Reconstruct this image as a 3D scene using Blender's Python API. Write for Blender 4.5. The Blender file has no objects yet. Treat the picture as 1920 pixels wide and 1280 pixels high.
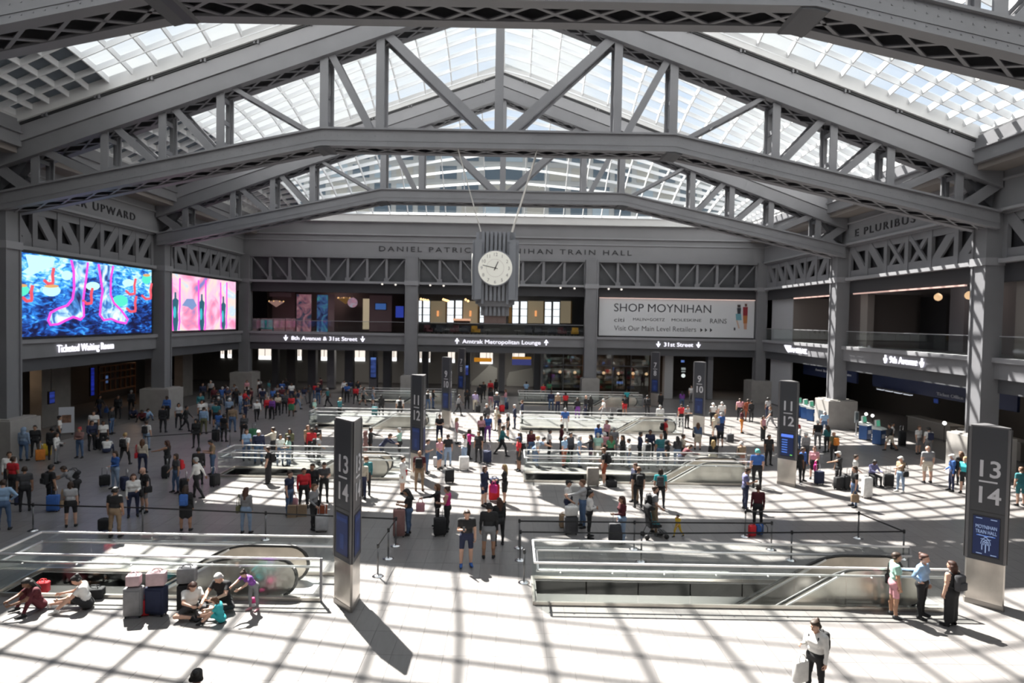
import bpy, math, random
import numpy as np
from mathutils import Matrix, Vector, Euler

SC = bpy.context.scene
COL = SC.collection
PI = math.pi

# ---------------------------------------------------------------- camera
H_EYE = 7.8
F_PX, CX, CY = 1280.0, 960.0, 640.0
CAM = np.array([0.84, 0.0, H_EYE])
YAW = math.atan((CX - 958.0) / F_PX)
PITCH = -math.atan((CY - 600.0) / F_PX)
ROLL = 0.0175
_f = np.array([math.sin(YAW) * math.cos(PITCH), math.cos(YAW) * math.cos(PITCH), math.sin(PITCH)])
_r = np.array([math.cos(YAW), -math.sin(YAW), 0.0])
_u = np.cross(_r, _f)
_r2 = math.cos(ROLL) * _r + math.sin(ROLL) * _u
_u2 = math.cos(ROLL) * _u - math.sin(ROLL) * _r
RM = np.stack([_r2, _u2, _f])
cam_d = bpy.data.cameras.new('camera')
cam_d.sensor_width = 36.0
cam_d.lens = 24.0
cam_d.clip_start, cam_d.clip_end = 0.1, 600
cam_d.dof.use_dof = True
cam_d.dof.focus_distance = 4.2
cam_d.dof.aperture_fstop = 3.3
cam_o = bpy.data.objects.new('camera', cam_d)
COL.objects.link(cam_o)
M4 = Matrix.Identity(4)
for i in range(3):
    M4[i][0], M4[i][1], M4[i][2], M4[i][3] = _r2[i], _u2[i], -_f[i], CAM[i]
cam_o.matrix_world = M4
SC.camera = cam_o

def ray(x, y):
    return np.array([(x - CX) / F_PX, -(y - CY) / F_PX, 1.0]) @ RM
def on_floor(x, y, z=0.0):
    d = ray(x, y); return CAM + d * ((z - CAM[2]) / d[2])
def at_y(x, y, Y):
    d = ray(x, y); return CAM + d * ((Y - CAM[1]) / d[1])
def at_x(x, y, X):
    d = ray(x, y); return CAM + d * ((X - CAM[0]) / d[0])

# ---------------------------------------------------------------- world, sun, exposure
SC.view_settings.view_transform = 'Standard'
SC.view_settings.look = 'None'
SC.view_settings.gamma = 1.0
SC.view_settings.use_curve_mapping = False
SC.view_settings.exposure = 0.0
SC.cycles.use_denoising = True
SC.cycles.max_bounces = 8
SC.cycles.diffuse_bounces = 4
SC.cycles.glossy_bounces = 3
SC.cycles.transparent_max_bounces = 16
SC.cycles.sample_clamp_indirect = 4.0
SC.cycles.caustics_reflective = False
SC.cycles.caustics_refractive = False
W = bpy.data.worlds.new('sky'); SC.world = W
W.use_nodes = True
nt = W.node_tree
bg = nt.nodes['Background']
tc = nt.nodes.new('ShaderNodeTexCoord')
nz = nt.nodes.new('ShaderNodeTexNoise'); nz.inputs['Scale'].default_value = 3.0; nz.inputs['Detail'].default_value = 6
rp = nt.nodes.new('ShaderNodeValToRGB')
rp.color_ramp.elements[0].position = 0.35; rp.color_ramp.elements[0].color = (0.62, 0.76, 0.98, 1)
rp.color_ramp.elements[1].position = 0.55; rp.color_ramp.elements[1].color = (0.98, 1.0, 1.0, 1)
nt.links.new(tc.outputs['Generated'], nz.inputs['Vector'])
nt.links.new(nz.outputs['Fac'], rp.inputs['Fac'])
nt.links.new(rp.outputs['Color'], bg.inputs['Color'])
bg.inputs['Strength'].default_value = 1.04
sun_d = bpy.data.lights.new('sun', 'SUN'); sun_d.energy = 27.0; sun_d.angle = 0.0093
sun_d.color = (1.0, 0.955, 0.90)
sun_o = bpy.data.objects.new('sun', sun_d); COL.objects.link(sun_o)
SUN = Vector((1.93, -3.12, -5.1)).normalized()
sun_o.rotation_euler = SUN.to_track_quat('-Z', 'Y').to_euler()
sun_o.location = (-20, 60, 60)

# ---------------------------------------------------------------- materials
MATS = {}
def mat(name, col, rough=0.5, metal=0.0, noise=0.0, nscale=4.0, emit=None, estr=1.0, spec=None, bump=0.0):
    if name in MATS: return MATS[name]
    m = bpy.data.materials.new(name); m.use_nodes = True
    n = m.node_tree.nodes; l = m.node_tree.links
    b = n['Principled BSDF']
    b.inputs['Base Color'].default_value = (*col, 1)
    b.inputs['Roughness'].default_value = rough
    b.inputs['Metallic'].default_value = metal
    if spec is not None: b.inputs['Specular IOR Level'].default_value = spec
    if noise or bump:
        t = n.new('ShaderNodeTexCoord'); z = n.new('ShaderNodeTexNoise')
        z.inputs['Scale'].default_value = nscale; z.inputs['Detail'].default_value = 4
        l.new(t.outputs['Object'], z.inputs['Vector'])
    if noise:
        r = n.new('ShaderNodeValToRGB')
        r.color_ramp.elements[0].color = (*[c * (1 - noise) for c in col], 1)
        r.color_ramp.elements[1].color = (*[min(1, c * (1 + noise)) for c in col], 1)
        r.color_ramp.elements[0].position = .3; r.color_ramp.elements[1].position = .7
        l.new(z.outputs['Fac'], r.inputs['Fac']); l.new(r.outputs['Color'], b.inputs['Base Color'])
    if bump:
        bp = n.new('ShaderNodeBump'); bp.inputs['Strength'].default_value = bump; bp.inputs['Distance'].default_value = 0.01
        l.new(z.outputs['Fac'], bp.inputs['Height']); l.new(bp.outputs['Normal'], b.inputs['Normal'])
    if emit is not None:
        b.inputs['Emission Color'].default_value = (*emit, 1)
        b.inputs['Emission Strength'].default_value = estr
    MATS[name] = m
    return m

def glass_mat(name, tint, gloss=0.07, rough=0.03):
    m = bpy.data.materials.new(name); m.use_nodes = True
    n = m.node_tree.nodes; l = m.node_tree.links
    n.clear()
    o = n.new('ShaderNodeOutputMaterial'); mx = n.new('ShaderNodeMixShader')
    t = n.new('ShaderNodeBsdfTransparent'); g = n.new('ShaderNodeBsdfGlossy')
    t.inputs['Color'].default_value = (*tint, 1); g.inputs['Roughness'].default_value = rough
    g.inputs['Color'].default_value = (.95, 1, .98, 1)
    fr = n.new('ShaderNodeLayerWeight'); fr.inputs['Blend'].default_value = .5      # 'Facing' is the same from both sides of a pane
    pw = n.new('ShaderNodeMath'); pw.operation = 'POWER'; pw.inputs[1].default_value = 4.0
    ad = n.new('ShaderNodeMath'); ad.operation = 'MULTIPLY_ADD'; ad.inputs[1].default_value = .5; ad.inputs[2].default_value = gloss; ad.use_clamp = True
    l.new(fr.outputs['Facing'], pw.inputs[0]); l.new(pw.outputs[0], ad.inputs[0]); l.new(ad.outputs[0], mx.inputs[0])
    l.new(t.outputs[0], mx.inputs[1]); l.new(g.outputs[0], mx.inputs[2]); l.new(mx.outputs[0], o.inputs[0])
    MATS[name] = m
    return m

STEEL = mat('grey_steel_paint', (.19, .19, .203), .45, noise=.06, nscale=.8)
STEEL2 = mat('light_grey_steel_paint', (.27, .27, .285), .5, noise=.04, nscale=.6)
FRIEZE = mat('grey_frieze_panel', (.21, .21, .223), .6, noise=.04, nscale=.5)
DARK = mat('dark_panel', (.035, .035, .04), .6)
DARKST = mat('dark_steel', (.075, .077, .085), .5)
SOFFIT = mat('brown_grey_soffit', (.19, .17, .158), .8)
FINW = mat('white_mullion_paint', (.78, .79, .80), .5)
CURB = mat('pale_curb_panel', (.62, .62, .62), .6)
GUTTER = mat('black_gutter', (.03, .032, .035), .5)
PLINTH = mat('warm_grey_stone', (.31, .295, .28), .6, noise=.08, nscale=2)
FLOORB = mat('floor_joint', (.12, .112, .11), .7)
GLASS = glass_mat('clear_glass', (.955, .975, .97), .04)
SPAND = mat('smoked_roof_panel', (.11, .135, .165), .25)
GLASSB = glass_mat('balustrade_glass', (.955, .972, .966), .035)
GLASSD = glass_mat('tinted_shop_glass', (.62, .65, .66), .05)
STAIN = mat('brushed_stainless', (.62, .58, .53), .28, .9, noise=.08, nscale=3)
RAIL = mat('polished_rail', (.86, .86, .86), .35, .55)
CHROME = mat('chrome', (.75, .75, .76), .15, 1.0)
BLACK = mat('black_plastic', (.018, .018, .02), .45)
RUBBER = mat('black_rubber', (.025, .024, .024), .5)
WHITE = mat('white_plastic', (.78, .78, .78), .4)
LETTER = mat('bronze_letters', (.03, .03, .035), .5)
LIT = mat('lit_white_letters', (.9, .9, .95), .4, emit=(.92, .9, 1.0), estr=1.25)
PYL = mat('pylon_charcoal', (.055, .057, .065), .35)
PYLEDGE = mat('pylon_edge_grey', (.17, .165, .17), .35, .3)

# ---------------------------------------------------------------- object helpers
def link(o, parent=None):
    COL.objects.link(o)
    if parent is not None: o.parent = parent
    return o
def tag(o, label=None, cat=None, group=None, kind=None):
    if label: o['label'] = label
    if cat: o['category'] = cat
    if group: o['group'] = group
    if kind: o['kind'] = kind
    return o
def empty(name, loc=(0, 0, 0), rz=0, label=None, cat=None, group=None, kind=None, parent=None):
    o = bpy.data.objects.new(name, None); o.empty_display_size = .2
    o.location = loc; o.rotation_euler = (0, 0, rz)
    link(o, parent); tag(o, label, cat, group, kind)
    return o
def wloc(o):
    v = Vector((0, 0, 0))
    while o is not None:
        v += o.location; o = o.parent
    return v

class MB:
    """collects simple solids, then links them as ONE mesh object"""
    def __init__(s): s.v = []; s.f = []; s.m = []; s.cm = 0
    def add(s, vs, fs):
        b = len(s.v); s.v += [tuple(map(float, p)) for p in vs]
        for f in fs: s.f.append([i + b for i in f]); s.m.append(s.cm)
        return s
    def box(s, x0, x1, y0, y1, z0, z1):
        return s.add([(x0, y0, z0), (x1, y0, z0), (x1, y1, z0), (x0, y1, z0), (x0, y0, z1), (x1, y0, z1), (x1, y1, z1), (x0, y1, z1)],
                     [(0, 3, 2, 1), (4, 5, 6, 7), (0, 1, 5, 4), (1, 2, 6, 5), (2, 3, 7, 6), (3, 0, 4, 7)])
    def cbox(s, c, d):
        return s.box(c[0] - d[0] / 2, c[0] + d[0] / 2, c[1] - d[1] / 2, c[1] + d[1] / 2, c[2] - d[2] / 2, c[2] + d[2] / 2)
    def beam(s, p, q, w, h, up=(0, 0, 1)):
        """box from p to q; h along up-ish, w sideways"""
        p = Vector(p); q = Vector(q); d = (q - p).normalized()
        u = Vector(up); sd = d.cross(u)
        if sd.length < 1e-4: sd = d.cross(Vector((0, 1, 0)))
        sd.normalize(); u = sd.cross(d).normalized()
        a = sd * w / 2; b = u * h / 2
        return s.add([p - a - b, p + a - b, p + a + b, p - a + b, q - a - b, q + a - b, q + a + b, q - a + b],
                     [(3, 2, 1, 0), (4, 5, 6, 7), (0, 1, 5, 4), (1, 2, 6, 5), (2, 3, 7, 6), (3, 0, 4, 7)])
    def tube(s, p, q, r, n=10, r2=None):
        p = Vector(p); q = Vector(q); d = (q - p).normalized(); r2 = r if r2 is None else r2
        a = d.orthogonal().normalized(); b = d.cross(a)
        vs = []
        for k in range(n):
            t = 2 * PI * k / n; e = a * math.cos(t) + b * math.sin(t)
            vs += [p + e * r, q + e * r2]
        fs = [(2 * k, 2 * ((k + 1) % n), 2 * ((k + 1) % n) + 1, 2 * k + 1) for k in range(n)]
        fs += [tuple(2 * k for k in range(n))[::-1], tuple(2 * k + 1 for k in range(n))]
        return s.add(vs, fs)
    def lathe(s, c, prof, n=16):
        c = Vector(c); vs = []; fs = []; m = len(prof)
        for k in range(n):
            t = 2 * PI * k / n
            vs += [(c.x + r * math.cos(t), c.y + r * math.sin(t), c.z + z) for r, z in prof]
        for k in range(n):
            a = k * m; b = ((k + 1) % n) * m
            for j in range(m - 1): fs.append((a + j, b + j, b + j + 1, a + j + 1))
        fs.append(tuple(k * m for k in range(n))[::-1]); fs.append(tuple(k * m + m - 1 for k in range(n)))
        return s.add(vs, fs)
    def prism(s, poly, axis, a, b):
        """poly: 2D points in the two other axes, extruded a..b along axis"""
        def P(u, w, t):
            return {'x': (t, u, w), 'y': (u, t, w), 'z': (u, w, t)}[axis]
        n = len(poly)
        vs = [P(u, w, a) for u, w in poly] + [P(u, w, b) for u, w in poly]
        fs = [tuple(range(n)), tuple(range(2 * n - 1, n - 1, -1))]
        fs += [(i, i + n, (i + 1) % n + n, (i + 1) % n) for i in range(n)]
        return s.add(vs, fs)
    def sweep(s, pts, r, n=8, flat=None):
        """tube along a polyline"""
        pts = [Vector(p) for p in pts]; vs = []; fs = []; prev = None
        for i, p in enumerate(pts):
            d = (pts[min(i + 1, len(pts) - 1)] - pts[max(i - 1, 0)]).normalized()
            a = (prev - d * prev.dot(d)).normalized() if prev is not None and (prev - d * prev.dot(d)).length > 1e-4 else d.orthogonal().normalized()
            prev = a; b = d.cross(a)
            vs += [p + (a * math.cos(2 * PI * k / n) + b * math.sin(2 * PI * k / n)) * r for k in range(n)]
        for i in range(len(pts) - 1):
            for k in range(n):
                fs.append((i * n + k, i * n + (k + 1) % n, (i + 1) * n + (k + 1) % n, (i + 1) * n + k))
        fs.append(tuple(range(n))[::-1]); fs.append(tuple(range((len(pts) - 1) * n, len(pts) * n)))
        return s.add(vs, fs)
    def mesh(s, name, mats=None, smooth=False, off=(0, 0, 0)):
        me = bpy.data.meshes.new(name)
        me.from_pydata([(a - off[0], b - off[1], c - off[2]) for a, b, c in s.v], [], s.f)
        for m in (mats if isinstance(mats, (list, tuple)) else [mats]):
            if m: me.materials.append(m)
        if isinstance(mats, (list, tuple)) and len(mats) > 1:
            me.polygons.foreach_set('material_index', s.m)
        import bmesh
        bm = bmesh.new(); bm.from_mesh(me); bmesh.ops.recalc_face_normals(bm, faces=bm.faces); bm.to_mesh(me); bm.free()
        if smooth: me.polygons.foreach_set('use_smooth', [True] * len(me.polygons))
        me.update()
        return me
    def build(s, name, mats, parent=None, label=None, cat=None, group=None, kind=None, smooth=False, world=True):
        """world=True: vertices are world coordinates; shifted into the parent's frame"""
        off = (0, 0, 0)
        if parent is not None and world: off = wloc(parent)
        o = bpy.data.objects.new(name, s.mesh(name, mats, smooth, off))
        link(o, parent); tag(o, label, cat, group, kind)
        return o
    def thing(s, name, mats, label, cat, base=None, group=None, kind=None, smooth=False):
        """a one-mesh thing whose origin is put at its base"""
        a = np.array(s.v); lo = a.min(0); hi = a.max(0)
        base = base or ((lo[0] + hi[0]) / 2, (lo[1] + hi[1]) / 2, lo[2])
        o = bpy.data.objects.new(name, s.mesh(name, mats, smooth, base)); o.location = base
        link(o); tag(o, label, cat, group, kind)
        return o

def text_mesh(body, height, extrude=.03, width=None, spacing=1.0, align='CENTER', bold=0.0):
    cu = bpy.data.curves.new('txt', 'FONT'); cu.body = body; cu.align_x = align; cu.align_y = 'BOTTOM_BASELINE'
    cu.extrude = extrude; cu.space_character = spacing; cu.size = 1.0; cu.offset = bold; cu.resolution_u = 3
    o = bpy.data.objects.new('txt', cu)
    me = bpy.data.meshes.new_from_object(o)
    bpy.data.objects.remove(o); bpy.data.curves.remove(cu)
    co = np.zeros(len(me.vertices) * 3); me.vertices.foreach_get('co', co); co = co.reshape(-1, 3)
    h0 = .70
    s = height / h0; sx = s
    if width: sx = width / (co[:, 0].max() - co[:, 0].min())
    co[:, 0] *= sx; co[:, 1] *= s
    me.vertices.foreach_set('co', co.ravel()); me.materials.clear(); me.update()
    return me
def text_obj(name, body, height, m, loc, rz=0, parent=None, extrude=.03, width=None, spacing=1.0, label=None, cat=None, align='CENTER', bold=0.0, group=None):
    me = text_mesh(body, height, extrude, width, spacing, align, bold); me.name = name; me.materials.append(m)
    o = bpy.data.objects.new(name, me)
    o.rotation_euler = (PI / 2, 0, rz)
    o.location = Vector(loc) - (wloc(parent) if parent is not None else Vector((0, 0, 0)))
    link(o, parent); tag(o, label, cat, group)
    return o
def copy_tree(o, parent=None):
    c = o.copy(); COL.objects.link(c)
    if parent is not None: c.parent = parent
    for ch in list(o.children): copy_tree(ch, c)
    return c
# ================================================================ SETTING
WX = 26.2
YT = [20.0, 36.3, 52.6]
YF = 68.9
ROWS = [(18.5, 20.4), (32.75, 34.75), (47.6, 49.6), (62.4, 64.4)]     # escalator wells, front / back glass
WELLX = [(-13.2, -4.25), (1.6, 13.0)]
HOLEX = [(-13.1, -6.8), (1.7, 10.8)]
HOLES = [(x0, x1, y0 + .12, y1 - .12) for (y0, y1) in ROWS for (x0, x1) in HOLEX]

def subtract(rects, hole):
    out = []
    hx0, hx1, hy0, hy1 = hole
    for (a, b, c, d) in rects:
        if b <= hx0 or a >= hx1 or d <= hy0 or c >= hy1: out.append((a, b, c, d)); continue
        if a < hx0: out.append((a, hx0, c, d))
        if b > hx1: out.append((hx1, b, c, d))
        m0, m1 = max(a, hx0), min(b, hx1)
        if c < hy0: out.append((m0, m1, c, hy0))
        if d > hy1: out.append((m0, m1, hy1, d))
    return out

def tile_material():
    m = bpy.data.materials.new('warm_grey_marble'); m.use_nodes = True
    n = m.node_tree.nodes; l = m.node_tree.links; b = n['Principled BSDF']
    g = n.new('ShaderNodeNewGeometry')
    dv = n.new('ShaderNodeVectorMath'); dv.operation = 'DIVIDE'; dv.inputs[1].default_value = (.6, 1.2, 50)
    fl = n.new('ShaderNodeVectorMath'); fl.operation = 'FLOOR'
    wn = n.new('ShaderNodeTexWhiteNoise')
    l.new(g.outputs['Position'], dv.inputs[0]); l.new(dv.outputs[0], fl.inputs[0]); l.new(fl.outputs[0], wn.inputs['Vector'])
    mp = n.new('ShaderNodeMapping'); mp.inputs['Scale'].default_value = (9, 1.2, 1)
    nz = n.new('ShaderNodeTexNoise'); nz.inputs['Scale'].default_value = 1.3; nz.inputs['Detail'].default_value = 5
    l.new(g.outputs['Position'], mp.inputs['Vector']); l.new(mp.outputs[0], nz.inputs['Vector'])
    ad = n.new('ShaderNodeMath'); ad.operation = 'MULTIPLY_ADD'; ad.inputs[1].default_value = .35; ad.inputs[2].default_value = .0
    l.new(wn.outputs['Value'], ad.inputs[0])
    a2 = n.new('ShaderNodeMath'); a2.operation = 'ADD'; l.new(ad.outputs[0], a2.inputs[0]); l.new(nz.outputs['Fac'], a2.inputs[1])
    r = n.new('ShaderNodeValToRGB')
    r.color_ramp.elements[0].position = .25; r.color_ramp.elements[0].color = (.175, .163, .160, 1)
    r.color_ramp.elements[1].position = 1.0; r.color_ramp.elements[1].color = (.225, .213, .207, 1)
    l.new(a2.outputs[0], r.inputs['Fac']); l.new(r.outputs['Color'], b.inputs['Base Color'])
    b.inputs['Roughness'].default_value = .33
    b.inputs['Specular IOR Level'].default_value = .45
    return m
MARBLE = tile_material()

# ---- floor
fl = empty('floor', (0, 0, 0), label='pale warm grey marble floor of the train hall', kind='structure')
rects = [(-40, 40, -6, 90)]
for h in HOLES: rects = subtract(rects, h)
m = MB()
for a, b, c, d in rects: m.box(a, b, c, d, -.4, -.010)
m.build('floor_base', FLOORB, fl)
TX, TY = .6, 1.2
cand, rest = [], []
for i in range(-44, 44):
    for j in range(8, 58):
        r0 = (i * TX + .004, (i + 1) * TX - .004, j * TY + .004, (j + 1) * TY - .004)
        rr = [r0]
        for h in HOLES: rr = subtract(rr, h)
        if len(rr) == 1 and rr[0] == r0:
            c = np.array([(r0[0] + r0[1]) / 2, (r0[2] + r0[3]) / 2, 0])
            q = (c - CAM) @ RM.T
            px, py = CX + F_PX * q[0] / q[2], CY - F_PX * q[1] / q[2]
            if 0 < px < 1920 and py < 1280: cand.append((q[2], r0)); continue
        rest += rr
cand.sort(key=lambda t: t[0])
tm = MB(); tm.box(-TX / 2 + .004, TX / 2 - .004, -TY / 2 + .004, TY / 2 - .004, -.03, 0)
tme = tm.mesh('floor_tile', MARBLE)
for k, (_, r0) in enumerate(cand[:300]):
    o = bpy.data.objects.new('tile', tme); o.location = ((r0[0] + r0[1]) / 2, (r0[2] + r0[3]) / 2, 0); link(o, fl)
m = MB()
for a, b, c, d in [r for _, r in cand[300:]] + rest: m.box(a, b, c, d, -.03, 0)
m.build('tile_field', MARBLE, fl, kind='stuff')

# ---- wells below the floor
for k, (y0, y1) in enumerate(ROWS):
    for (x0, x1) in HOLEX:
        m = MB()
        m.box(x0 - .15, x0, y0 - .03, y1 + .03, -5.2, -.011); m.box(x1, x1 + .15, y0 - .03, y1 + .03, -5.2, -.011)
        m.box(x0, x1, y0 - .03, y0 + .12, -5.2, -.011); m.box(x0, x1, y1 - .12, y1 + .03, -5.2, -.011)
        m.box(x0 - .15, x1 + .15, y0 - .03, y1 + .03, -5.4, -5.2)
        m.build('well_lining', mat('well_plaster', (.62, .62, .60), .6), fl)
        m = MB(); m.box(x0 + .2, x1 - .2, y0 + .12, y0 + .15, -.42, -.32); m.build('well_light', mat('well_led', (.9, .9, .9), .5, emit=(1, .97, .92), estr=9.0), fl)  # hidden glowing strip added to brighten the well

# ---- end wall opposite the camera, side walls, near wall
def wall(name, label): return empty(name, (0, 0, 0), label=label, kind='structure')
wf = wall('wall_far', 'grey panelled end wall with frieze, mezzanine openings and fascia')
def room(name, label, mt, *b):
    m = MB(); m.box(*b); return m.thing(name, mt, label, None, kind='structure')
def far_box(n, mt, *b): m = MB(); m.box(*b); return m.build(n, mt, wf)
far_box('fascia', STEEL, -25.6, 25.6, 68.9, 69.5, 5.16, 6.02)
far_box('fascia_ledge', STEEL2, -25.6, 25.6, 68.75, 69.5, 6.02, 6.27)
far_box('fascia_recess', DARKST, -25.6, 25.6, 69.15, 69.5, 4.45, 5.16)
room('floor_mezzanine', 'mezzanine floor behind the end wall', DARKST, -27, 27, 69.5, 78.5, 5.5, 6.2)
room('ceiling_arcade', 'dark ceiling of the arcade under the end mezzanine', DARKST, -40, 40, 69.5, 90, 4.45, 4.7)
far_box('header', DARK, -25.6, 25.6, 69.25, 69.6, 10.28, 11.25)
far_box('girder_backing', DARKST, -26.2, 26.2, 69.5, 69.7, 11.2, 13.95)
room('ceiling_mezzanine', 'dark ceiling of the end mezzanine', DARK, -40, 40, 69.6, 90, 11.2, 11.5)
far_box('frieze', FRIEZE, -26.2, 26.2, 68.9, 69.7, 13.95, 15.45)
far_box('moulding', STEEL2, -26.2, 26.2, 68.78, 69.7, 15.45, 15.56)
far_box('upper_frieze', FRIEZE, -26.2, 26.2, 68.86, 69.7, 15.56, 16.05)
far_box('cornice', STEEL2, -26.2, 26.2, 68.6, 69.7, 16.05, 16.18)
far_box('parapet', FRIEZE, -26.2, 26.2, 68.7, 69.7, 16.18, 17.36)
far_box('curb', CURB, -25, 25, 68.15, 69.7, 17.36, 18.3)
room('wall_rear', 'plain rear wall behind the end arcade', mat('rear_plaster', (.30, .29, .28), .7), -40, 40, 89.5, 90, -.4, 11.5)
SW = {}
for s, nm in ((-1, 'wall_left'), (1, 'wall_right')):
    w = wall(nm, 'grey side wall with frieze over mezzanine and arcade, %s side' % ('screens' if s < 0 else 'ticket counter'))
    SW[s] = w
    def sb(n, mt, xa, xb, y0, y1, z0, z1):
        m = MB(); m.box(min(s * xa, s * xb), max(s * xa, s * xb), y0, y1, z0, z1); return m.build(n, mt, w)
    sb('fascia', STEEL, 26.2, 26.8, .6, 68.9, 5.16, 6.02)
    sb('fascia_ledge', STEEL2, 26.05, 26.8, .6, 68.9, 6.02, 6.27)
    sb('fascia_recess', DARKST, 26.45, 26.8, .6, 68.9, 4.42, 5.16)
    sd_ = 'screens' if s < 0 else 'ticketing'
    def sroom(n, lb, mt, xa, xb, y0, y1, z0, z1): room(n, lb + ' on the %s side' % sd_, mt, min(s * xa, s * xb), max(s * xa, s * xb), y0, y1, z0, z1)
    sroom('floor_mezzanine', 'mezzanine floor', DARKST, 26.8, 38, -6, 78.5, 5.5, 6.2)
    sroom('ceiling_arcade', 'dark arcade ceiling', DARKST, 26.8, 40, -6, 69.5, 4.42, 4.7)
    sb('header', DARK, 26.55, 26.9, .6, 68.9, 10.25, 11.25)
    sb('girder_backing', DARK, 26.8, 27.0, .6, 68.9, 11.2, 13.95)
    sroom('ceiling_mezzanine', 'dark mezzanine ceiling', DARKST, 26.9, 40, -6, 69.6, 11.2, 11.5)
    sb('frieze', FRIEZE, 26.2, 27.0, .6, 68.9, 13.95, 15.45)
    sb('moulding', STEEL2, 26.05, 27.0, .6, 68.9, 15.45, 15.55)
    sb('upper_frieze', FRIEZE, 26.15, 27.0, .6, 68.9, 15.55, 15.95)
    sb('flange_moulding', STEEL2, 26.0, 27.0, .6, 68.9, 13.88, 14.02)
    sroom('wall_rear', 'dark rear wall', mat('rear_dark', (.06, .055, .05), .7), 39.5, 40, -6, 90, -.4, 11.5)
wn_ = wall('wall_near', 'grey end wall behind the viewing balcony')
m = MB(); m.box(-27, 27, 3.4, 3.7, 11.2, 19.0); m.build('upper_wall', FRIEZE, wn_)
room('floor_balcony', 'plain floor of the viewing balcony', DARKST, -26.7, 26.7, -6, .55, 5.5, 6.2)
room('wall_rear_balcony', 'rear wall of the viewing balcony', FRIEZE, -40, 40, -6.4, -6, -.4, 11.5)
room('ceiling_balcony', 'ceiling of the viewing balcony', FRIEZE, -26.8, 26.8, -6, 3.4, 11.2, 11.5)
ce = empty('ceiling', (0, 0, 0), label='brown grey eaves soffit and eave beams around the skylights', kind='structure')
for s in (-1, 1):
    m = MB(); m.box(min(s * 24.75, s * 27), max(s * 24.75, s * 27), .6, 69.7, 15.95, 16.3); m.build('soffit', SOFFIT, ce)
    m = MB(); m.box(min(s * 24.5, s * 24.85), max(s * 24.5, s * 24.85), 3.7, 68.9, 16.25, 17.62)
    m.box(min(s * 24.35, s * 24.85), max(s * 24.35, s * 24.85), 3.7, 68.9, 16.9, 17.0); m.build('eave_beam', STEEL, ce)
    m = MB(); m.box(min(s * 24.62, s * 25.4), max(s * 24.62, s * 25.4), 3.7, 68.9, 17.62, 18.05); m.build('eave_curb', CURB, ce)
m = MB(); m.box(-27, 27, 3.2, 4.7, 18.0, 19.2); m.build('near_curb', CURB, ce)

# ---- columns
def column(x, y, axis, label, wide=1.1, top=13.95):
    c = empty('column', (x, y, 0), label=label, cat='column', group='steel columns of the hall')
    m = MB(); h = wide / 2
    if axis == 'x':   # face towards +-X
        m.box(-.42, .42, -h + .1, h - .1, 0, top); m.box(-.5, .5, -h, -h + .12, 0, top); m.box(-.5, .5, h - .12, h, 0, top)
    else:
        m.box(-h + .1, h - .1, -.42, .42, 0, top); m.box(-h, -h + .12, -.5, .5, 0, top); m.box(h - .12, h, -.5, .5, 0, top)
    m.build('shaft', STEEL, c, world=False)
    m = MB()
    if axis == 'x': m.box(-1.1, 1.1, -1.15, 1.15, 0, 2.1); m.box(-.95, .95, -1.0, 1.0, 2.1, 2.16)
    else: m.box(-.88, .88, -1.15, .8, 0, 2.06); m.box(-.78, .78, -1.0, .7, 2.06, 2.12)
    m.build('plinth', PLINTH, c, world=False)
    m = MB()
    if axis == 'x': m.box(-.55, .55, -h - .05, h + .05, 11.1, 11.5)
    else: m.box(-h - .08, h + .08, -.55, .5, 11.1, 11.55)
    m.build('splice_plate', STEEL2, c, world=False)
    return c
for s, nm in ((-1, 'screens'), (1, 'ticketing')):
    for y, w in ((20.0, 'beside the nearest roof truss'), (36.3, 'under the middle roof truss'), (52.6, 'under the farthest roof truss')):
        column(s * 26.05, y, 'x', 'grey steel column with stone plinth on %s side wall %s' % (nm, w), 1.15, 13.9)
    column(s * 26.0, 69.0, 'x', 'grey steel corner column where %s wall meets end wall' % nm, 1.0, 13.95)
column(-9.2, 68.85, 'y', 'grey steel column with stone plinth between 8th Avenue and lounge signs', 1.25)
column(8.85, 68.85, 'y', 'grey steel column with stone plinth between lounge and white banner', 1.25)

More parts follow.
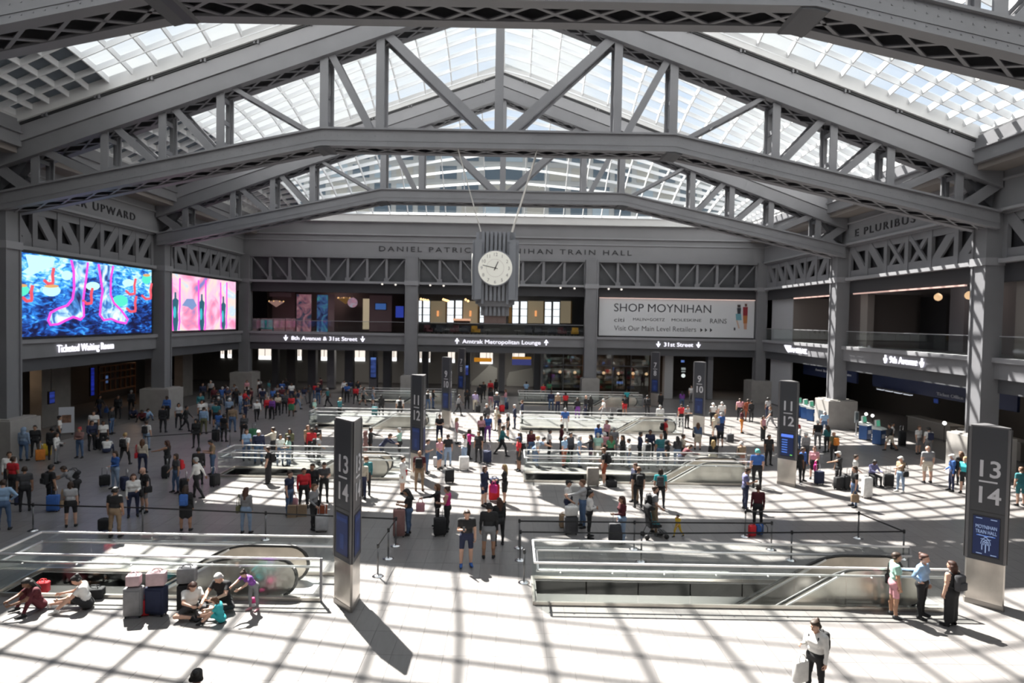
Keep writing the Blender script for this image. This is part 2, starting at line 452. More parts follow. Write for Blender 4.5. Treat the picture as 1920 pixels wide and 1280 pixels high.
# ---- lattice girders between the columns
def girder(a, b, fixed, axis, s, pattern, label, plate):
    mid = (a + b) / 2
    base = (mid, fixed, 11.25) if axis == 'x' else (fixed, mid, 11.25)
    g = empty('lattice_girder', base, label=label, kind='structure')
    def P(t, z, dpt=0): return (t, fixed - dpt, z) if axis == 'x' else (fixed - s * dpt, t, z)
    up = (0, 1, 0) if axis == 'x' else (1, 0, 0)
    n = len(pattern); L = (b - a) / n
    pw = .24 if not plate else .40; dw = .12 if not plate else .62
    lo, hi = 11.45, 13.9
    m = MB(); m.beam(P(a, 11.33, -.1), P(b, 11.33, -.1), .22, 1.0, up); m.build('bottom_flange', STEEL2, g)
    m = MB(); m.beam(P(a, 13.86), P(b, 13.86), .2, .6, up); m.build('top_flange', STEEL, g)
    if plate:
        m = MB(); m.beam(P(a, 11.72), P(b, 11.72), .5, .12, up); m.build('bottom_plate', STEEL, g)
        m = MB(); m.beam(P(a, 13.55), P(b, 13.55), .45, .12, up); m.build('top_plate', STEEL, g)
    for i in range(n + 1):
        t = a + i * L
        m = MB(); m.beam(P(t, lo - .02), P(t, hi), pw, .22, up); m.build('post', STEEL, g)
        if not plate and 0 < i < n:
            m = MB(); m.cbox(P(t, 11.62, .13), (.5, .04, .35)); m.build('gusset', STEEL, g)
    for i, ch in enumerate(pattern):
        t0, t1 = a + i * L, a + (i + 1) * L
        if ch in '\\X':
            m = MB(); m.beam(P(t0 + .1, hi - .1, -.04), P(t1 - .1, lo + .1, -.04), dw if ch != 'X' else .3, .14, up); m.build('diagonal', STEEL, g)
        if ch in '/X':
            m = MB(); m.beam(P(t0 + .1, lo + .1, .02), P(t1 - .1, hi - .1, .02), dw if ch != 'X' else .3, .14, up); m.build('diagonal', STEEL, g)
    return g
girder(-25.5, -9.85, 69.05, 'x', 1, '\\\\\\\\////', 'lattice girder of thin bars above 8th Avenue & 31st Street sign', False)
girder(-8.55, 8.2, 69.05, 'x', 1, '\\\\\\\\////', 'lattice girder of thin bars behind the hanging clock', False)
girder(9.5, 25.5, 69.05, 'x', 1, '\\\\\\\\////', 'lattice girder of thin bars above the white banner', False)
for (a, b, w) in ((21.0, 35.6, 'beside the nearest roof truss'), (37.0, 51.9, 'above the large blue video screen'), (53.3, 68.4, 'above the small pink video screen')):
    girder(a, b, -26.5, 'y', -1, '\\\\\\////', 'plated lattice girder on screens wall, ' + w, True)
for (a, b, w) in ((21.0, 35.6, 'beside the nearest roof truss'), (37.0, 51.9, 'above 9th Avenue sign'), (53.3, 68.4, 'above the rail company sign')):
    girder(a, b, 26.5, 'y', 1, '\\\\XX//' if a < 50 else '\\\\\\////', 'plated lattice girder on ticketing wall, ' + w, True)

# ---- roof trusses
def zu(x): return 26.1 - .3575 * abs(x)
def make_truss(y):
    T = empty('roof_truss', (0, y, 13.2))
    def add(n, m, mt=STEEL, par=None):
        o = bpy.data.objects.new(n, m.mesh(n, mt, off=(0, 0, 13.2))); link(o, par or T); return o
    tops, bots = [], []
    for s in (-1, 1):
        m = MB()
        q = [(s * 26.1, zu(26.1)), (0, zu(0)), (0, zu(0) - .80), (s * 26.1, zu(26.1) - .80)]
        m.prism(q, 'y', -.95, .95); add('gutter_beam', m, STEEL2)
        m = MB()
        for sy in (-1, 1):
            q = [(s * 26.1, zu(26.1) - .84), (0, zu(0) - .84), (0, zu(0) - 1.62), (s * 26.1, zu(26.1) - 1.62)]
            m.prism(q, 'y', sy * .78 - .08, sy * .78 + .08)
            q = [(s * 26.1, zu(26.1) - 1.62), (0, zu(0) - 1.62), (0, zu(0) - 1.70), (s * 26.1, zu(26.1) - 1.70)]
            m.prism(q, 'y', sy * .66 - .24, sy * .66 + .24)
        tops.append(add('top_chord', m))
        m = MB(); q = [(s * 25.2, zu(25.2) + .02), (0, zu(0) + .02), (0, zu(0) + .16), (s * 25.2, zu(25.2) + .16)]
        m.prism(q, 'y', -1.02, 1.02); add('gutter_gap', m, GUTTER)
        for k in range(9):     # small pipe brackets
            x = s * (1.6 + 2.7 * k)
            m = MB(); m.box(x - .14, x - .06, -1.1, 1.1, zu(x) - .02, zu(x) + .34); m.box(x + .06, x + .14, -1.1, 1.1, zu(x) - .02, zu(x) + .34)
            add('bracket', m, STEEL)
    def bc(x):     # bottom chord centre height
        x = abs(x); return 17.1 if x <= 9.1 else 17.1 - (x - 9.1) * .216
    segs = [(-26.0, -9.1), (-9.1, 9.1), (9.1, 26.0)]
    for a, b in segs:
        m = MB()
        for sy in (-1, 1):
            q = [(a, bc(a) - .40), (b, bc(b) - .40), (b, bc(b) + .34), (a, bc(a) + .34)]
            m.prism(q, 'y', sy * .78 - .08, sy * .78 + .08)
            q = [(a, bc(a) + .34), (b, bc(b) + .34), (b, bc(b) + .44), (a, bc(a) + .44)]
            m.prism(q, 'y', sy * .75 - .26, sy * .75 + .26)
            q = [(a, bc(a) - .50), (b, bc(b) - .50), (b, bc(b) - .40), (a, bc(a) - .40)]
            m.prism(q, 'y', sy * .68 - .24, sy * .68 + .24)
        bch = add('bottom_chord', m); bots.append(bch)
        mm = MB(); mm.prism([(a, bc(a) + .30), (b, bc(b) + .30), (b, bc(b) + .34), (a, bc(a) + .34)], 'y', -.70, .70); add('cover_plate', mm, DARKST, bch)  # dark plate added so the chord interior looks shaded behind the lacing
        mm = MB(); mm.prism([(a, bc(a) - .22), (b, bc(b) - .22), (b, bc(b) - .17), (a, bc(a) - .17)], 'y', -.885, -.86); add('angle_strip', mm, STEEL, bch)
        mm = MB(); nr = int((b - a) / .32)
        for i in range(nr):
            x = a + (i + .5) * (b - a) / nr
            for dz in (-.30, .05, .25): mm.box(x - .022, x + .022, -.878, -.86, bc(x) + dz - .022, bc(x) + dz + .022)
        rv = add('rivets', mm, STEEL, bch); rv['kind'] = 'stuff'
    for s in (-1, 1):      # knee gusset
        m = MB(); m.prism([(s * 8.65, 16.62), (s * 9.1, 16.62), (s * 9.55, 16.52), (s * 9.45, 16.45), (s * 9.1, 16.54), (s * 8.75, 16.54)], 'y', -.85, .85); add('knee_plate', m, DARKST)
    # lacing: one bar mesh, many places
    pit = 1.3; wy = 1.0
    Lb = math.hypot(pit, wy); bm_ = MB(); bm_.box(-Lb / 2, Lb / 2, -.06, .06, -.02, .02)
    bme = bm_.mesh('lacing_bar', STEEL)
    def lace(par, xa, za, xb, zb, dz):
        L = math.hypot(xb - xa, zb - za); n = max(1, int(round(L / pit))); th = math.atan2(zb - za, xb - xa)
        for i in range(n):
            t = (i + .5) / n
            for sg in (-1, 1):
                o = bpy.data.objects.new('lacing_bar', bme)
                o.matrix_local = Matrix.Translation((xa + (xb - xa) * t, 0, za + (zb - za) * t + dz - 13.2)) @ Matrix.Rotation(-th, 4, 'Y') @ Matrix.Rotation(sg * math.atan2(wy, pit), 4, 'Z')
                link(o, par)
    for (a, b), c in zip(segs, bots): lace(c, a, bc(a), b, bc(b), -.45)
    for s, c in zip((-1, 1), tops): lace(c, min(0, s * 26), zu(26 if s < 0 else 0) - 1.68, max(0, s * 26), zu(0 if s < 0 else 26) - 1.68, 0)
    # posts and diagonals: two flange plates with battens
    def strut(name, xa, za, xb, zb, w, bat=True, t=.10):
        m = MB()
        for sy in (-1, 1):
            m.beam((xa, sy * .58, za), (xb, sy * .58, zb), w, t, (0, 1, 0))
            m.beam((xa, sy * .52, za), (xb, sy * .52, zb), w * .35, .2, (0, 1, 0))
        if bat:
            L = math.hypot(xb - xa, zb - za); n = max(2, int(L / 1.1))
            for i in range(n):
                f = (i + .5) / n; x, z = xa + (xb - xa) * f, za + (zb - za) * f
                m.beam((x, -.58, z), (x, .58, z), .10, .22, (0, 0, 1))
        return add(name, m)
    strut('king_post', 0, 17.3, 0, zu(0) - 1.4, .42)
    for s in (-1, 1):
        for x, w in ((6.15, .42), (9.05, .42), (14.4, .40), (17.4, .38), (20.4, .40), (24.0, .42)):
            strut('post', s * x, bc(x) + .2, s * x, zu(x) - 1.3, w)
        for xt, xb, w in ((5.9, .5, .46), (8.75, 6.6, .36), (13.9, 9.7, .22), (16.9, 14.75, .36), (19.9, 17.75, .36), (23.6, 20.8, .40)):
            strut('diagonal', s * xt, zu(xt) - 1.5, s * xb, bc(xb) + .35, w)
        strut('end_brace', s * 26.0, zu(26) - 1.5, s * 24.3, bc(24.3) + .3, .55, False)
        m = MB(); m.prism([(s * 26.0, zu(26) - 1.6), (s * 24.6, zu(24.6) - 1.7), (s * 25.2, zu(25.2) - 2.3), (s * 26.0, zu(26) - 2.7)], 'y', -.3, .3); add('end_gusset', m, DARKST)
    return T
t1 = make_truss(YT[0])
TL = ['steel roof truss over the hall nearest the balcony', 'steel roof truss in the middle, carrying the hanging clock', 'steel roof truss farthest down the hall']
tag(t1, TL[0], 'truss', 'steel roof trusses')
for y, lb in zip(YT[1:], TL[1:]):
    c = copy_tree(t1); c.location = (0, y, 13.2); c['label'] = lb

# ---- skylights
XN = [0, 1.95, 3.9, 5.85, 7.75, 9.6, 11.4, 13.1, 14.65, 16.1, 17.4, 18.65, 19.85, 20.9, 21.9, 22.9, 23.75, 24.6]
XN = [-x for x in XN[:0:-1]] + XN
NY = 12
def gz(x): return 26.1 + .75 - .3575 * (math.sqrt(x * x + .6) - .05)
def skylight(k, y0, y1, label, nparts):
    S = empty('skylight', (0, (y0 + y1) / 2, 18.0), label=label, cat='skylight', group='glass vaults of the roof')
    def zz(x, t):
        env = 1 - (x / 24.6) ** 2
        if k == 3:
            return (1 - t) * gz(x) + t * 18.32 + 2.4 * env * 4 * t * (1 - t)
        if k == 0:
            return t * gz(x) + (1 - t) * 19.0 + 2.4 * env * 4 * t * (1 - t)
        return gz(x) + 2.0 * env * 4 * t * (1 - t)
    Yr = [y0 + (y1 - y0) * j / NY for j in range(NY + 1)]
    Z = [[zz(x, j / NY) for x in XN] for j in range(NY + 1)]
    def nrmz(i, j):
        i0, i1, j0, j1 = max(0, i - 1), min(len(XN) - 1, i + 1), max(0, j - 1), min(NY, j + 1)
        a = (Z[j][i1] - Z[j][i0]) / (XN[i1] - XN[i0]); b = (Z[j1][i] - Z[j0][i]) / (Yr[j1] - Yr[j0])
        return Vector((a, b, -1)).normalized()
    def strip(pts, nrm, dpt, th, name, ids):
        m = MB(); vs = []; fs = []
        a = Vector(nrm) * th / 2
        for p, ij in zip(pts, ids):
            p = Vector(p); dn = nrmz(*ij) * dpt if name == 'cross_mullion' else Vector((0, 0, -dpt))
            vs += [p - a, p + a, p + a + dn, p - a + dn]
        for i in range(len(pts) - 1):
            for e in range(4): fs.append((4 * i + e, 4 * i + (e + 1) % 4, 4 * i + 4 + (e + 1) % 4, 4 * i + 4 + e))
        fs += [(0, 1, 2, 3), tuple(4 * (len(pts) - 1) + e for e in (3, 2, 1, 0))]
        m.add(vs, fs); m.build(name, FINW, S)
    for j in range(NY + 1):
        strip([(x, Yr[j], Z[j][i]) for i, x in enumerate(XN)], (0, 1, 0), .33, .06, 'cross_mullion', [(i, j) for i in range(len(XN))])
    for i, x in enumerate(XN):
        strip([(x, Yr[j], Z[j][i]) for j in range(NY + 1)], (1, 0, 0), .30, .075, 'long_mullion', [(i, j) for j in range(NY + 1)])
    quads = []
    for j in range(NY):
        for i in range(len(XN) - 1):
            quads.append([(XN[i], Yr[j], Z[j][i] + .01), (XN[i + 1], Yr[j], Z[j][i + 1] + .01), (XN[i + 1], Yr[j + 1], Z[j + 1][i + 1] + .01), (XN[i], Yr[j + 1], Z[j + 1][i] + .01)])
    def vis(q):
        c = np.mean(np.array(q), 0); d = (c - CAM) @ RM.T
        if d[2] < 1: return 0
        px, py = CX + F_PX * d[0] / d[2], CY - F_PX * d[1] / d[2]
        return 1 / d[2] if -20 < px < 1940 and -20 < py < 1300 else 0
    quads.sort(key=vis, reverse=True)
    for q in quads[:nparts]:
        m = MB(); m.add(q, [(0, 1, 2, 3)]); m.build('pane', SPAND if q[1][0] < -19.8 else GLASS, S)
    for mt, dk in ((GLASS, False), (SPAND, True)):
        m = MB()
        for q in quads[nparts:]:
            if (q[1][0] < -19.8) == dk: m.add(q, [(0, 1, 2, 3)])
        if m.v: m.build('remaining_smoked_panes' if dk else 'remaining_panes', mt, S, kind='stuff')
    # curbs along the trusses
    for yc, kk in ((y0, 0), (y1, 1)):
        if (k == 3 and kk == 1) or (k == 0 and kk == 0): continue
        m = MB()
        for s in (-1, 1):
            q = [(s * 24.7, zu(24.7) + .14), (0, zu(0) + .14), (0, zu(0) + .80), (s * 24.7, zu(24.7) + .80)]
            m.prism(q, 'y', yc - .12, yc + .12)
        m.build('curb', CURB, S)
skylight(0, 4.2, 18.95, 'glass vault nearest the balcony, mostly above the nearest truss', 120)
skylight(1, 21.05, 35.25, 'glass vault between the nearest and middle roof trusses', 300)
skylight(2, 37.35, 51.55, 'glass vault between the middle and farthest roof trusses', 300)
skylight(3, 53.65, 68.2, 'glass vault sloping down to the end wall with buildings seen through', 300)
# ================================================================ FIXTURES
def pr(x0, y0, x1, y1, Y):
    """pixel rectangle on the wall plane Y -> X0, X1, z0, z1"""
    a = at_y(x0, y1, Y); b = at_y(x1, y0, Y); return a[0], b[0], a[2], b[2]
def emis(name, col, s=1.0):
    return mat(name, tuple(c * .3 for c in col), .5, emit=col, estr=s)

# ---- wall lettering
def arrow(m, x, z, h, down, Y):
    s = -1 if down else 1
    m.box(x - .055, x + .055, Y - .04, Y, z, z + h)
    t = z if down else z + h
    m.prism([(x, t - s * .02), (x - .2, t - s * .24), (x - .2, t - s * .36), (x, t - s * .17)], 'y', Y - .04, Y)
    m.prism([(x, t - s * .02), (x + .2, t - s * .24), (x + .2, t - s * .36), (x, t - s * .17)], 'y', Y - .04, Y)
def lit_sign_far(body, xc, width, z, h, down, label):
    e = empty('wall_sign', (xc, 68.88, z), label=label, cat='sign', group='lit signs on the fascia')
    text_obj('lettering', body, h, LIT, (xc, 68.86, z), 0, e, width=width)
    for s in (-1, 1):
        m = MB(); arrow(m, xc + s * (width / 2 + .55), z - .06, .55, down, 68.87); m.build('arrow', LIT, e)
lit_sign_far('8th Avenue & 31st Street', -18.0, 6.65, 5.42, .40, True, 'lit white sign reading 8th Avenue & 31st Street')
lit_sign_far('Amtrak Metropolitan Lounge', -.1, 7.9, 5.38, .40, False, 'lit white sign pointing up to the metropolitan lounge')
lit_sign_far('31st Street', 17.75, 2.95, 5.42, .40, True, 'lit white sign reading 31st Street between two down arrows')
text_obj('wall_sign', 'Ticketed Waiting Room', .46, LIT, (-26.14, 43.5, 5.40), PI / 2, None, width=5.75, label='lit white sign reading Ticketed Waiting Room', cat='sign', group='lit signs on the fascia')
e = empty('wall_sign', (26.14, 43.95, 5.4), label='lit white sign reading 9th Avenue between two down arrows', cat='sign', group='lit signs on the fascia')
text_obj('lettering', '9th Avenue', .46, LIT, (26.14, 43.95, 5.40), -PI / 2, e, width=3.1)
for s in (-1, 1):
    m = MB(); y = 43.95 + s * 2.05
    m.box(26.1, 26.16, y - .07, y + .07, 5.35, 5.9)
    for q in (-1, 1): m.prism([(y, 5.33), (y + q * .2, 5.57), (y + q * .2, 5.69), (y, 5.50)], 'x', 26.1, 26.16)
    m.build('arrow', LIT, e)
e = empty('wall_sign', (26.14, 60.5, 5.4), label='lit white rail company sign with swept emblem', cat='sign', group='lit signs on the fascia')
text_obj('lettering', 'AMTRAK', .42, LIT, (26.14, 59.9, 5.34), -PI / 2, e, width=3.3)
m = MB(); m.prism([(63.1, 5.95), (61.6, 5.95), (61.6, 5.4), (62.1, 5.3), (62.6, 5.55)], 'x', 26.1, 26.16); m.build('emblem', LIT, e)
# bronze frieze letters
text_obj('frieze_lettering', 'DANIEL PATRICK MOYNIHAN TRAIN HALL', .50, LETTER, (.1, 68.87, 14.5), 0, None, width=25.4, spacing=1.35, label='dark raised letters naming the train hall on the end wall', cat='lettering')
text_obj('frieze_lettering', 'EVER UPWARD', .52, LETTER, (-26.17, 45.0, 14.42), PI / 2, None, width=8.1, spacing=1.3, label='dark raised letters reading EVER UPWARD', cat='lettering')
text_obj('frieze_lettering', 'E PLURIBUS UNUM', .52, LETTER, (26.17, 44.6, 14.42), -PI / 2, None, width=12.2, spacing=1.3, label='dark raised letters reading E PLURIBUS UNUM', cat='lettering')
m = MB()
for k in range(16):
    a0, a1 = [PI * (.5 + k / 16), PI * (.5 + (k + 1) / 16)]
    for (p, q) in ((a0, a1),):
        m.beam((26.12, 33.3 - .33 * math.cos(p) - .3, 14.75 + .33 * math.sin(p)), (26.12, 33.3 - .33 * math.cos(q) - .3, 14.75 + .33 * math.sin(q)), .1, .08, (1, 0, 0))
m.thing('frieze_letter', LETTER, 'single dark raised letter on the ticketing wall frieze beside the middle column', 'lettering')

# ---- spot lamps under the end girder
for px, py in ((717, 531), (742, 532), (807, 533), (832, 534), (1051, 538), (1077, 539), (1141, 540), (1165, 541)):
    p = at_y(px, py, 68.65)
    e = empty('spot_lamp', (p[0], 68.65, p[2]), label='small round spot lamp under the end wall girder', cat='lamp', group='spot lamps under the end girder')
    m = MB(); m.tube((0, .12, -.05), (0, -.1, -.08), .12, 12); m.build('housing', STEEL2, e, world=False)
    m = MB(); m.tube((0, -.1, -.08), (0, -.12, -.085), .10, 12); m.build('lens', emis('spot_lens', (1, .93, .85), .9), e, world=False)
    m = MB(); m.box(-.03, .03, 0, .06, 0, .12); m.build('bracket', STEEL, e, world=False)

# ---- clock
CLK = empty('hanging_clock', (-.03, 36.3, 8.0), label='four-sided grey ribbed clock hanging from the middle truss', cat='clock')
def cl(n, m, mt, par=None, smooth=False): return m.build(n, mt, par or CLK, smooth=smooth)
x0 = -.03
m = MB(); m.box(x0 - .86, x0 + .86, 36.3 - .86, 36.3 + .86, 8.5, 12.34); cl('core', m, STEEL)
m = MB(); m.box(x0 - .60, x0 + .60, 35.7, 36.9, 8.0, 8.5); cl('lower_core', m, STEEL)
m = MB(); m.box(x0 - .58, x0 + .58, 35.72, 36.88, 7.62, 8.0); cl('base_plate', m, mat('bronze_brown', (.16, .11, .10), .5))
CLKST = mat('clock_blue_grey', (.24, .25, .275), .45)
for side in range(4):
    c, s = round(math.cos(side * PI / 2)), round(math.sin(side * PI / 2))
    def RT(u, w): return (x0 + u * c + w * s, 36.3 + u * s - w * c)
    for k in range(-5, 6):
        u = k * .215
        top = 12.34 if abs(k) <= 3 else 11.88
        bot = 8.84 if abs(k) > 3 else (8.62 if abs(k) == 3 else 8.78)
        dep = 1.0 if abs(k) <= 3 else 1.0
        a = RT(u - .065, .84); b = RT(u + .065, 1.02)
        m = MB(); m.box(min(a[0], b[0]), max(a[0], b[0]), min(a[1], b[1]), max(a[1], b[1]), bot, top); cl('rib', m, CLKST)
    for k in range(-2, 3):
        a = RT(k * .22 - .06, .58); b = RT(k * .22 + .06, .74)
        m = MB(); m.box(min(a[0], b[0]), max(a[0], b[0]), min(a[1], b[1]), max(a[1], b[1]), 8.02, 8.6); cl('lower_rib', m, CLKST)
    for u in (-1.13, 1.13):
        a = RT(u - .06, .7); b = RT(u + .06, 1.06)
        m = MB(); m.box(min(a[0], b[0]), max(a[0], b[0]), min(a[1], b[1]), max(a[1], b[1]), 8.84, 11.9); cl('corner_rib', m, CLKST)
    zc = 10.45
    nv = Vector((s, -c, 0)); o0 = Vector((x0, 36.3, zc))
    m = MB(); m.tube(o0 + nv * 1.0, o0 + nv * 1.215, .93, 40); cl('bezel', m, CLKST)
    m = MB(); m.tube(o0 + nv * 1.20, o0 + nv * 1.24, .875, 40)
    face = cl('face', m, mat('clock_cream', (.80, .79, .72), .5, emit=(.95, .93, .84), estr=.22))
    tv = Vector((c, s, 0))
    nums = '12 1 2 3 4 5 6 7 8 9 10 11'.split()
    nm_mesh = MB()
    for h in range(12):
        a = h * PI / 6
        p = o0 + nv * 1.245 + tv * math.sin(a) * .70 + Vector((0, 0, math.cos(a) * .70))
        me = text_mesh(nums[h], .17, .004)
        o = bpy.data.objects.new('numeral', me); me.materials.append(mat('clock_grey_print', (.35, .35, .34), .6))
        o.rotation_euler = (PI / 2, 0, side * PI / 2)
        o.location = p - Vector((0, 0, .085)) - wloc(CLK); link(o, face)
    m = MB()
    for k in range(40):
        a0, a1 = 2 * PI * k / 40, 2 * PI * (k + 1) / 40
        f = lambda t: o0 + nv * 1.245 + tv * math.sin(t) * .45 + Vector((0, 0, math.cos(t) * .45))
        m.beam(f(a0), f(a1), .012, .01, nv)
    m.build('ring', mat('clock_ring_grey', (.55, .55, .53), .6), face)
    for nme, ang, L, w in (('hour_hand', (12 + 47 / 60) * PI / 6, .36, .045), ('minute_hand', 47 * PI / 30, .66, .032)):
        d = tv * math.sin(ang) + Vector((0, 0, math.cos(ang)))
        m = MB(); m.beam(o0 + nv * 1.262 - d * .13, o0 + nv * 1.262 + d * L, w, .01, nv)
        m.tube(o0 + nv * 1.24, o0 + nv * 1.272, .045, 10)
        m.build(nme, mat('clock_hand', (.06, .06, .055), .5), face)
for sx in (-1, 1):
    for sy in (-1, 1):
        m = MB(); m.sweep([(x0 + sx * .78, 36.3 + sy * .78, 12.3), (x0 + sx * 2.05, 36.3 + sy * .70, 16.62)], .028, 6); cl('hanging_cable', m, mat('pale_cable', (.55, .53, .50), .5))

# ---- LED video screens on the left wall
def led(name, cols, sc, dist, est, grad=False):
    m = bpy.data.materials.new(name); m.use_nodes = True
    n = m.node_tree.nodes; l = m.node_tree.links; b = n['Principled BSDF']
    t = n.new('ShaderNodeTexCoord'); mp = n.new('ShaderNodeMapping'); mp.inputs['Scale'].default_value = (1, sc[0], sc[1])
    nz = n.new('ShaderNodeTexNoise'); nz.inputs['Scale'].default_value = 1.0; nz.inputs['Detail'].default_value = 3.0; nz.inputs['Distortion'].default_value = dist
    l.new(t.outputs['Object'], mp.inputs['Vector']); l.new(mp.outputs[0], nz.inputs['Vector'])
    r = n.new('ShaderNodeValToRGB'); cr = r.color_ramp
    while len(cr.elements) < len(cols): cr.elements.new(.5)
    for e_, (p, c) in zip(cr.elements, cols): e_.position = p; e_.color = (*c, 1)
    if grad:
        lo_ = n.new('ShaderNodeTexNoise'); lo_.inputs['Scale'].default_value = .45; lo_.inputs['Detail'].default_value = 2
        l.new(t.outputs['Object'], lo_.inputs['Vector'])
        sx = n.new('ShaderNodeSeparateXYZ'); l.new(t.outputs['Object'], sx.inputs[0])
        a1 = n.new('ShaderNodeMath'); a1.operation = 'MULTIPLY_ADD'; a1.inputs[1].default_value = .055; a1.inputs[2].default_value = -.13; l.new(sx.outputs['Z'], a1.inputs[0])
        a2 = n.new('ShaderNodeMath'); a2.operation = 'MULTIPLY_ADD'; a2.inputs[1].default_value = .75; l.new(lo_.outputs['Fac'], a2.inputs[0]); l.new(a1.outputs[0], a2.inputs[2])
        a3 = n.new('ShaderNodeMath'); a3.operation = 'MULTIPLY_ADD'; a3.inputs[1].default_value = .75; l.new(nz.outputs['Fac'], a3.inputs[0]); l.new(a2.outputs[0], a3.inputs[2])
        a4 = n.new('ShaderNodeMath'); a4.operation = 'ADD'; a4.inputs[1].default_value = -.26; l.new(a3.outputs[0], a4.inputs[0]); l.new(a4.outputs[0], r.inputs['Fac'])
    else: l.new(nz.outputs['Fac'], r.inputs['Fac'])
    b.inputs['Base Color'].default_value = (.01, .01, .01, 1); b.inputs['Roughness'].default_value = .5
    l.new(r.outputs['Color'], b.inputs['Emission Color']); b.inputs['Emission Strength'].default_value = est
    return m
XS = -26.0
def screen(name, px, label, bgm):
    pts = [at_x(x, y, XS) for x, y in px]
    y0, y1 = pts[0][1], pts[1][1]; z0 = (pts[2][2] + pts[3][2]) / 2; z1 = (pts[0][2] + pts[1][2]) / 2
    e = empty(name, (XS, (y0 + y1) / 2, z0), label=label, cat='screen', group='video screens on the side wall')
    m = MB(); m.box(-26.3, XS, y0, y1, z0, z1); d = m.build('display', bgm, e)
    m = MB(); a = .16
    m.box(-26.32, XS + .05, y0 - a, y0, z0 - .1, z1 + a); m.box(-26.32, XS + .05, y1, y1 + a, z0 - .1, z1 + a)
    m.box(-26.32, XS + .05, y0, y1, z1, z1 + a); m.box(-26.32, XS + .05, y0, y1, z0 - .1, z0); m.build('frame', BLACK, e)
    return e, d
def zp(x, y, s=4.0, ox=0, oy=400, X=XS): return at_x(ox + x / s, oy + y / s, X)
def blob(par, name, pts, m_, lift):
    m = MB(); q = [(p[1], p[2]) for p in pts]; m.prism(q, 'x', XS, XS + lift); return m.build(name, m_, par)
def ell(cx, cy, rx, ry, n=14, cut=None):
    return [zp(cx + rx * math.cos(2 * PI * k / n), cy + ry * math.sin(2 * PI * k / n)) for k in range(n)]
e, dsp = screen('video_screen', [(22, 472.4), (284, 504.5), (283, 623.3), (23, 632)], 'large video screen showing two outlined feet on blue waves',
    led('led_blue_waves', [(.30, (.002, .004, .045)), (.41, (.008, .05, .30)), (.51, (.02, .22, .78)), (.60, (.10, .55, 1.0)), (.74, (.70, 1.0, 1))], (1.1, 3.4), 1.6, 1.15, True))
LEG1 = [(530, 350), (548, 430), (552, 560), (540, 640), (500, 690), (430, 715), (375, 745), (357, 800), (375, 835), (430, 830), (490, 800), (545, 775), (600, 795), (625, 770), (620, 640), (640, 500), (655, 368)]
LEG2 = [(735, 380), (745, 450), (765, 580), (752, 680), (745, 760), (775, 800), (830, 790), (880, 812), (940, 823), (955, 795), (905, 725), (850, 670), (825, 610), (828, 480), (845, 395)]
LEGF = led('led_leg_fill', [(.32, (.01, .02, .12)), (.45, (.08, .3, .8)), (.55, (.5, .85, 1)), (.65, (.95, 1, 1))], (1.2, 1.2), 1.0, 1.0)
PINK = emis('led_pink', (1.0, .08, .75), 1.0)
for k, leg in enumerate((LEG1, LEG2)):
    blob(dsp, 'leg_shape', [zp(*p) for p in leg], LEGF, .010 + .002 * k)
    m = MB(); m.sweep([Vector(zp(*p)) + Vector((.03, 0, 0)) for p in leg], .075, 6); m.build('leg_outline', PINK, dsp)
MINT = emis('led_mint', (.10, .85, .62), 1.0); PALE = emis('led_pale_mint', (.6, 1, .92), 1.0); REDL = emis('led_red', (.85, .10, .14), 1.0); ORL = emis('led_orange', (.75, .42, .16), 1.0)
for cx, cy, rx, ry, mm in ((150, 575, 68, 46, MINT), (385, 578, 68, 44, PALE), (500, 465, 40, 36, PALE), (695, 545, 52, 32, PALE), (900, 655, 58, 44, MINT), (1098, 492, 33, 38, MINT), (960, 520, 42, 28, PALE)):
    blob(dsp, 'leaf_shape', ell(cx, cy, rx, ry), mm, .014)
    if cx in (150, 385, 1098): blob(dsp, 'leaf_cap', ell(cx, cy - ry * .75, rx * .8, ry * .28), ORL, .02)
for cx, cy in ((210, 635), (370, 505), (660, 655), (985, 585), (1105, 620), (990, 715)):
    m = MB(); m.sweep([Vector(zp(cx + a, cy + b)) + Vector((.03, 0, 0)) for a, b in ((-45, -5), (-15, 22), (20, 18), (22, -8), (18, -45), (28, -95))], .09, 6); m.build('bird_shape', REDL, dsp)
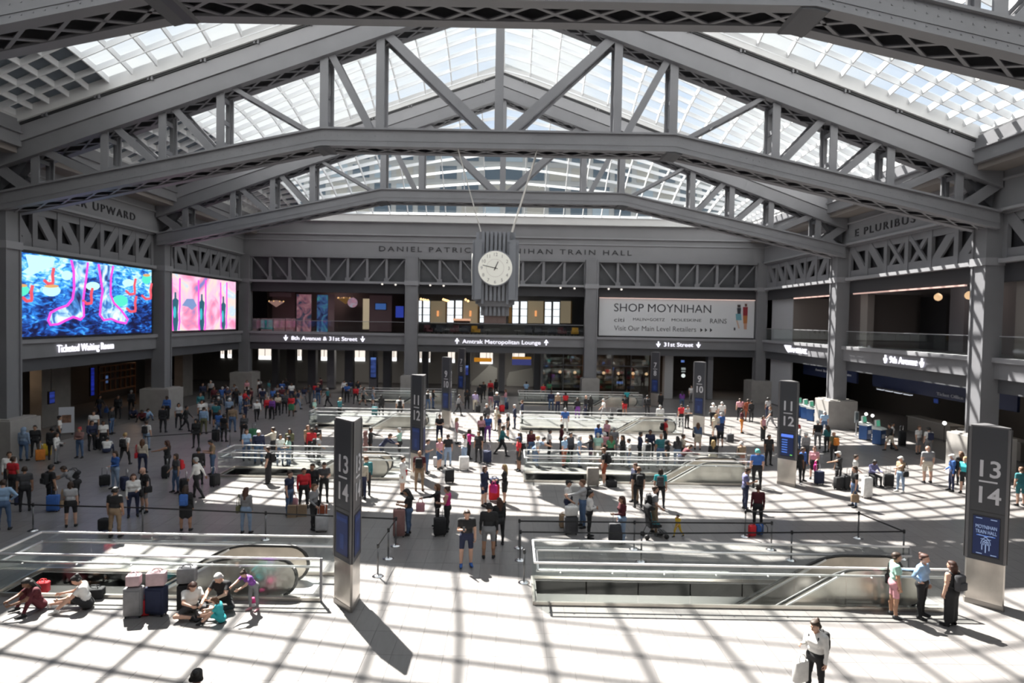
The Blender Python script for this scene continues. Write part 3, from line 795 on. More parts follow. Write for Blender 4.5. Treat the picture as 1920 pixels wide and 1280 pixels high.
# bright plume
blob(dsp, 'plume_shape', [zp(*p) for p in ((190, 305), (410, 330), (400, 400), (310, 430), (240, 462), (165, 440), (215, 400))], PALE, .012)
e, dsp = screen('video_screen', [(305, 511), (442, 528), (442, 616), (305, 621.6)], 'smaller video screen showing three dark figures on pink and peach',
    led('led_pink_wash', [(.30, (.22, .25, .62)), (.40, (.95, .30, .50)), (.50, (1.0, .62, .85)), (.58, (1, .80, .70)), (.68, (.62, .80, 1.0)), (.78, (1, .95, .9))], (.22, .35), 1.2, 1.05))
TEALD = emis('led_dark_teal', (.02, .12, .17), 1.0); TEALM = emis('led_teal', (.05, .55, .62), 1.0)
for cx, ty, by, w in ((1315, 590, 880, 24), (1513, 605, 880, 21), (1675, 622, 868, 18)):
    body = [(cx - .25 * w, ty), (cx + .25 * w, ty), (cx + .3 * w, ty + 45), (cx + w, ty + 62), (cx + .7 * w, ty + 150), (cx + .9 * w, ty + 210), (cx + .5 * w, by), (cx - .5 * w, by), (cx - .9 * w, ty + 210), (cx - .7 * w, ty + 150), (cx - w, ty + 62), (cx - .3 * w, ty + 45)]
    blob(dsp, 'figure_shape', [zp(*p) for p in body], TEALD, .012)
    blob(dsp, 'figure_light', ell(cx - 6, ty + 150, w * .45, 45), TEALM, .016)
    for s in (-1, 1):
        m = MB(); m.sweep([Vector(zp(cx + s * a * w, b)) + Vector((.03, 0, 0)) for a, b in ((1.3, ty - 105), (1.25, ty), (1.3, ty + 100), (1.05, ty + 160), (1.2, ty + 220), (.9, by - 5))], .07, 6); m.build('figure_outline', PINK, dsp)
blob(dsp, 'blue_patch', [zp(*p) for p in ((1365, 690), (1400, 640), (1450, 640), (1475, 690), (1440, 725), (1410, 700))], emis('led_slate', (.22, .32, .60), 1.0), .012)

# ---- white retail banner
bx0, bx1, bz0, bz1 = 9.72, 25.45, 6.40, 10.20
BN = empty('banner', ((bx0 + bx1) / 2, 69.2, bz0), label='wide white retail banner reading SHOP MOYNIHAN', cat='banner')
m = MB(); m.box(bx0, bx1, 69.2, 69.26, bz0, bz1); m.build('panel', mat('banner_white', (.62, .63, .65), .6), BN)
INK = mat('banner_ink', (.035, .035, .045), .6)
def bp(x, y): return at_y(1100 + x / 5.818, 540 + y / 5.818, 69.19)
def btext(body, x0, x1, yb, h, nme='print', m_=INK):
    a = bp(x0, yb); b = bp(x1, yb)
    text_obj(nme, body, h / 5.818 * 69.2 / 1280, m_, ((a[0] + b[0]) / 2, 69.195, (a[2] + b[2]) / 2), 0, BN, extrude=.006, width=b[0] - a[0])
btext('SHOP MOYNIHAN', 300, 1360, 262, 88); btext('citi', 300, 410, 367, 46); btext('MALIN+GOETZ', 505, 850, 357, 30); btext('MOLESKINE', 925, 1250, 364, 30)
btext('RAINS', 1345, 1525, 385, 52); btext('Visit Our Main Level Retailers', 300, 1195, 468, 54, m_=mat('banner_grey_ink', (.10, .10, .11), .6))
for x in (1240, 1290, 1345):
    a, b, c = bp(x, 435), bp(x + 26, 458), bp(x, 480)
    m = MB(); m.prism([(q[0], q[2]) for q in (a, b, c)], 'y', 69.188, 69.2); m.build('print_arrow', INK, BN)
def flat(poly, col, nme):
    m = MB(); m.prism([(bp(*p)[0], bp(*p)[2]) for p in poly], 'y', 69.186, 69.2); m.build('printed_figure', mat('print_' + nme, col, .6), BN)
flat([(1645, 180), (1680, 180), (1680, 212), (1645, 212)], (.05, .04, .04), 'hair'); flat([(1640, 215), (1685, 215), (1680, 280), (1645, 280)], (.03, .03, .04), 'black')
flat([(1625, 280), (1685, 280), (1690, 350), (1630, 350)], (.15, .35, .42), 'skirt'); flat([(1630, 350), (1645, 350), (1670, 440), (1655, 440)], (.55, .38, .30), 'skin')
flat([(1725, 170), (1750, 170), (1750, 200), (1725, 200)], (.12, .06, .05), 'brown'); flat([(1705, 205), (1758, 205), (1755, 300), (1705, 300)], (.25, .02, .03), 'red')
flat([(1705, 300), (1755, 300), (1750, 385), (1708, 385)], (.42, .16, .05), 'orange'); flat([(1712, 385), (1748, 385), (1745, 450), (1716, 450)], (.5, .28, .2), 'legs')
flat([(1605, 430), (1622, 430), (1622, 460), (1605, 460)], (.04, .04, .05), 'bag')
m = MB(); m.box(bx0, bx1, 69.02, 69.18, 10.20, 10.25)
m.thing('light_strip', emis('warm_strip', (1, .72, .64), .8), 'thin warm light strip above the white banner', 'lamp')

# ---- mezzanine behind the end wall
PINKW = mat('mauve_plaster', (.22, .145, .15), .7); DBR = mat('dark_brown_wall', (.07, .05, .045), .7)
PLAB = {'mauve_wall': 'mauve plaster wall of the mezzanine shop', 'mauve_pier': 'mauve pier of the mezzanine shop', 'bulkhead': 'mauve bulkhead over the display counters', 'lit_doorway': 'warmly lit doorway in the mezzanine shop', 'beige_panel': 'beige wall panel between lounge windows', 'gold_post': 'slim golden post beside lounge window'}
def panel(nme, px, Y, mt, par=None, d=.08):
    X0, X1, z0, z1 = pr(*px, Y); m = MB(); m.box(X0, X1, Y, Y + d, z0, z1); return m.thing('wall_' + nme, mt, PLAB.get(nme, nme.replace('_', ' ') + ' of the setting'), None, kind='structure')
m = MB(); m.box(-26, -9.9, 75, 75.2, 6.2, 11.2); m.thing('wall_mezzanine_rear', DBR, 'dark brown rear wall of the mezzanine shop', None, kind='structure')
for xx in (-9.9, 9.5): MB().box(xx, xx + .2, 69.7, 78, 6.2, 11.2).thing('wall_partition', DARKST, 'dark partition between mezzanine bays', None, kind='structure')
m = MB(); m.box(-9.7, 26, 78, 78.3, 6.2, 11.2); lw = m.thing('wall_lounge_rear', DARKST, 'rear wall of the lounge with tall windows', None, kind='structure')
panel('mauve_wall', (510, 548, 553, 620), 74.8, PINKW); panel('mauve_pier', (615, 552, 627, 621), 71.2, PINKW)
panel('mauve_wall', (692, 554, 735, 621), 73.0, PINKW); panel('bulkhead', (505, 549, 546, 556), 72, PINKW)
LEDP = led('led_reflect_pink', [(.3, (.03, .05, .10)), (.45, (.25, .10, .14)), (.6, (.42, .22, .24)), (.75, (.15, .22, .3))], (.01, .01), .5, .55)
def art(px, Y, seed, lab, cols):  # glowing panels paint the video screens' reflections in the shop glass
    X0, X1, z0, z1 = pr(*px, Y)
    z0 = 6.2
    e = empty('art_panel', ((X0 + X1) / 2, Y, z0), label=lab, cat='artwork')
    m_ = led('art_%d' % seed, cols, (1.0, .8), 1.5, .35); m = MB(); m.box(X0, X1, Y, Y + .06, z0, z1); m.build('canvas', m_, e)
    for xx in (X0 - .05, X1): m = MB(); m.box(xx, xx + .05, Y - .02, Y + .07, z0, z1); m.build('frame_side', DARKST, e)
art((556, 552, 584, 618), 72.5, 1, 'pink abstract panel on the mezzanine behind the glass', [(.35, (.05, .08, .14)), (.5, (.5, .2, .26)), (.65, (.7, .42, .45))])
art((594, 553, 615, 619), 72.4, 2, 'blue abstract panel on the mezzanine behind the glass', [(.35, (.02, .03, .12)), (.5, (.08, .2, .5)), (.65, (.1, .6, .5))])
for k, (a, b, c1, c2) in enumerate(((468, 482, (.35, .25, .32), 'mauve'), (489, 511, (.05, .42, .42), 'teal'), (513, 534, (.55, .30, .30), 'rose'), (536, 550, (.6, .25, .3), 'pink'))):
    X0, X1, z0, z1 = pr(a, 597, b, 621, 70.9)
    e = empty('display_counter', ((X0 + X1) / 2, 71.3, 6.2), label='%s fronted display counter on the mezzanine' % c2, cat='counter', group='coloured counters on the mezzanine')
    m = MB(); m.box(X0, X1, 70.9, 71.6, 6.2, z1 - .08); m.build('body', mat('counter_' + c2, c1, .5, noise=.3, nscale=2), e)
    m = MB(); m.box(X0 - .03, X1 + .03, 70.85, 71.65, z1 - .08, z1); m.build('top', mat('counter_top_mauve', (.5, .36, .4), .4), e)
    m = MB(); m.box(X0, X1, 70.86, 70.9, 6.2, 6.42); m.build('kickboard', mat('counter_kick', (.5, .34, .36), .5), e)
def chandelier(px, py, Y, label, r, colr):
    p = at_y(px, py, Y); e = empty('chandelier', (p[0], Y, p[2]), label=label, cat='lamp')
    m = MB(); m.tube((0, 0, .3), (0, 0, 11.2 - p[2]), .02, 6); m.build('stem', DARKST, e, world=False)
    m = MB(); m.lathe((0, 0, 0), [(.05, -.55 * r), (.4 * r, -.3 * r), (r, .1 * r), (r, .2 * r), (.1, .3)], 14); m.build('shade', emis('chand_' + label[:6], colr, .5), e, world=False)
    for k in range(8):
        a = k * PI / 4; m = MB(); m.lathe((r * 1.05 * math.cos(a), r * 1.05 * math.sin(a), .15 * r), [(.01, 0), (.07, .07), (.01, .16)], 6); m.build('bulb', emis('warm_bulb', (1, .6, .25), .9), e, world=False)
chandelier(518, 568, 72.8, 'mauve crystal chandelier with warm bulbs above display counters', .75, (.45, .26, .22))
chandelier(648, 562, 73.5, 'golden ring chandelier deep in the mezzanine shop', .8, (.22, .12, .04))
p = at_y(661, 567, 72.0); e = empty('disc_sign', (p[0], 72, p[2]), label='round pink and grey hanging disc on the mezzanine', cat='sign')
m = MB(); m.tube((0, 0, 0), (0, .06, 0), .52, 20); m.build('disc', led('disc_pink', [(.35, (.3, .3, .4)), (.5, (.6, .3, .4)), (.65, (.5, .5, .6))], (2, 2), 1, .5), e, world=False)
m = MB(); m.tube((0, .03, .5), (0, .03, 11.2 - p[2]), .015, 6); m.build('stem', DARKST, e, world=False)
panel('lit_doorway', (680, 560, 694, 617), 74.9, emis('warm_door', (.75, .62, .42), .45))
def tv(px, Y, label, col, s):
    X0, X1, z0, z1 = pr(*px, Y); e = empty('wall_television', ((X0 + X1) / 2, Y, z0), label=label, cat='television')
    m = MB(); m.box(X0, X1, Y - .08, Y, z0, z1); m.build('casing', BLACK, e)
    m = MB(); m.box(X0 + .06, X1 - .06, Y - .09, Y - .075, z0 + .06, z1 - .06); m.build('screen', emis('tv_' + label.split()[0] + label.split()[1], col, s), e)
tv((703, 568, 725, 581), 72.98, 'small blue television on the mauve mezzanine wall', (.05, .14, .42), .6)
tv((741, 573, 758, 596), 73.2, 'blue glowing monitor beside the mezzanine column', (.03, .06, .45), .6)
# shop front glass and balustrades on the mezzanine
def glass_run(lab, a, b, fixed, axis, n, z0=6.27, h=1.1, top=RAIL):
    mid = (a + b) / 2
    e = empty('glass_balustrade', (mid, fixed, z0) if axis == 'x' else (fixed, mid, z0), label=lab, cat='balustrade', group='mezzanine glass balustrades')
    for k in range(n):
        p, q = a + (b - a) * k / n + .02, a + (b - a) * (k + 1) / n - .02
        m = MB(); (m.box(p, q, fixed, fixed + .02, z0, z0 + h) if axis == 'x' else m.box(fixed, fixed + .02, p, q, z0, z0 + h)); m.build('pane', GLASSB, e)
    m = MB(); (m.box(a, b, fixed - .02, fixed + .04, z0 + h, z0 + h + .05) if axis == 'x' else m.box(fixed - .02, fixed + .04, a, b, z0 + h, z0 + h + .05)); m.build('cap_rail', STEEL2, e)
glass_run('glass balustrade before the pink mezzanine shop', -25.4, -9.9, 69.15, 'x', 9)
glass_run('glass balustrade before the lounge behind the clock', -8.5, 8.15, 69.15, 'x', 10)
glass_run('glass balustrade over the 9th Avenue sign', 37.0, 51.9, 26.35, 'y', 9)
glass_run('glass balustrade over the rail company sign', 53.3, 68.3, 26.35, 'y', 9)
glass_run('glass balustrade on the ticketing wall next to the nearest column', 21, 35.6, 26.35, 'y', 9)
# lounge windows, panels, lamps
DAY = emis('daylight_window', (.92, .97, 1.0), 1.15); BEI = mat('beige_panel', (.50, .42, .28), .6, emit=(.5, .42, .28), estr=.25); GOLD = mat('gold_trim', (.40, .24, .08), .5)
def lz(x, y): return 770 + x / 5.818, 530 + y / 5.818
wi = 0
for (a, b, t, bt) in ((80, 122, 195, 425), (135, 210, 195, 425), (398, 472, 195, 430), (488, 562, 195, 430), (755, 798, 265, 432), (1110, 1178, 205, 440), (1197, 1270, 205, 440), (1462, 1535, 210, 445), (1552, 1625, 210, 445)):
    wi += 1
    x_0, y_0 = lz(a, t); x_1, y_1 = lz(b, bt); X0, X1, z0, z1 = pr(x_0, y_0, x_1, y_1, 77.8)
    w = empty('window_%d' % wi, ((X0 + X1) / 2, 77.8, z0), label='tall bright lounge window with grey bars', kind='structure')
    m = MB(); m.box(X0, X1, 77.8, 77.86, z0, z1); m.build('pane', DAY, w)
    for f in (.33, .66): m = MB(); m.box(X0, X1, 77.76, 77.8, z0 + (z1 - z0) * f - .03, z0 + (z1 - z0) * f + .03); m.build('glazing_bar', STEEL2, w)
    for xx in (X0 - .08, X1): m = MB(); m.box(xx, xx + .08, 77.72, 77.9, z0, z1); m.build('jamb', DARKST, w)
for (a, b) in ((215, 385), (570, 735), (1275, 1450), (1632, 1750)):
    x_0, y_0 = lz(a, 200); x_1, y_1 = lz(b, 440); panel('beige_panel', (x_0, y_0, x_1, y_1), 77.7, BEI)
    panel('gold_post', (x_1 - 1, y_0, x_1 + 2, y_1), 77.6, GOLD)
x_0, y_0 = lz(1065, 265); x_1, y_1 = lz(1105, 440); panel('gold_post', (x_0, y_0, x_1, y_1), 77.6, GOLD)
for x in (297, 652, 1365):
    px, py = lz(x, 335); p = at_y(px, py, 77.5); e = empty('wall_sconce', (p[0], 77.5, p[2]), label='slim glowing orange sconce on beige lounge panel', cat='lamp', group='lounge wall sconces')
    m = MB(); m.box(-.11, .11, -.1, 0, -.32, .32); m.build('shade', emis('orange_sconce', (1, .42, .16), .9), e, world=False)
    m = MB(); m.box(-.04, .04, 0, .1, -.36, .36); m.build('back_plate', GOLD, e, world=False)
for x, y in ((112, 178), (140, 184), (162, 189), (188, 193), (357, 182), (375, 188), (393, 194), (410, 199), (600, 184), (627, 199)):
    px, py = lz(x, y); p = at_y(px, py, 74.5); e = empty('pendant_lamp', (p[0], 74.5, p[2]), label='glowing golden pendant bulb in the lounge', cat='lamp', group='pendant bulbs in the lounge')
    m = MB(); m.lathe((0, 0, -.13), [(.01, 0), (.11, .06), (.13, .13), (.09, .22), (.02, .27)], 10); m.build('bulb', emis('gold_bulb', (1, .62, .28), 2.2), e, world=False)
    m = MB(); m.tube((0, 0, .12), (0, 0, 11.2 - p[2]), .012, 5); m.build('cord', BLACK, e, world=False)
x_0, y_0 = lz(470, 392); x_1, y_1 = lz(645, 412); X0, X1, z0, z1 = pr(x_0, y_0, x_1, y_1, 76.6)
e = empty('bar_counter', ((X0 + X1) / 2, 76.8, 6.2), label='lounge bar counter with glowing orange top edge', cat='counter')
m = MB(); m.box(X0, X1, 76.6, 77.2, 6.2, z0); m.build('body', DBR, e); m = MB(); m.box(X0 - .05, X1 + .05, 76.5, 77.3, z0, z1); m.build('top', emis('orange_bar', (1, .55, .36), .7), e)
FAB = [mat('lounge_dark', (.03, .03, .04), .8), mat('lounge_maroon', (.10, .03, .04), .8), mat('lounge_grey', (.11, .11, .12), .8), mat('lounge_mustard', (.45, .24, .02), .8)]
FN = ['black', 'maroon', 'grey', 'mustard']
rs = random.Random(5)
def lounge_chair(x, y, rz, k, where):
    e = empty('lounge_chair', (x, y, 6.2), rz, '%s lounge chair on the mezzanine %s' % (FN[k], where), 'chair', 'lounge chairs on the mezzanine')
    m = MB(); m.box(-.32, .32, -.3, .3, .28, .46); m.build('seat', FAB[k], e, world=False)
    m = MB(); m.box(-.32, .32, .24, .36, .4, .95); m.build('backrest', FAB[k], e, world=False)
    for s in (-1, 1): m = MB(); m.box(s * .32 - .05, s * .32 + .05, -.3, .34, .3, .64); m.build('armrest', FAB[k], e, world=False)
    for sx in (-.27, .27):
        for sy in (-.25, .28): m = MB(); m.tube((sx, sy, 0), (sx, sy, .29), .025, 6); m.build('leg', BLACK, e, world=False)
for i, x in enumerate((-7.7, -6.6, -5.0, -3.9, -2.8, 2.6, 3.6, 5.0, 6.1, 7.4)):
    for j in range(2):
        k = rs.choice([0, 0, 1, 2]); 
        if (i, j) in ((4, 0), (9, 0)): k = 3
        lounge_chair(x + j * .25, 70.3 + j * 1.9, rs.choice([0, PI, .6, -.5]), k, 'behind the glass rail' if j == 0 else 'in the second row of the lounge')
for x in (-5.8, -1.6, 1.5, 4.3, 6.8):
    e = empty('side_table', (x, 71.2, 6.2), label='small round dark table among the lounge chairs', cat='table', group='lounge side tables')
    m = MB(); m.tube((0, 0, .5), (0, 0, .54), .34, 14); m.build('top', mat('table_top_grey', (.2, .19, .18), .4), e, world=False)
    m = MB(); m.tube((0, 0, .02), (0, 0, .5), .04, 8); m.build('stem', BLACK, e, world=False)
    m = MB(); m.tube((0, 0, 0), (0, 0, .02), .2, 12); m.build('base', BLACK, e, world=False)

# ---- right mezzanine
MB().box(31.5, 31.7, .6, 69, 6.2, 11.2).thing('wall_mezzanine_rear_wall', mat('mezz_taupe', (.14, .128, .128), .8), 'mezzanine rear wall on the ticketing mezzanine', None, kind='structure')
def xrect(nme, px, X, mt, par, d=.1):
    s = 1 if X > 0 else -1
    a = at_x(px[0], px[1], X); b = at_x(px[2], px[3], X); y0, y1 = sorted((a[1], b[1])); z0, z1 = sorted((a[2], b[2]))
    return MB().box(min(X, X + s * d), max(X, X + s * d), y0, y1, z0, z1).build(nme, mt, par)
MB().box(26.9, 27.1, 63.2, 68.3, 6.2, 10.3).thing('wall_white_partition', mat('pale_partition', (.42, .42, .44), .7), 'white partition on the ticketing mezzanine', None, kind='structure')
MB().box(26.9, 31.5, 63.1, 63.3, 6.2, 10.3).thing('wall_partition', SOFFIT, 'partition on the ticketing mezzanine', None, kind='structure')
MB().box(26.9, 27.4, 50.0, 51.0, 6.2, 10.2).thing('wall_taupe_pier', SOFFIT, 'taupe pier on the ticketing mezzanine', None, kind='structure')
MB().box(27.4, 31.5, 51.0, 51.3, 6.2, 10.2).thing('wall_partition', mat('taupe_wall', (.12, .105, .10), .8), 'partition on the ticketing mezzanine', None, kind='structure')
MB().box(31.0, 31.4, 45.5, 47.0, 6.2, 10.6).thing('wall_grey_pier', mat('wall_grey_pier', (.17, .165, .18), .7), 'grey pier on the ticketing mezzanine', None, kind='structure')
MB().box(30.9, 31.45, 47.2, 50.2, 6.2, 10.0).thing('wall_dark_opening', BLACK, 'dark opening on the ticketing mezzanine', None, kind='structure')
MB().box(26.9, 27.5, 33.6, 35.3, 6.2, 11.2).thing('wall_taupe_pier', SOFFIT, 'taupe pier on the ticketing mezzanine', None, kind='structure')
for (y0, y1, lb) in ((53.6, 62.0, 'over the rail company sign'), (38.6, 51.2, 'over the 9th Avenue sign'), (21, 33.4, 'on the ticketing wall next to the nearest column')):
    MB().box(26.4, 26.54, y0, y1, 10.17, 10.26).thing('light_strip', emis('rose_strip', (1, .66, .58), .55), 'thin rosy light strip under the header ' + lb, 'lamp', group='mezzanine light strips')
for px, py in ((1759, 557), (1817, 554)):
    p = at_x(px, py, 28.5); e = empty('globe_lamp', (28.5, p[1], p[2]), label='glowing amber globe lamp under the mezzanine ceiling', cat='lamp', group='amber globe lamps')
    m = MB(); m.lathe((0, 0, -.24), [(.02, 0), (.15, .05), (.23, .15), (.25, .25), (.22, .36), (.13, .45), (.05, .5)], 16); m.build('globe', emis('amber_globe', (.95, .62, .34), .85), e, smooth=True, world=False)
    m = MB(); m.tube((0, 0, .24), (0, 0, 11.2 - p[2]), .02, 6); m.build('stem', BLACK, e, world=False)
# ================================================================ GROUND FLOOR ROOMS
def rm(nme, label, mt, *b): return MB().box(*b).thing(nme, mt, label, None, kind='structure')
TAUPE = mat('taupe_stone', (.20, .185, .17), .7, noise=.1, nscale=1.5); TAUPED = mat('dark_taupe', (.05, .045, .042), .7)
GREYP = mat('grey_pilaster', (.40, .40, .40), .7)
# behind the end wall: rear wall with daylight windows, piers, screens, hanging signs
rm('wall_arcade_rear', 'grey stone rear wall with bright street windows', mat('arcade_stone', (.36, .35, .33), .7), -40, 12, 82, 82.3, 0, 4.45)
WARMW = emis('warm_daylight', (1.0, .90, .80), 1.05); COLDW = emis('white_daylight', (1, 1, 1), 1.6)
for k, (a, b, t, bt) in enumerate(((485, 509, 652, 667), (555, 566, 653, 668), (602, 614, 654, 669), (662, 685, 655, 670), (733, 744, 656, 670), (787, 791, 658, 672), (803, 807, 659, 672), (840, 853, 659, 673), (900, 924, 660, 675), (961, 984, 660, 669), (414, 421, 655, 664), (427, 435, 654, 664))):
    X0, X1, z0, z1 = pr(a, t, b, bt, 81.9)
    w = empty('window_%d' % (20 + k), ((X0 + X1) / 2, 81.9, z0), label='small bright street window in the arcade rear wall', kind='structure')
    MB().box(X0, X1, 81.9, 81.95, z0, z1).build('pane', WARMW, w)
    MB().box(X0, X1, 81.9, 81.95, z0 - .42, z0).build('lower_pane', COLDW, w)  # glowing strip painted as the bright reflection below the window
    MB().box((X0 + X1) / 2 - .03, (X0 + X1) / 2 + .03, 81.86, 81.9, z0, z1).build('glazing_bar', STEEL2, w)
    for xx in (X0 - .1, X1): MB().box(xx, xx + .1, 81.8, 82, z0 - .42, z1).build('jamb', GREYP, w)
for (a, b, mt, c) in ((510, 521, DARKST, 'dark'), (537, 553, TAUPED, 'dark brown'), (577, 592, DARKST, 'dark'), (613, 627, STEEL, 'grey'), (646, 662, DARKST, 'dark'), (692, 707, STEEL, 'grey'), (718, 733, DARKST, 'dark'), (792, 803, DARKST, 'dark'), (871, 882, DARKST, 'dark'), (935, 947, STEEL, 'grey'), (1001, 1013, DARKST, 'dark'), (1014, 1033, GREYP, 'pale grey')):
    X0, X1, _, _ = pr(a, 660, b, 700, 73.5)
    e = empty('pier', ((X0 + X1) / 2, 73.8, 0), label='%s square pier in the arcade under the end mezzanine' % c, cat='pier', group='piers of the end arcade')
    MB().box(X0, X1, 73.5, 73.5 + X1 - X0, 0, 4.43).build('shaft', mt, e); MB().box(X0 - .04, X1 + .04, 73.46, 73.54 + X1 - X0, 0, .15).build('foot', DARKST, e)
def hanger(e, x, y, z):
    if z < 4.3: MB().tube((x, y, z - .02), (x, y, 4.43), .03, 6).build('ceiling_mount', BLACK, e)
def info_screen(px, Y, label, col=(.05, .12, .5), X=None, s=.5, legs=False):
    if X is None:
        X0, X1, z0, z1 = pr(*px, Y); e = empty('info_screen', ((X0 + X1) / 2, Y, z0), label=label, cat='screen', group='information screens')
        MB().box(X0, X1, Y, Y + .3, z0, z1).build('casing', BLACK, e); hanger(e, (X0 + X1) / 2, Y + .15, z1); MB().box(X0 + .05, X1 - .05, Y - .015, Y, z0 + .06, z1 - .06).build('display', led('info_%d' % len(bpy.data.materials), [(.4, tuple(c * .4 for c in col)), (.6, col)], (1, 3), .2, s), e)
        MB().box(X0 + .05, X1 - .05, Y - .02, Y - .012, z1 - .3, z1 - .06).build('header', emis('info_header', (.15, .28, .75), .6), e)
    else:
        sg = 1 if X > 0 else -1
        a = at_x(px[0], px[3], X); b = at_x(px[2], px[1], X); y0, y1 = sorted((a[1], b[1])); z0, z1 = sorted((a[2], b[2]))
        e = empty('info_screen', (X, (y0 + y1) / 2, z0), label=label, cat='screen', group='information screens')
        MB().box(min(X, X + sg * .12), max(X, X + sg * .12), y0, y1, z0, z1).build('casing', BLACK, e); hanger(e, X + sg * .06, (y0 + y1) / 2, z1)
        MB().box(min(X, X - sg * .015), max(X, X - sg * .015), y0 + .05, y1 - .05, z0 + .06, z1 - .06).build('display', led('info_%d' % len(bpy.data.materials), [(.4, tuple(c * .3 for c in col)), (.6, col)], (.3, 4), .2, s), e)
    return e
info_screen((694, 669, 706, 708), 73.2, 'tall blue information screen on a grey arcade pier', (.07, .13, .45))
info_screen((871, 684, 879, 704), 73.2, 'narrow blue information screen on a dark arcade pier', (.05, .08, .4))
for (px, label, col) in (((889, 671, 922, 678), 'orange overhead sign in the arcade', (.75, .30, .02)), ((960, 669, 996, 673), 'thin orange overhead sign above a blue one', (.55, .25, .02)), ((960, 673, 996, 684), 'dark blue overhead sign in the arcade', (.06, .07, .25))):
    X0, X1, z0, z1 = pr(*px, 74.5); e = empty('overhead_sign', ((X0 + X1) / 2, 74.5, z0), label=label, cat='sign')
    MB().box(X0, X1, 74.5, 74.62, z0, z1).build('panel', emis('sign_' + label[:11], col, .6), e)
    for xx in (X0 + .2, X1 - .2) if 'dark' not in label else (): MB().tube((xx, 74.56, z1), (xx, 74.56, 4.45), .02, 6).build('hanger', DARKST, e)
# pale slabs standing in for slanted bright reflections in the arcade centre
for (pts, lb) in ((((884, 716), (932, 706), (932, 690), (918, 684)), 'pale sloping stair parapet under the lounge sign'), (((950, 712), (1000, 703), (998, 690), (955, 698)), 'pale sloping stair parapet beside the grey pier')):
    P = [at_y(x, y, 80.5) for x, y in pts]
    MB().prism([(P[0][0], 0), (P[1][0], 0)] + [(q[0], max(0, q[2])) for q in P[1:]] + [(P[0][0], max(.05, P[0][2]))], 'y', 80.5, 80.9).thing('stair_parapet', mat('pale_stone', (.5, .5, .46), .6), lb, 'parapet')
# shop front to the right of the lounge sign
DG = mat('shop_rear', (.14, .105, .085), .8)
rm('wall_shop_rear', 'brown rear wall of the glazed shop', DG, 4.0, 17.5, 77, 77.2, 0, 4.45)
rm('wall_shop_side', 'dark side wall of the glazed shop', TAUPED, 17.3, 17.5, 70.6, 77, 0, 4.45)
sf = empty('shop_front', (11, 70.5, 0), label='glazed shop front with dark frames under the retail banner', cat='shop front')
for k, (a, b) in enumerate(((4.2, 6.3), (6.3, 8.3), (9.5, 11.4), (11.4, 13.3), (13.3, 15.2))):
    MB().box(a + .04, b - .04, 70.5, 70.53, .1, 3.2).build('pane', GLASSD, sf); MB().box(a + .04, b - .04, 70.5, 70.53, 3.3, 4.4).build('upper_pane', GLASSD, sf)
    MB().box(a - .04, a + .04, 70.45, 70.58, 0, 4.43).build('mullion', DARKST, sf)
MB().box(4.2, 15.2, 70.45, 70.58, 3.2, 3.3).build('transom', DARKST, sf); MB().box(4.2, 15.2, 70.4, 70.6, 0, .1).build('sill', DARKST, sf)
for px, py in ((1132, 699), (1160, 700), (1187, 700), (1212, 701), (1050, 697), (1078, 698)):
    p = at_y(px, py, 73.5); e = empty('pendant_lamp', (p[0], 73.5, p[2]), label='warm pendant lamp glowing inside the glazed shop', cat='lamp', group='shop pendant lamps')
    MB().lathe((0, 0, -.16), [(.02, 0), (.14, .05), (.18, .16), (.12, .28), (.03, .32)], 10).build('shade', emis('shop_lamp', (1, .62, .34), 1.6), e, world=False)
    MB().tube((0, 0, .15), (0, 0, 4.45 - p[2]), .012, 5).build('cord', BLACK, e, world=False)
SHCOL = [(.35, .06, .05), (.08, .2, .14), (.3, .22, .15), (.1, .12, .25), (.4, .35, .3)]
for k in range(9):
    x = 4.8 + k * 1.2
    e = empty('display_shelf', (x, 76.6, 0), label='tall shop shelf of mixed goods behind the glazed front', cat='shelf', group='shelves in the glazed shop')
    MB().box(x - .55, x + .55, 76.7, 76.95, 0, 2.4).build('carcass', mat('shelf_wood', (.12, .08, .055), .6), e)
    for j in range(4):
        MB().box(x - .5, x + .5, 76.4, 76.7, .3 + j * .55, .34 + j * .55).build('shelf_board', mat('shelf_wood', (.12, .08, .055), .6), e)
        MB().box(x - .42, x + .38, 76.45, 76.68, .34 + j * .55, .62 + j * .55).build('goods', mat('goods_%d' % ((k + j) % 5), SHCOL[(k + j) % 5], .6, noise=.5, nscale=9), e)
info_screen((1155, 714, 1169, 719), 72.0, 'small pale blue shop screen', (.25, .35, .6))
X0, X1, _, _ = pr(1245, 660, 1263, 745, 70.2); rm('wall_pilaster', 'pale grey pilaster between shop front and corridor', GREYP, X0, X1, 70.2, 71.2, 0, 4.45)
X0, X1, _, _ = pr(1326, 660, 1338, 745, 70.2); rm('wall_pilaster', 'dark grey pilaster in the end corridor', STEEL, X0, X1, 70.2, 71.2, 0, 4.45)
rm('wall_corridor_rear', 'dark rear wall of the end corridor', TAUPED, 17.5, 40, 80, 80.2, 0, 4.45)
info_screen((1276, 674, 1284, 680), 73, 'small violet blue screen in the dark corridor', (.06, .05, .5))
p = at_y(1281, 704, 73); e = empty('lit_emblem', (p[0], 73, p[2]), label='round white lit emblem hanging in the dark corridor', cat='sign')
MB().tube((0, 0, 0), (0, -.06, 0), .21, 16).build('disc', emis('lit_disc', (.85, .92, .9), .9), e, world=False)
MB().box(-.2, .2, -.06, 0, .38, .5).box(-.22, .22, -.06, 0, .62, .86).build('plate', emis('lit_plate', (.4, .45, .45), .6), e, world=False)
MB().tube((0, -.03, .86), (0, -.03, 4.45 - p[2]), .012, 5).build('hanger', BLACK, e, world=False)

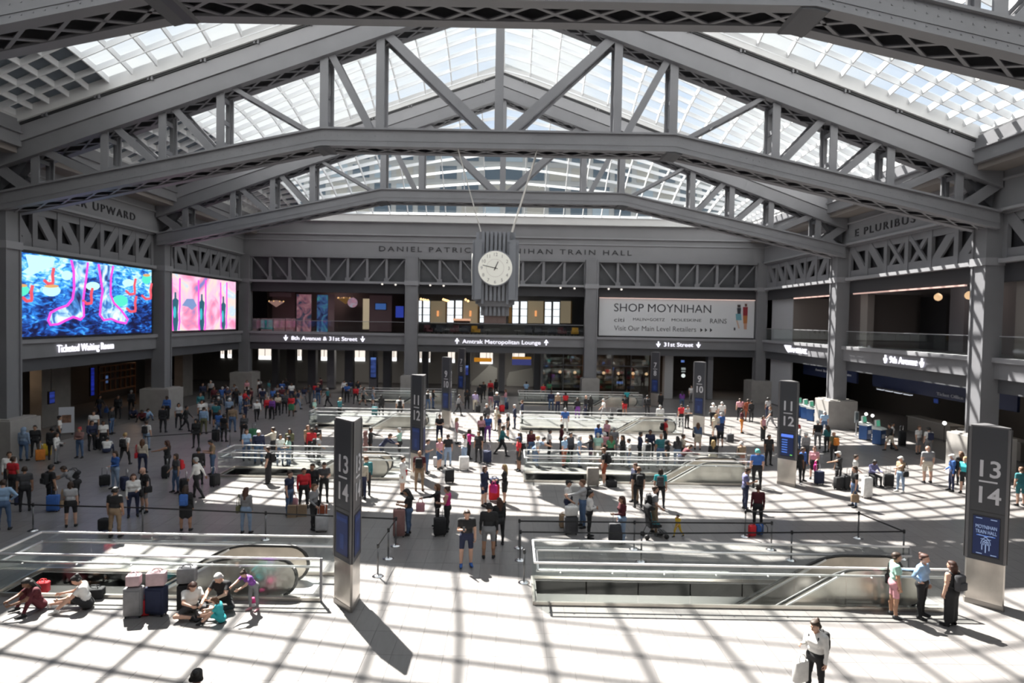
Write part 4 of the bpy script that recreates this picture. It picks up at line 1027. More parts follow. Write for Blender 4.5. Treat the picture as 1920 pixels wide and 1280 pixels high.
# left arcade
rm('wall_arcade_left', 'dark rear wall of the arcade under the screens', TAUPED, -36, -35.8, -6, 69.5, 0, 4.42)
for (y0, y1, X, mt, lb) in ((45.6, 48.6, -30.5, TAUPE, 'taupe stone pier beside the waiting room'), (38.9, 41.8, -29.5, mat('kiosk_brown', (.05, .035, .03), .6), 'dark brown kiosk wall under the large screen'), (59.0, 61.2, -30, TAUPE, 'taupe stone pier under the small screen'), (64.2, 66.2, -30, TAUPE, 'taupe stone pier near the hall corner')):
    rm('wall_arcade_pier', lb, mt, X - .8, X, y0, y1, 0, 4.42)
info_screen((170, 688, 177, 743), None, 'tall narrow blue departures screen on the taupe pier', (.015, .03, .42), X=-30.4, s=.7)
info_screen((196, 702, 203, 720), None, 'small pale blue screen deep in the waiting room arcade', (.12, .22, .5), X=-32, s=.6)
info_screen((92, 732, 103, 758), None, 'blue list screen on the brown kiosk', (.03, .06, .4), X=-29.4, s=.7)
info_screen((110, 690, 128, 696), None, 'dim blue screen above the brown kiosk', (.03, .05, .12), X=-31, s=.6)
# wooden shop lattice under the small screen
w = empty('wooden_lattice', (-31.5, 57.0, 0), label='warm brown wooden lattice shop front under the small screen', cat='shop front')
WOOD = mat('warm_wood', (.20, .08, .03), .6)
for z in (1.5, 2.4, 3.0, 3.5): MB().box(-31.6, -31.45, 53.6, 58.8, z, z + .12).build('rail', WOOD, w)
for k in range(8): MB().box(-31.62, -31.47, 53.6 + k * .73, 53.72 + k * .73, 0 if k in (0, 7) else 1.5, 3.62).build('upright', WOOD, w)
# warm strip of a service counter and its desk
e = empty('service_counter', (-30.6, 37.6, 0), label='dark service counter with a glowing warm edge by big screen plinth', cat='counter')
MB().box(-31, -30.2, 35.5, 38.7, 0, 1.05).build('body', mat('kiosk_brown', (.05, .035, .03), .6), e); MB().box(-31.1, -30.1, 35.4, 38.8, 1.05, 1.1).build('top', DBR, e)
MB().box(-30.2, -30.15, 37.2, 38.4, 1.2, 1.34).build('light_edge', emis('amber_edge', (1, .6, .3), 1.2), e)
for yy in (37.25, 38.35): MB().box(-30.2, -30.16, yy - .02, yy + .02, 1.1, 1.22).build('light_support', DBR, e)
# poster stand
p = on_floor(125, 814); e = empty('poster_stand', (p[0], p[1], 0), .5, label='white poster stand with a brown picture beside the kiosk', cat='stand')
MB().box(-.42, .42, -.03, .03, .1, 1.75).build('board', mat('poster_white', (.55, .57, .62), .5), e, world=False)
MB().box(-.25, .25, -.04, -.03, .75, 1.25).build('picture', mat('poster_brown', (.22, .12, .08), .6, noise=.5, nscale=6), e, world=False)
for s in (-1, 1): MB().box(s * .32 - .04, s * .32 + .04, -.25, .25, 0, .1).build('foot', BLACK, e, world=False)

# right: ticket office
BLUEF = mat('navy_fascia', (.012, .022, .075), .5)
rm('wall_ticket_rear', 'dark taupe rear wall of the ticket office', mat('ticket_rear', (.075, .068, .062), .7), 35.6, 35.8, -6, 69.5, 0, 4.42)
rm('wall_ticket_fascia', 'navy fascia above the ticket counters', BLUEF, 28.6, 28.75, 37.2, 52.2, 3.25, 4.42)
rm('wall_ticket_fascia', 'navy fascia above the far ticket machines', BLUEF, 28.0, 28.15, 53.4, 63.2, 3.3, 4.42)
MB().box(26.9, 27.1, 63.4, 68.3, 0, 4.42).thing('wall_pale_partition', mat('pale_partition', (.42, .42, .44), .7), 'pale grey partition beside the corner column', None, kind='structure')
text_obj('wall_sign', 'Amtrak Ticketing & Baggage Service', .2, mat('dim_white_print', (.5, .52, .6), .5), (27.97, 57.4, 3.8), -PI / 2, None, width=6.4, label='small white lettering on the far navy fascia', cat='sign')
text_obj('wall_sign', 'Ticket Office', .2, mat('dim_white_print', (.5, .52, .6), .5), (28.57, 42.9, 3.42), -PI / 2, None, width=2.6, label='small white lettering on the near navy fascia', cat='sign')
for k in range(4):
    e = empty('ceiling_light', (28.3, 50.4 - k * 1.15, 3.12), label='short white strip light under the navy fascia', cat='lamp', group='strip lights under the navy fascia')
    MB().box(-.12, .12, -.36, .36, 0, .05).build('diffuser', emis('strip_diffuser', (.8, .85, .95), .8), e, world=False)
    MB().box(-.15, .15, -.4, .4, .05, .13).build('housing', STEEL, e, world=False)
for y0, y1, lb in ((46.5, 51.5, 'beside the plinth'), (40.0, 45.5, 'behind the standing travellers')):
    e = empty('ticket_counter', (31.5, (y0 + y1) / 2, 0), label='long beige ticket counter ' + lb, cat='counter')
    MB().box(31.0, 31.9, y0, y1, 0, 1.05).build('body', mat('counter_beige', (.26, .235, .21), .6), e); MB().box(30.9, 32, y0 - .05, y1 + .05, 1.05, 1.12).build('top', mat('counter_stone', (.32, .3, .28), .4), e)
for px, py, Xx, lb in ((1624, 776, 30.5, 'by the ticket counter'), (1636, 779, 30.5, 'above the ticket machines'), (1771, 793, 30.5, 'in the ticket office doorway')):
    p = at_x(px, py, Xx); e = empty('counter_lamp', (Xx, p[1], p[2]), label='bright round white lamp ' + lb, cat='lamp')
    MB().lathe((0, 0, -.13), [(.02, 0), (.1, .04), (.13, .13), (.1, .22), (.02, .26)], 10).build('globe', emis('white_globe', (1, 1, 1), 2.5), e, world=False, smooth=True)
    MB().tube((0, 0, -p[2]), (0, 0, -.12), .02, 6).build('stem', BLACK, e, world=False)
info_screen((1750, 746, 1760, 756), None, 'small dim blue monitor in the ticket office', (.02, .05, .25), X=31.5, s=.7)
info_screen((1554, 721, 1561, 730), None, 'small bright blue monitor behind the column', (.03, .06, .5), X=29, s=.8)
KB = mat('kiosk_blue', (.015, .07, .22), .4); KW = mat('kiosk_white', (.68, .72, .70), .4)
def kiosk(px, py, rz, label):
    p = on_floor(px, py); e = empty('ticket_kiosk', (p[0], p[1], 0), rz, label=label, cat='kiosk', group='ticket kiosks')
    MB().box(-.32, .32, -.28, .28, .06, 1.0).build('cabinet', KB, e, world=False); MB().box(-.3, .3, -.26, .26, 0, .06).build('foot', BLACK, e, world=False)
    MB().prism([(-.36, 1.0), (.32, 1.0), (.32, 1.22), (-.2, 1.12), (-.36, 1.05)], 'x', -.34, .34).build('console', KW, e, world=False)
    MB().prism([(.05, 1.18), (.18, 1.2), (.2, 1.62), (.1, 1.62)], 'x', -.24, .24).build('monitor', KW, e, world=False)
    MB().prism([(.035, 1.22), (.05, 1.22), (.1, 1.58), (.085, 1.58)], 'x', -.2, .2).build('screen', emis('kiosk_screen', (.12, .5, .32), .5), e, world=False)
    MB().box(-.18, .18, -.30, -.28, .45, .7).build('panel', mat('kiosk_label', (.6, .62, .66), .5), e, world=False)
kiosk(1500, 781, .5, 'blue and white ticket kiosk farthest from the column plinth')
kiosk(1511.5, 785, .5, 'blue and white ticket kiosk in the middle of the far three')
kiosk(1522.5, 789, .5, 'blue and white ticket kiosk closest to the plinth of the far three')
kiosk(1622, 824, .6, 'blue and white ticket kiosk next to the grey sign post')
kiosk(1647.5, 833, .6, 'blue and white ticket kiosk next to the walking person in shorts')
p = on_floor(1605, 817); e = empty('sign_post', (p[0], p[1], 0), .5, label='grey floor standing sign post beside the column plinth', cat='sign')
MB().tube((0, 0, .03), (0, 0, 1.0), .035, 8).build('pole', STEEL2, e, world=False); MB().tube((0, 0, 0), (0, 0, .03), .2, 14).build('base', STEEL2, e, world=False)
MB().box(-.2, .2, -.03, .03, .95, 1.75).build('panel', mat('sign_grey', (.30, .32, .33), .5), e, world=False)
MB().box(-.15, .15, -.036, -.03, 1.15, 1.65).build('print', mat('sign_print', (.08, .1, .11), .5), e, world=False)
MB().box(24.88, 24.93, 51.75, 52.95, .62, 1.25).thing('notice_board', mat('notice_dark', (.05, .06, .07), .5), 'dark notice board fixed to the sunlit plinth', 'board')
# added fill lights that brighten the arcades and shops
for (x, y, w_, col, en) in ((-31.5, 44, 4, (1, .7, .45), 25), (-32, 60, 4, (1, .65, .4), 25), (-17, 76, 10, (1, .93, .85), 120), (-1, 77, 10, (1, .95, .88), 120), (11, 74, 8, (1, .72, .5), 110), (24, 75, 6, (1, .85, .7), 25), (32, 45, 6, (1, .88, .75), 45), (31, 59, 5, (1, .9, .8), 30)):
    e = empty('recessed_downlight', (x, y, 4.40), label='recessed downlight panel in the arcade ceiling', cat='lamp', group='arcade downlights')
    MB().box(-.5, .5, -.5, .5, -.03, 0).build('diffuser', emis('downlight_%d' % en, col, 1.0), e, world=False)
    MB().box(-.56, .56, -.56, .56, -.02, .015).build('rim', DARKST, e, world=False)
    ld = bpy.data.lights.new('downlight', 'AREA'); ld.energy = en; ld.size = 1.0; ld.color = col
    lo = bpy.data.objects.new('downlight_source', ld); lo.location = (0, 0, -.06); link(lo, e)
for (x, y, col, en, nm) in ((-18, 73, (1, .72, .70), 60, 'mezzanine shop'), (0, 74, (1, .85, .65), 80, 'lounge'), (29.5, 44, (1, .85, .78), 45, 'ticketing mezzanine'), (29.5, 58, (1, .8, .72), 45, 'far ticketing mezzanine')):
    e = empty('recessed_downlight', (x, y, 11.18), label='recessed downlight in the %s ceiling' % nm, cat='lamp')  # added fill lights that brighten the mezzanine rooms
    MB().box(-.5, .5, -.5, .5, -.03, 0).build('diffuser', emis('mdown_' + nm[:4], col, .9), e, world=False)
    ld = bpy.data.lights.new('downlight', 'AREA'); ld.energy = en; ld.size = 1.0; ld.color = col
    lo = bpy.data.objects.new('downlight_source', ld); lo.location = (0, 0, -.06); link(lo, e)

# ================================================================ PYLONS
def pylon(xm, ym, nums, label, style):
    d = Vector((.67, -.742, 0)).normalized(); n = Vector((d.y, -d.x, 0))     # face A runs along d, outward normal n (towards the camera's left)
    if n.y > 0: n = -n
    e = empty('track_pylon', (xm, ym, 0), math.atan2(d.y, d.x), label=label, cat='sign pylon', group='track number pylons')
    # local frame: +x along face A, -y outwards; the second face runs straight down the hall
    Wd, Ht = 1.08, 5.08; c = .09; k = Wd / 2
    PA, PB_, PC = Vector((-k, 0)), Vector((k, 0)), Vector((k - .742 * Wd, .67 * Wd))
    cen = (PA + PB_ + PC) / 3
    def tri(w, inset=0):
        pts = []
        for P, Q, R in ((PA, PB_, PC), (PB_, PC, PA), (PC, PA, PB_)):
            pts.append(P + (R - P).normalized() * w); pts.append(P + (Q - P).normalized() * w)
        return [cen + (p - cen) * (1 - inset) for p in pts]
    MB().prism([tuple(p) for p in tri(c)], 'z', 1.28, Ht - .04).build('upper_body', PYL, e, world=False)
    MB().prism([tuple(p) for p in tri(c, .02)], 'z', .14, 1.28).build('steel_base', STAIN, e, world=False)
    MB().prism([tuple(p) for p in tri(c, -.02)], 'z', 0, .14).build('kick_plate', mat('kick_steel', (.30, .28, .26), .4, .6), e, world=False)
    MB().prism([tuple(p) for p in tri(c, -.01)], 'z', Ht - .04, Ht).build('top_cap', PYLEDGE, e, world=False)
    for f, (P, Q) in enumerate(((PA, PB_), (PB_, PC), (PC, PA))):
        ed = (Q - P).normalized(); on = Vector((ed.y, -ed.x)); mid = (P + Q) / 2; a = math.atan2(ed.y, ed.x); fs_ = (Q - P).length / Wd
        def L(u, w, ed=ed, on=on, mid=mid, fs_=fs_): return mid + ed * (u * fs_) + on * w
        def slab(nm, u0, u1, z0, z1, w0, w1, mt, par=e):
            m = MB(); m.prism([tuple(L(u0, w0)), tuple(L(u1, w0)), tuple(L(u1, w1)), tuple(L(u0, w1))], 'z', z0, z1); return m.build(nm, mt, par, world=False)
        for s in (-1, 1): slab('edge_strip', s * .46 - .035, s * .46 + .035, 1.3, Ht - .05, 0, .012, PYLEDGE)
        slab('panel_joint', -.42, .42, 2.66, 2.675, 0, .004, BLACK)
        for z, tx in ((3.66, nums[0]), (2.92, nums[1])):
            me = text_mesh(tx, .46, .006, bold=.012); me.materials.append(mat('pylon_numerals', (.62, .61, .64), .4)); o = bpy.data.objects.new('numeral', me)
            p = L(0, .008); o.location = (p.x, p.y, z); o.rotation_euler = (PI / 2, 0, a); link(o, e)
        slab('divider_bar', -.22, .22, 3.50, 3.545, 0, .008, mat('pylon_numerals', (.62, .61, .64), .4))
        bz = slab('screen_bezel', -.33, .33, 1.42, 2.56, 0, .012, BLACK)
        scr = slab('screen', -.31, .31, 1.45, 2.53, .012, .016, emis('pylon_navy', (.008, .018, .075), .6))
        def sl(nm, u0, u1, z0, z1, mt): slab(nm, u0, u1, z0, z1, .016, .019, mt, scr)
        PB = emis('pylon_blue', (.10, .25, .85), .7); PWH = emis('pylon_white', (.40, .52, .80), .6)
        if style == 'logo' and f == 0:
            for z, tx, wd in ((2.2, 'MOYNIHAN', .5), (2.06, 'TRAIN HALL', .5)):
                me = text_mesh(tx, .1, .003, width=wd); me.materials.append(PWH); o = bpy.data.objects.new('print', me)
                p = L(0, .018); o.location = (p.x, p.y, z); o.rotation_euler = (PI / 2, 0, a); link(o, scr)
            sl('print', -.22, .22, 1.99, 2.01, PB)
            def arc(cx, cz, r, t0, t1):
                m = MB(); pts = []
                for q in range(9):
                    t = t0 + (t1 - t0) * q / 8; pp = L(cx + r * math.cos(t), .02); pts.append((pp.x, pp.y, cz + r * math.sin(t)))
                m.sweep(pts, .009, 4); m.build('emblem_line', PWH, scr, world=False)
            sl('emblem_line', -.012, .012, 1.53, 1.78, PWH)
            for s in (-1, 1):
                sl('emblem_line', s * .085 - .01, s * .085 + .01, 1.6, 1.75, PWH)
                for r, ex in ((.17, 0), (.25, .02), (.10, -.0)):
                    t0, t1 = (PI, PI * .45) if s > 0 else (0, PI * .55)
                    arc(s * (r * .55), 1.74 + ex, r, t0, t1)
            for u in (-.22, .12): sl('print', u, u + .14, 1.48, 1.5, PWH)
            sl('print', -.25, -.1, 2.47, 2.49, PWH); sl('print', .1, .25, 2.47, 2.49, PWH)
        elif style == 'list' and f == 0:
            sl('header', -.3, .3, 2.36, 2.5, emis('pylon_header', (.12, .25, .95), .9))
            for q in range(6): sl('list_line', -.26, .02, 2.2 - q * .12, 2.25 - q * .12, PB)
            sl('list_mark', .16, .27, 1.5, 1.54, emis('pylon_green', (.25, .8, .12), .9))
        else:
            sl('header', -.28, .28, 2.34, 2.44, emis('pylon_dimblue', (.015, .035, .13), .6)); sl('emblem_block', -.1, .1, 1.6, 2.0, emis('pylon_dimblue', (.015, .035, .13), .6))
    return e
pylon(-3.59, 18.14, ('13', '14'), 'charcoal pylon numbered thirteen-fourteen beside screens-side escalator, dark screen', 'plain')
pylon(14.22, 18.9, ('13', '14'), 'charcoal pylon numbered thirteen-fourteen showing the white hall emblem', 'logo')
pylon(-3.65, 32.75, ('11', '12'), 'charcoal pylon numbered eleven-twelve behind man in maroon shirt', 'plain')
pylon(14.33, 32.95, ('11', '12'), 'charcoal pylon numbered eleven-twelve with lit blue list', 'list')
pylon(-3.75, 48.6, ('9', '10'), 'charcoal pylon numbered nine-ten near the lounge sign', 'plain')
pylon(14.2, 48.1, ('9', '10'), 'charcoal pylon numbered nine-ten under the retail banner', 'plain')
pylon(-3.75, 63.4, ('7', '8'), 'charcoal pylon numbered seven-eight near the orange signs', 'plain')
pylon(14.2, 62.9, ('7', '8'), 'charcoal pylon numbered seven-eight before the glazed shop', 'plain')

# ================================================================ ESCALATORS AND GLASS ENCLOSURES
TSLOPE = math.tan(math.radians(30))
def belt_z(x):   # local x: 0 at the top newel, negative downhill
    x0_ = -2.25
    if x >= x0_ + .5: return .98
    if x <= x0_ - .5: return .98 + (x - x0_) * TSLOPE
    t = (x0_ + .5 - x); return .98 - t * t * TSLOPE / 2
def escalator(xn, y0, y1, low, label, nsteps):
    e = empty('escalator', (xn, (y0 + y1) / 2, 0), label=label, cat='escalator', group='escalators down to the platforms')
    xs = [0 - i * .25 for i in range(2, int(-low / .25) + 1)]
    for yb in (y0 + .34, y1 - .46):
        yb_ = yb - (y0 + y1) / 2
        top = [(x, belt_z(x)) for x in xs]; new = [(-.5 + .48 * math.cos(t), .5 + .48 * math.sin(t)) for t in [PI / 2 - k * PI / 8 for k in range(0, 9)]]
        bot = [(xs[-1], belt_z(xs[-1]) - 1.1), (-2.9, -.35), (-2.2, 0.0), (-.5, 0.0)]
        m = MB(); m.prism([p for p in top[::-1]] + new + bot[::-1], 'y', yb_, yb_ + .12); m.build('balustrade', STAIN, e, world=False)
        path = [(x, yb_ + .06, belt_z(x) + .03) for x in xs[::-1]] + [(-.5 + .52 * math.cos(t), yb_ + .06, .5 + .52 * math.sin(t)) for t in [PI / 2 - k * PI / 10 for k in range(0, 10)]]
        m = MB(); m.sweep(path, .045, 6); m.build('handrail_belt', RUBBER, e, smooth=True, world=False)
        m = MB(); m.beam((xs[-1], yb_ - .02, belt_z(xs[-1]) - .14), (-2.3, yb_ - .02, .90), .03, .05, (0, 0, 1)); m.build('lit_trim', RAIL, e, world=False)  # bright strip shaped as the highlight line along the skirt
    yy0, yy1 = y0 + .46 - (y0 + y1) / 2, y1 - .46 - (y0 + y1) / 2
    for k in range(nsteps):
        x = -1.9 - k * .4; z = -.0 if k < 1 else -(k) * .23
        m = MB(); m.box(x - .4, x, yy0 + .01, yy1 - .01, z - .24, z - .005); m.build('step', mat('step_metal', (.12, .12, .125), .45, .6), e, world=False)
    m = MB(); m.box(-1.9, .45, yy0, yy1, -.02, .012); m.build('comb_plate', mat('comb_steel', (.55, .55, .55), .35, .7), e, world=False)
    return e
def enclosure(x0, x1, y0, y1, label, endx):
    e = empty('glass_enclosure', ((x0 + x1) / 2, (y0 + y1) / 2, 0), label=label, cat='balustrade', group='glass enclosures around the escalators')
    for yy, s in ((y0, -1), (y1, 1)):
        n = max(1, int(round((x1 - x0) / 1.45)))
        for k in range(n):
            a, b = x0 + (x1 - x0) * k / n + .015, x0 + (x1 - x0) * (k + 1) / n - .015
            MB().box(a, b, yy - .012, yy + .012, .09, 1.15).build('pane', GLASSB, e)
            MB().tube(((a + b) / 2, yy, .90), ((a + b) / 2, yy - s * .08, .90), .02, 6).build('bracket', RAIL, e)
        MB().box(x0, x1, yy - .035, yy + .035, 0, .10).build('base_shoe', STAIN, e)
        MB().box(x0, x1, yy - .025, yy + .025, 1.15, 1.20).build('cap_rail', RAIL, e)
        MB().tube((x0 + .05, yy - s * .1, .92), (x1, yy - s * .1, .92), .035, 8).build('handrail', RAIL, e, smooth=True)
        MB().box(x1 - .03, x1 + .03, yy - .03, yy + .03, 0, 1.2).build('end_post', STEEL2, e)
    MB().box(x0 - .012, x0 + .012, y0 + .02, y1 - .02, .09, 1.15).build('end_pane', GLASSB, e)
    MB().box(x0 - .035, x0 + .035, y0, y1, 0, .10).build('end_shoe', STAIN, e); MB().box(x0 - .025, x0 + .025, y0, y1, 1.15, 1.20).build('end_cap_rail', RAIL, e)
    MB().tube((x0 + .1, y0 + .1, .92), (x0 + .1, y1 - .1, .92), .035, 8).build('end_handrail', RAIL, e, smooth=True)
RW = ['by pylons thirteen-fourteen', 'by pylons eleven-twelve', 'by pylons nine-ten', 'by pylons seven-eight']
for r, (y0, y1) in enumerate(ROWS):
    enclosure(WELLX[0][0], WELLX[0][1], y0, y1, 'glass enclosure with bright rails, screens side, ' + RW[r], 0)
    enclosure(WELLX[1][0], WELLX[1][1], y0, y1, 'glass enclosure with bright rails, ticketing side, ' + RW[r], 0)
    escalator(-5.05, y0, y1, -8.0, 'stainless escalator on the screens side, ' + RW[r], 16)
    escalator(12.55, y0, y1, -10.7, 'stainless escalator on the ticketing side, ' + RW[r], 22)

# ================================================================ QUEUE BARRIERS
def stanchion(x, y):
    e = empty('stanchion', (x, y, 0), label='steel queue stanchion with domed base', cat='stanchion', group='queue stanchions')
    return e
proto = None
def add_st(x, y, lb, black=False):
    global proto
    e = empty('stanchion', (x, y, 0), label=lb, cat='stanchion', group='queue stanchions')
    if proto is None:
        proto = [('base', MB().lathe((0, 0, 0), [(.18, 0), (.18, .015), (.10, .05), (.03, .07)], 18).mesh('stanchion_base', CHROME, True)),
                 ('post', MB().tube((0, 0, .05), (0, 0, .88), .028, 10).mesh('stanchion_post', mat('stanchion_steel', (.16, .16, .165), .35, .7), True)),
                 ('belt_head', MB().lathe((0, 0, .88), [(.042, 0), (.042, .10), (.03, .12)], 12).mesh('stanchion_head', BLACK, True))]
    for n, me in proto: link(bpy.data.objects.new(n, me), e)
ST = [(-3.06, 20.4, 'next to pylon thirteen-fourteen of the screens-side escalator'), (-3.02, 21.92, 'second in the gap between escalators, screens-side line'), (-2.99, 23.18, 'third in the gap between escalators, screens-side line'),
      (1.35, 20.09, 'at the front corner of the first ticketing-side enclosure'), (1.26, 21.98, 'second behind the first ticketing-side enclosure corner'), (1.24, 23.18, 'third behind the first ticketing-side enclosure corner'),
      (5.2, 23.25, 'behind the black suitcase on the ticketing-side queue line'), (5.21, 22.03, 'in the sun patch behind the first ticketing-side enclosure'), (9.99, 23.44, 'near the blue backpack on the floor'),
      (10.26, 22.41, 'behind the ticketing-side escalator top'), (9.56, 24.84, 'beside the red bag'), (13.75, 24.89, 'in the bright lattice of shadows past the red bag'), (14.17, 22.73, 'behind the woman in a denim jacket'),
      (-16.08, 24.14, 'at the outer end of the dark belt'), (-12.1, 24.0, 'behind the person in a black top and brown trousers'), (-7.6, 23.6, 'beside the woman with long brown hair'), (-19.5, 38.0, 'on the shaded floor by the waiting queue'), (-15.8, 40.5, 'by the second screens-side enclosure')]
for x, y, lb in ST: add_st(x, y, 'steel queue stanchion ' + lb)
BELT = mat('belt_black', (.02, .02, .022), .7)
for (a, b, lb) in (((-16.08, 24.14), (-12.1, 24.0), 'outer part of the long queue line'), ((-12.1, 24.0), (-7.6, 23.6), 'middle of the long queue line'), ((-7.6, 23.6), (-2.99, 23.18), 'pylon end of the long queue line'), ((-2.99, 23.18), (-3.02, 21.92), 'in the gap between escalators, far piece'), ((-3.02, 21.92), (-3.06, 20.4), 'in the gap between escalators, near piece'),
                   ((1.24, 23.18), (5.2, 23.25), 'far line behind the white hoodie'), ((5.2, 23.25), (9.99, 23.44), 'far line behind the stroller'), ((1.26, 21.98), (5.21, 22.03), 'near line behind the first ticketing-side enclosure'), ((5.21, 22.03), (10.26, 22.41), 'near line to the escalator top'),
                   ((9.56, 24.84), (13.75, 24.89), 'by the red bag'), ((13.75, 24.89), (14.17, 22.73), 'behind the woman in denim'), ((10.26, 22.41), (14.17, 22.73), 'behind the escalator top'), ((1.24, 23.18), (1.26, 21.98), 'joining the two ticketing-side lines'), ((-19.5, 38.0), (-15.8, 40.5), 'on the shaded floor'), ((-26, 25.6), (-16.08, 24.14), 'running out past the big screen plinth')):
    m = MB(); m.beam((a[0], a[1], .93), (b[0], b[1], .93), .006, .05, (0, 0, 1)); m.thing('barrier_belt', BELT, 'black retractable belt ' + lb, 'belt', group='queue belts')

# ================================================================ OUTSIDE
def facade(name, x0, x1, yf, depth, z0, z1, nx, nz, label, wallc, axis='y', yy=(0, 0)):
    e = empty(name, ((x0 + x1) / 2, yf, z0), label=label, cat='building')
    wm = mat(name + label[:5], wallc, .7); gm = mat('facade_glass', (.07, .10, .13), .2); gm2 = mat('facade_glass_pale', (.30, .36, .40), .25); gm3 = mat('facade_blind', (.34, .32, .28), .6)
    MB().box(x0, x1, yf, yf + depth, z0, z1).build('wall', wm, e) if axis == 'y' else MB().box(x0, x1, yy[0], yy[1], z0, z1).build('wall', wm, e)
    a0, a1 = (x0, x1) if axis == 'y' else yy
    dx = (a1 - a0) / nx; dz = (z1 - z0) / nz; rr = random.Random(3)
    for i in range(nx):
        for j in range(nz):
            mt = rr.choice([gm, gm, gm, gm2, gm3])
            p, q, r_, t = a0 + i * dx + dx * .12, a0 + (i + 1) * dx - dx * .12, z0 + j * dz + dz * .18, z0 + (j + 1) * dz - dz * .12
            m = MB(); m.box(p, q, yf - .08, yf, r_, t) if axis == 'y' else m.box(x1, x1 + .08, p, q, r_, t); m.build('window', mt, e)
    return e
facade('office_tower', -46, 44, 118, 18, 0, 37.5, 24, 12, 'glass and stone office building beyond the end skylight', (.34, .34, .33))
# ================================================================ PEOPLE
def seg_sdf(P, a, b, r1, r2):
    a = np.asarray(a, float); b = np.asarray(b, float); ab = b - a; L2 = max(float(ab @ ab), 1e-9)
    t = np.clip(((P - a) @ ab) / L2, 0, 1)
    d = np.linalg.norm(P - a - t[..., None] * ab, axis=-1)
    return d - (r1 + (r2 - r1) * t)
def ell_sdf(P, c, r):
    q = (P - np.asarray(c, float)) / np.asarray(r, float); k = np.linalg.norm(q, axis=-1)
    return (k - 1) * min(r)
def surface_nets(prims, vox):
    """prims: (kind, data..., slot, k).  one continuous surface out of blended solids"""
    lo = np.full(3, 9.); hi = np.full(3, -9.); bbs = []
    for p in prims:
        if p[0] == 'seg':
            a, b, r1, r2 = p[1:5]; R = max(r1, r2); l = np.minimum(a, b) - R; h = np.maximum(a, b) + R
        else:
            c, r = p[1:3]; l = np.array(c) - np.array(r); h = np.array(c) + np.array(r)
        bbs.append((l, h)); lo = np.minimum(lo, l); hi = np.maximum(hi, h)
    lo = lo - 2.5 * vox; n = np.ceil((hi + 2.5 * vox - lo) / vox).astype(int) + 1
    F = np.full(n, .3); O = np.zeros(n, np.int8); B = np.full(n, 9.)
    ax = [lo[i] + np.arange(n[i]) * vox for i in range(3)]
    for p, (l, h) in zip(prims, bbs):
        i0 = np.maximum(0, ((l - .05 - lo) / vox).astype(int)); i1 = np.minimum(n, ((h + .05 - lo) / vox).astype(int) + 2)
        sl = tuple(slice(a, b) for a, b in zip(i0, i1))
        P = np.stack(np.meshgrid(*[ax[i][sl[i]] for i in range(3)], indexing='ij'), -1)
        if p[0] == 'seg': d = seg_sdf(P, p[1], p[2], p[3], p[4]); slot, k = p[5], p[6]
        else: d = ell_sdf(P, p[1], p[2]); slot, k = p[3], p[4]
        f = F[sl]; hh = np.clip(.5 + .5 * (f - d) / k, 0, 1)
        F[sl] = f * (1 - hh) + d * hh - k * hh * (1 - hh)
        b = B[sl]; o = O[sl]; w = d < b; b[w] = d[w]; o[w] = slot
    S = F < 0
    c = np.zeros(np.array(n) - 1, int)
    for dx in (0, 1):
        for dy in (0, 1):
            for dz in (0, 1): c += S[dx:n[0] - 1 + dx, dy:n[1] - 1 + dy, dz:n[2] - 1 + dz]
    act = (c > 0) & (c < 8)
    I = np.argwhere(act); idx = np.full(act.shape, -1, int); idx[tuple(I.T)] = np.arange(len(I))
    acc = np.zeros((len(I), 3)); cnt = np.zeros(len(I))
    corners = [(x, y, z) for x in (0, 1) for y in (0, 1) for z in (0, 1)]
    for a in range(8):
        for b in range(a + 1, 8):
            da = np.array(corners[a]); db = np.array(corners[b])
            if abs(da - db).sum() != 1: continue
            fa = F[tuple((I + da).T)]; fb = F[tuple((I + db).T)]
            m = (fa < 0) != (fb < 0); t = np.where(m, fa / np.where(m, fa - fb, 1), 0)
            pt = da + (db - da) * t[:, None]; acc[m] += pt[m]; cnt[m] += 1
    V = (I + acc / cnt[:, None]) * vox + lo
    faces = []
    for axs in range(3):
        o1, o2 = [(1, 2), (2, 0), (0, 1)][axs]
        s0 = [slice(None)] * 3; s1 = [slice(None)] * 3; s0[axs] = slice(0, -1); s1[axs] = slice(1, None)
        A, Bq = S[tuple(s0)], S[tuple(s1)]
        E = np.argwhere(A != Bq); E = E[(E[:, o1] > 0) & (E[:, o2] > 0)]
        inside = A[tuple(E.T)]
        e1 = np.zeros(3, int); e1[o1] = 1; e2 = np.zeros(3, int); e2[o2] = 1
        q = np.stack([idx[tuple((E - e1 - e2).T)], idx[tuple((E - e2).T)], idx[tuple(E.T)], idx[tuple((E - e1).T)]], 1)
        q[~inside] = q[~inside][:, ::-1]
        faces.append(q)
    Q = np.concatenate(faces); Q = Q[(Q >= 0).all(1)]
    own = O[tuple(np.clip(np.round((V - lo) / vox).astype(int), 0, np.array(n) - 1).T)]
    return V, Q, own
def nets_mesh(name, prims, vox, nslots=1):
    V, Q, own = surface_nets(prims, vox)
    me = bpy.data.meshes.new(name)
    me.vertices.add(len(V)); me.vertices.foreach_set('co', V.ravel())
    me.loops.add(len(Q) * 4); me.loops.foreach_set('vertex_index', Q.ravel().astype(np.int32))
    me.polygons.add(len(Q)); me.polygons.foreach_set('loop_start', np.arange(len(Q), dtype=np.int32) * 4)
    me.polygons.foreach_set('loop_total', np.full(len(Q), 4, np.int32))
    for _ in range(nslots): me.materials.append(None)
    me.polygons.foreach_set('material_index', own[Q[:, 0]].astype(np.int32) if nslots > 1 else np.zeros(len(Q), np.int32))
    me.polygons.foreach_set('use_smooth', np.ones(len(Q), bool)); me.update(calc_edges=True); me.validate()
    return me

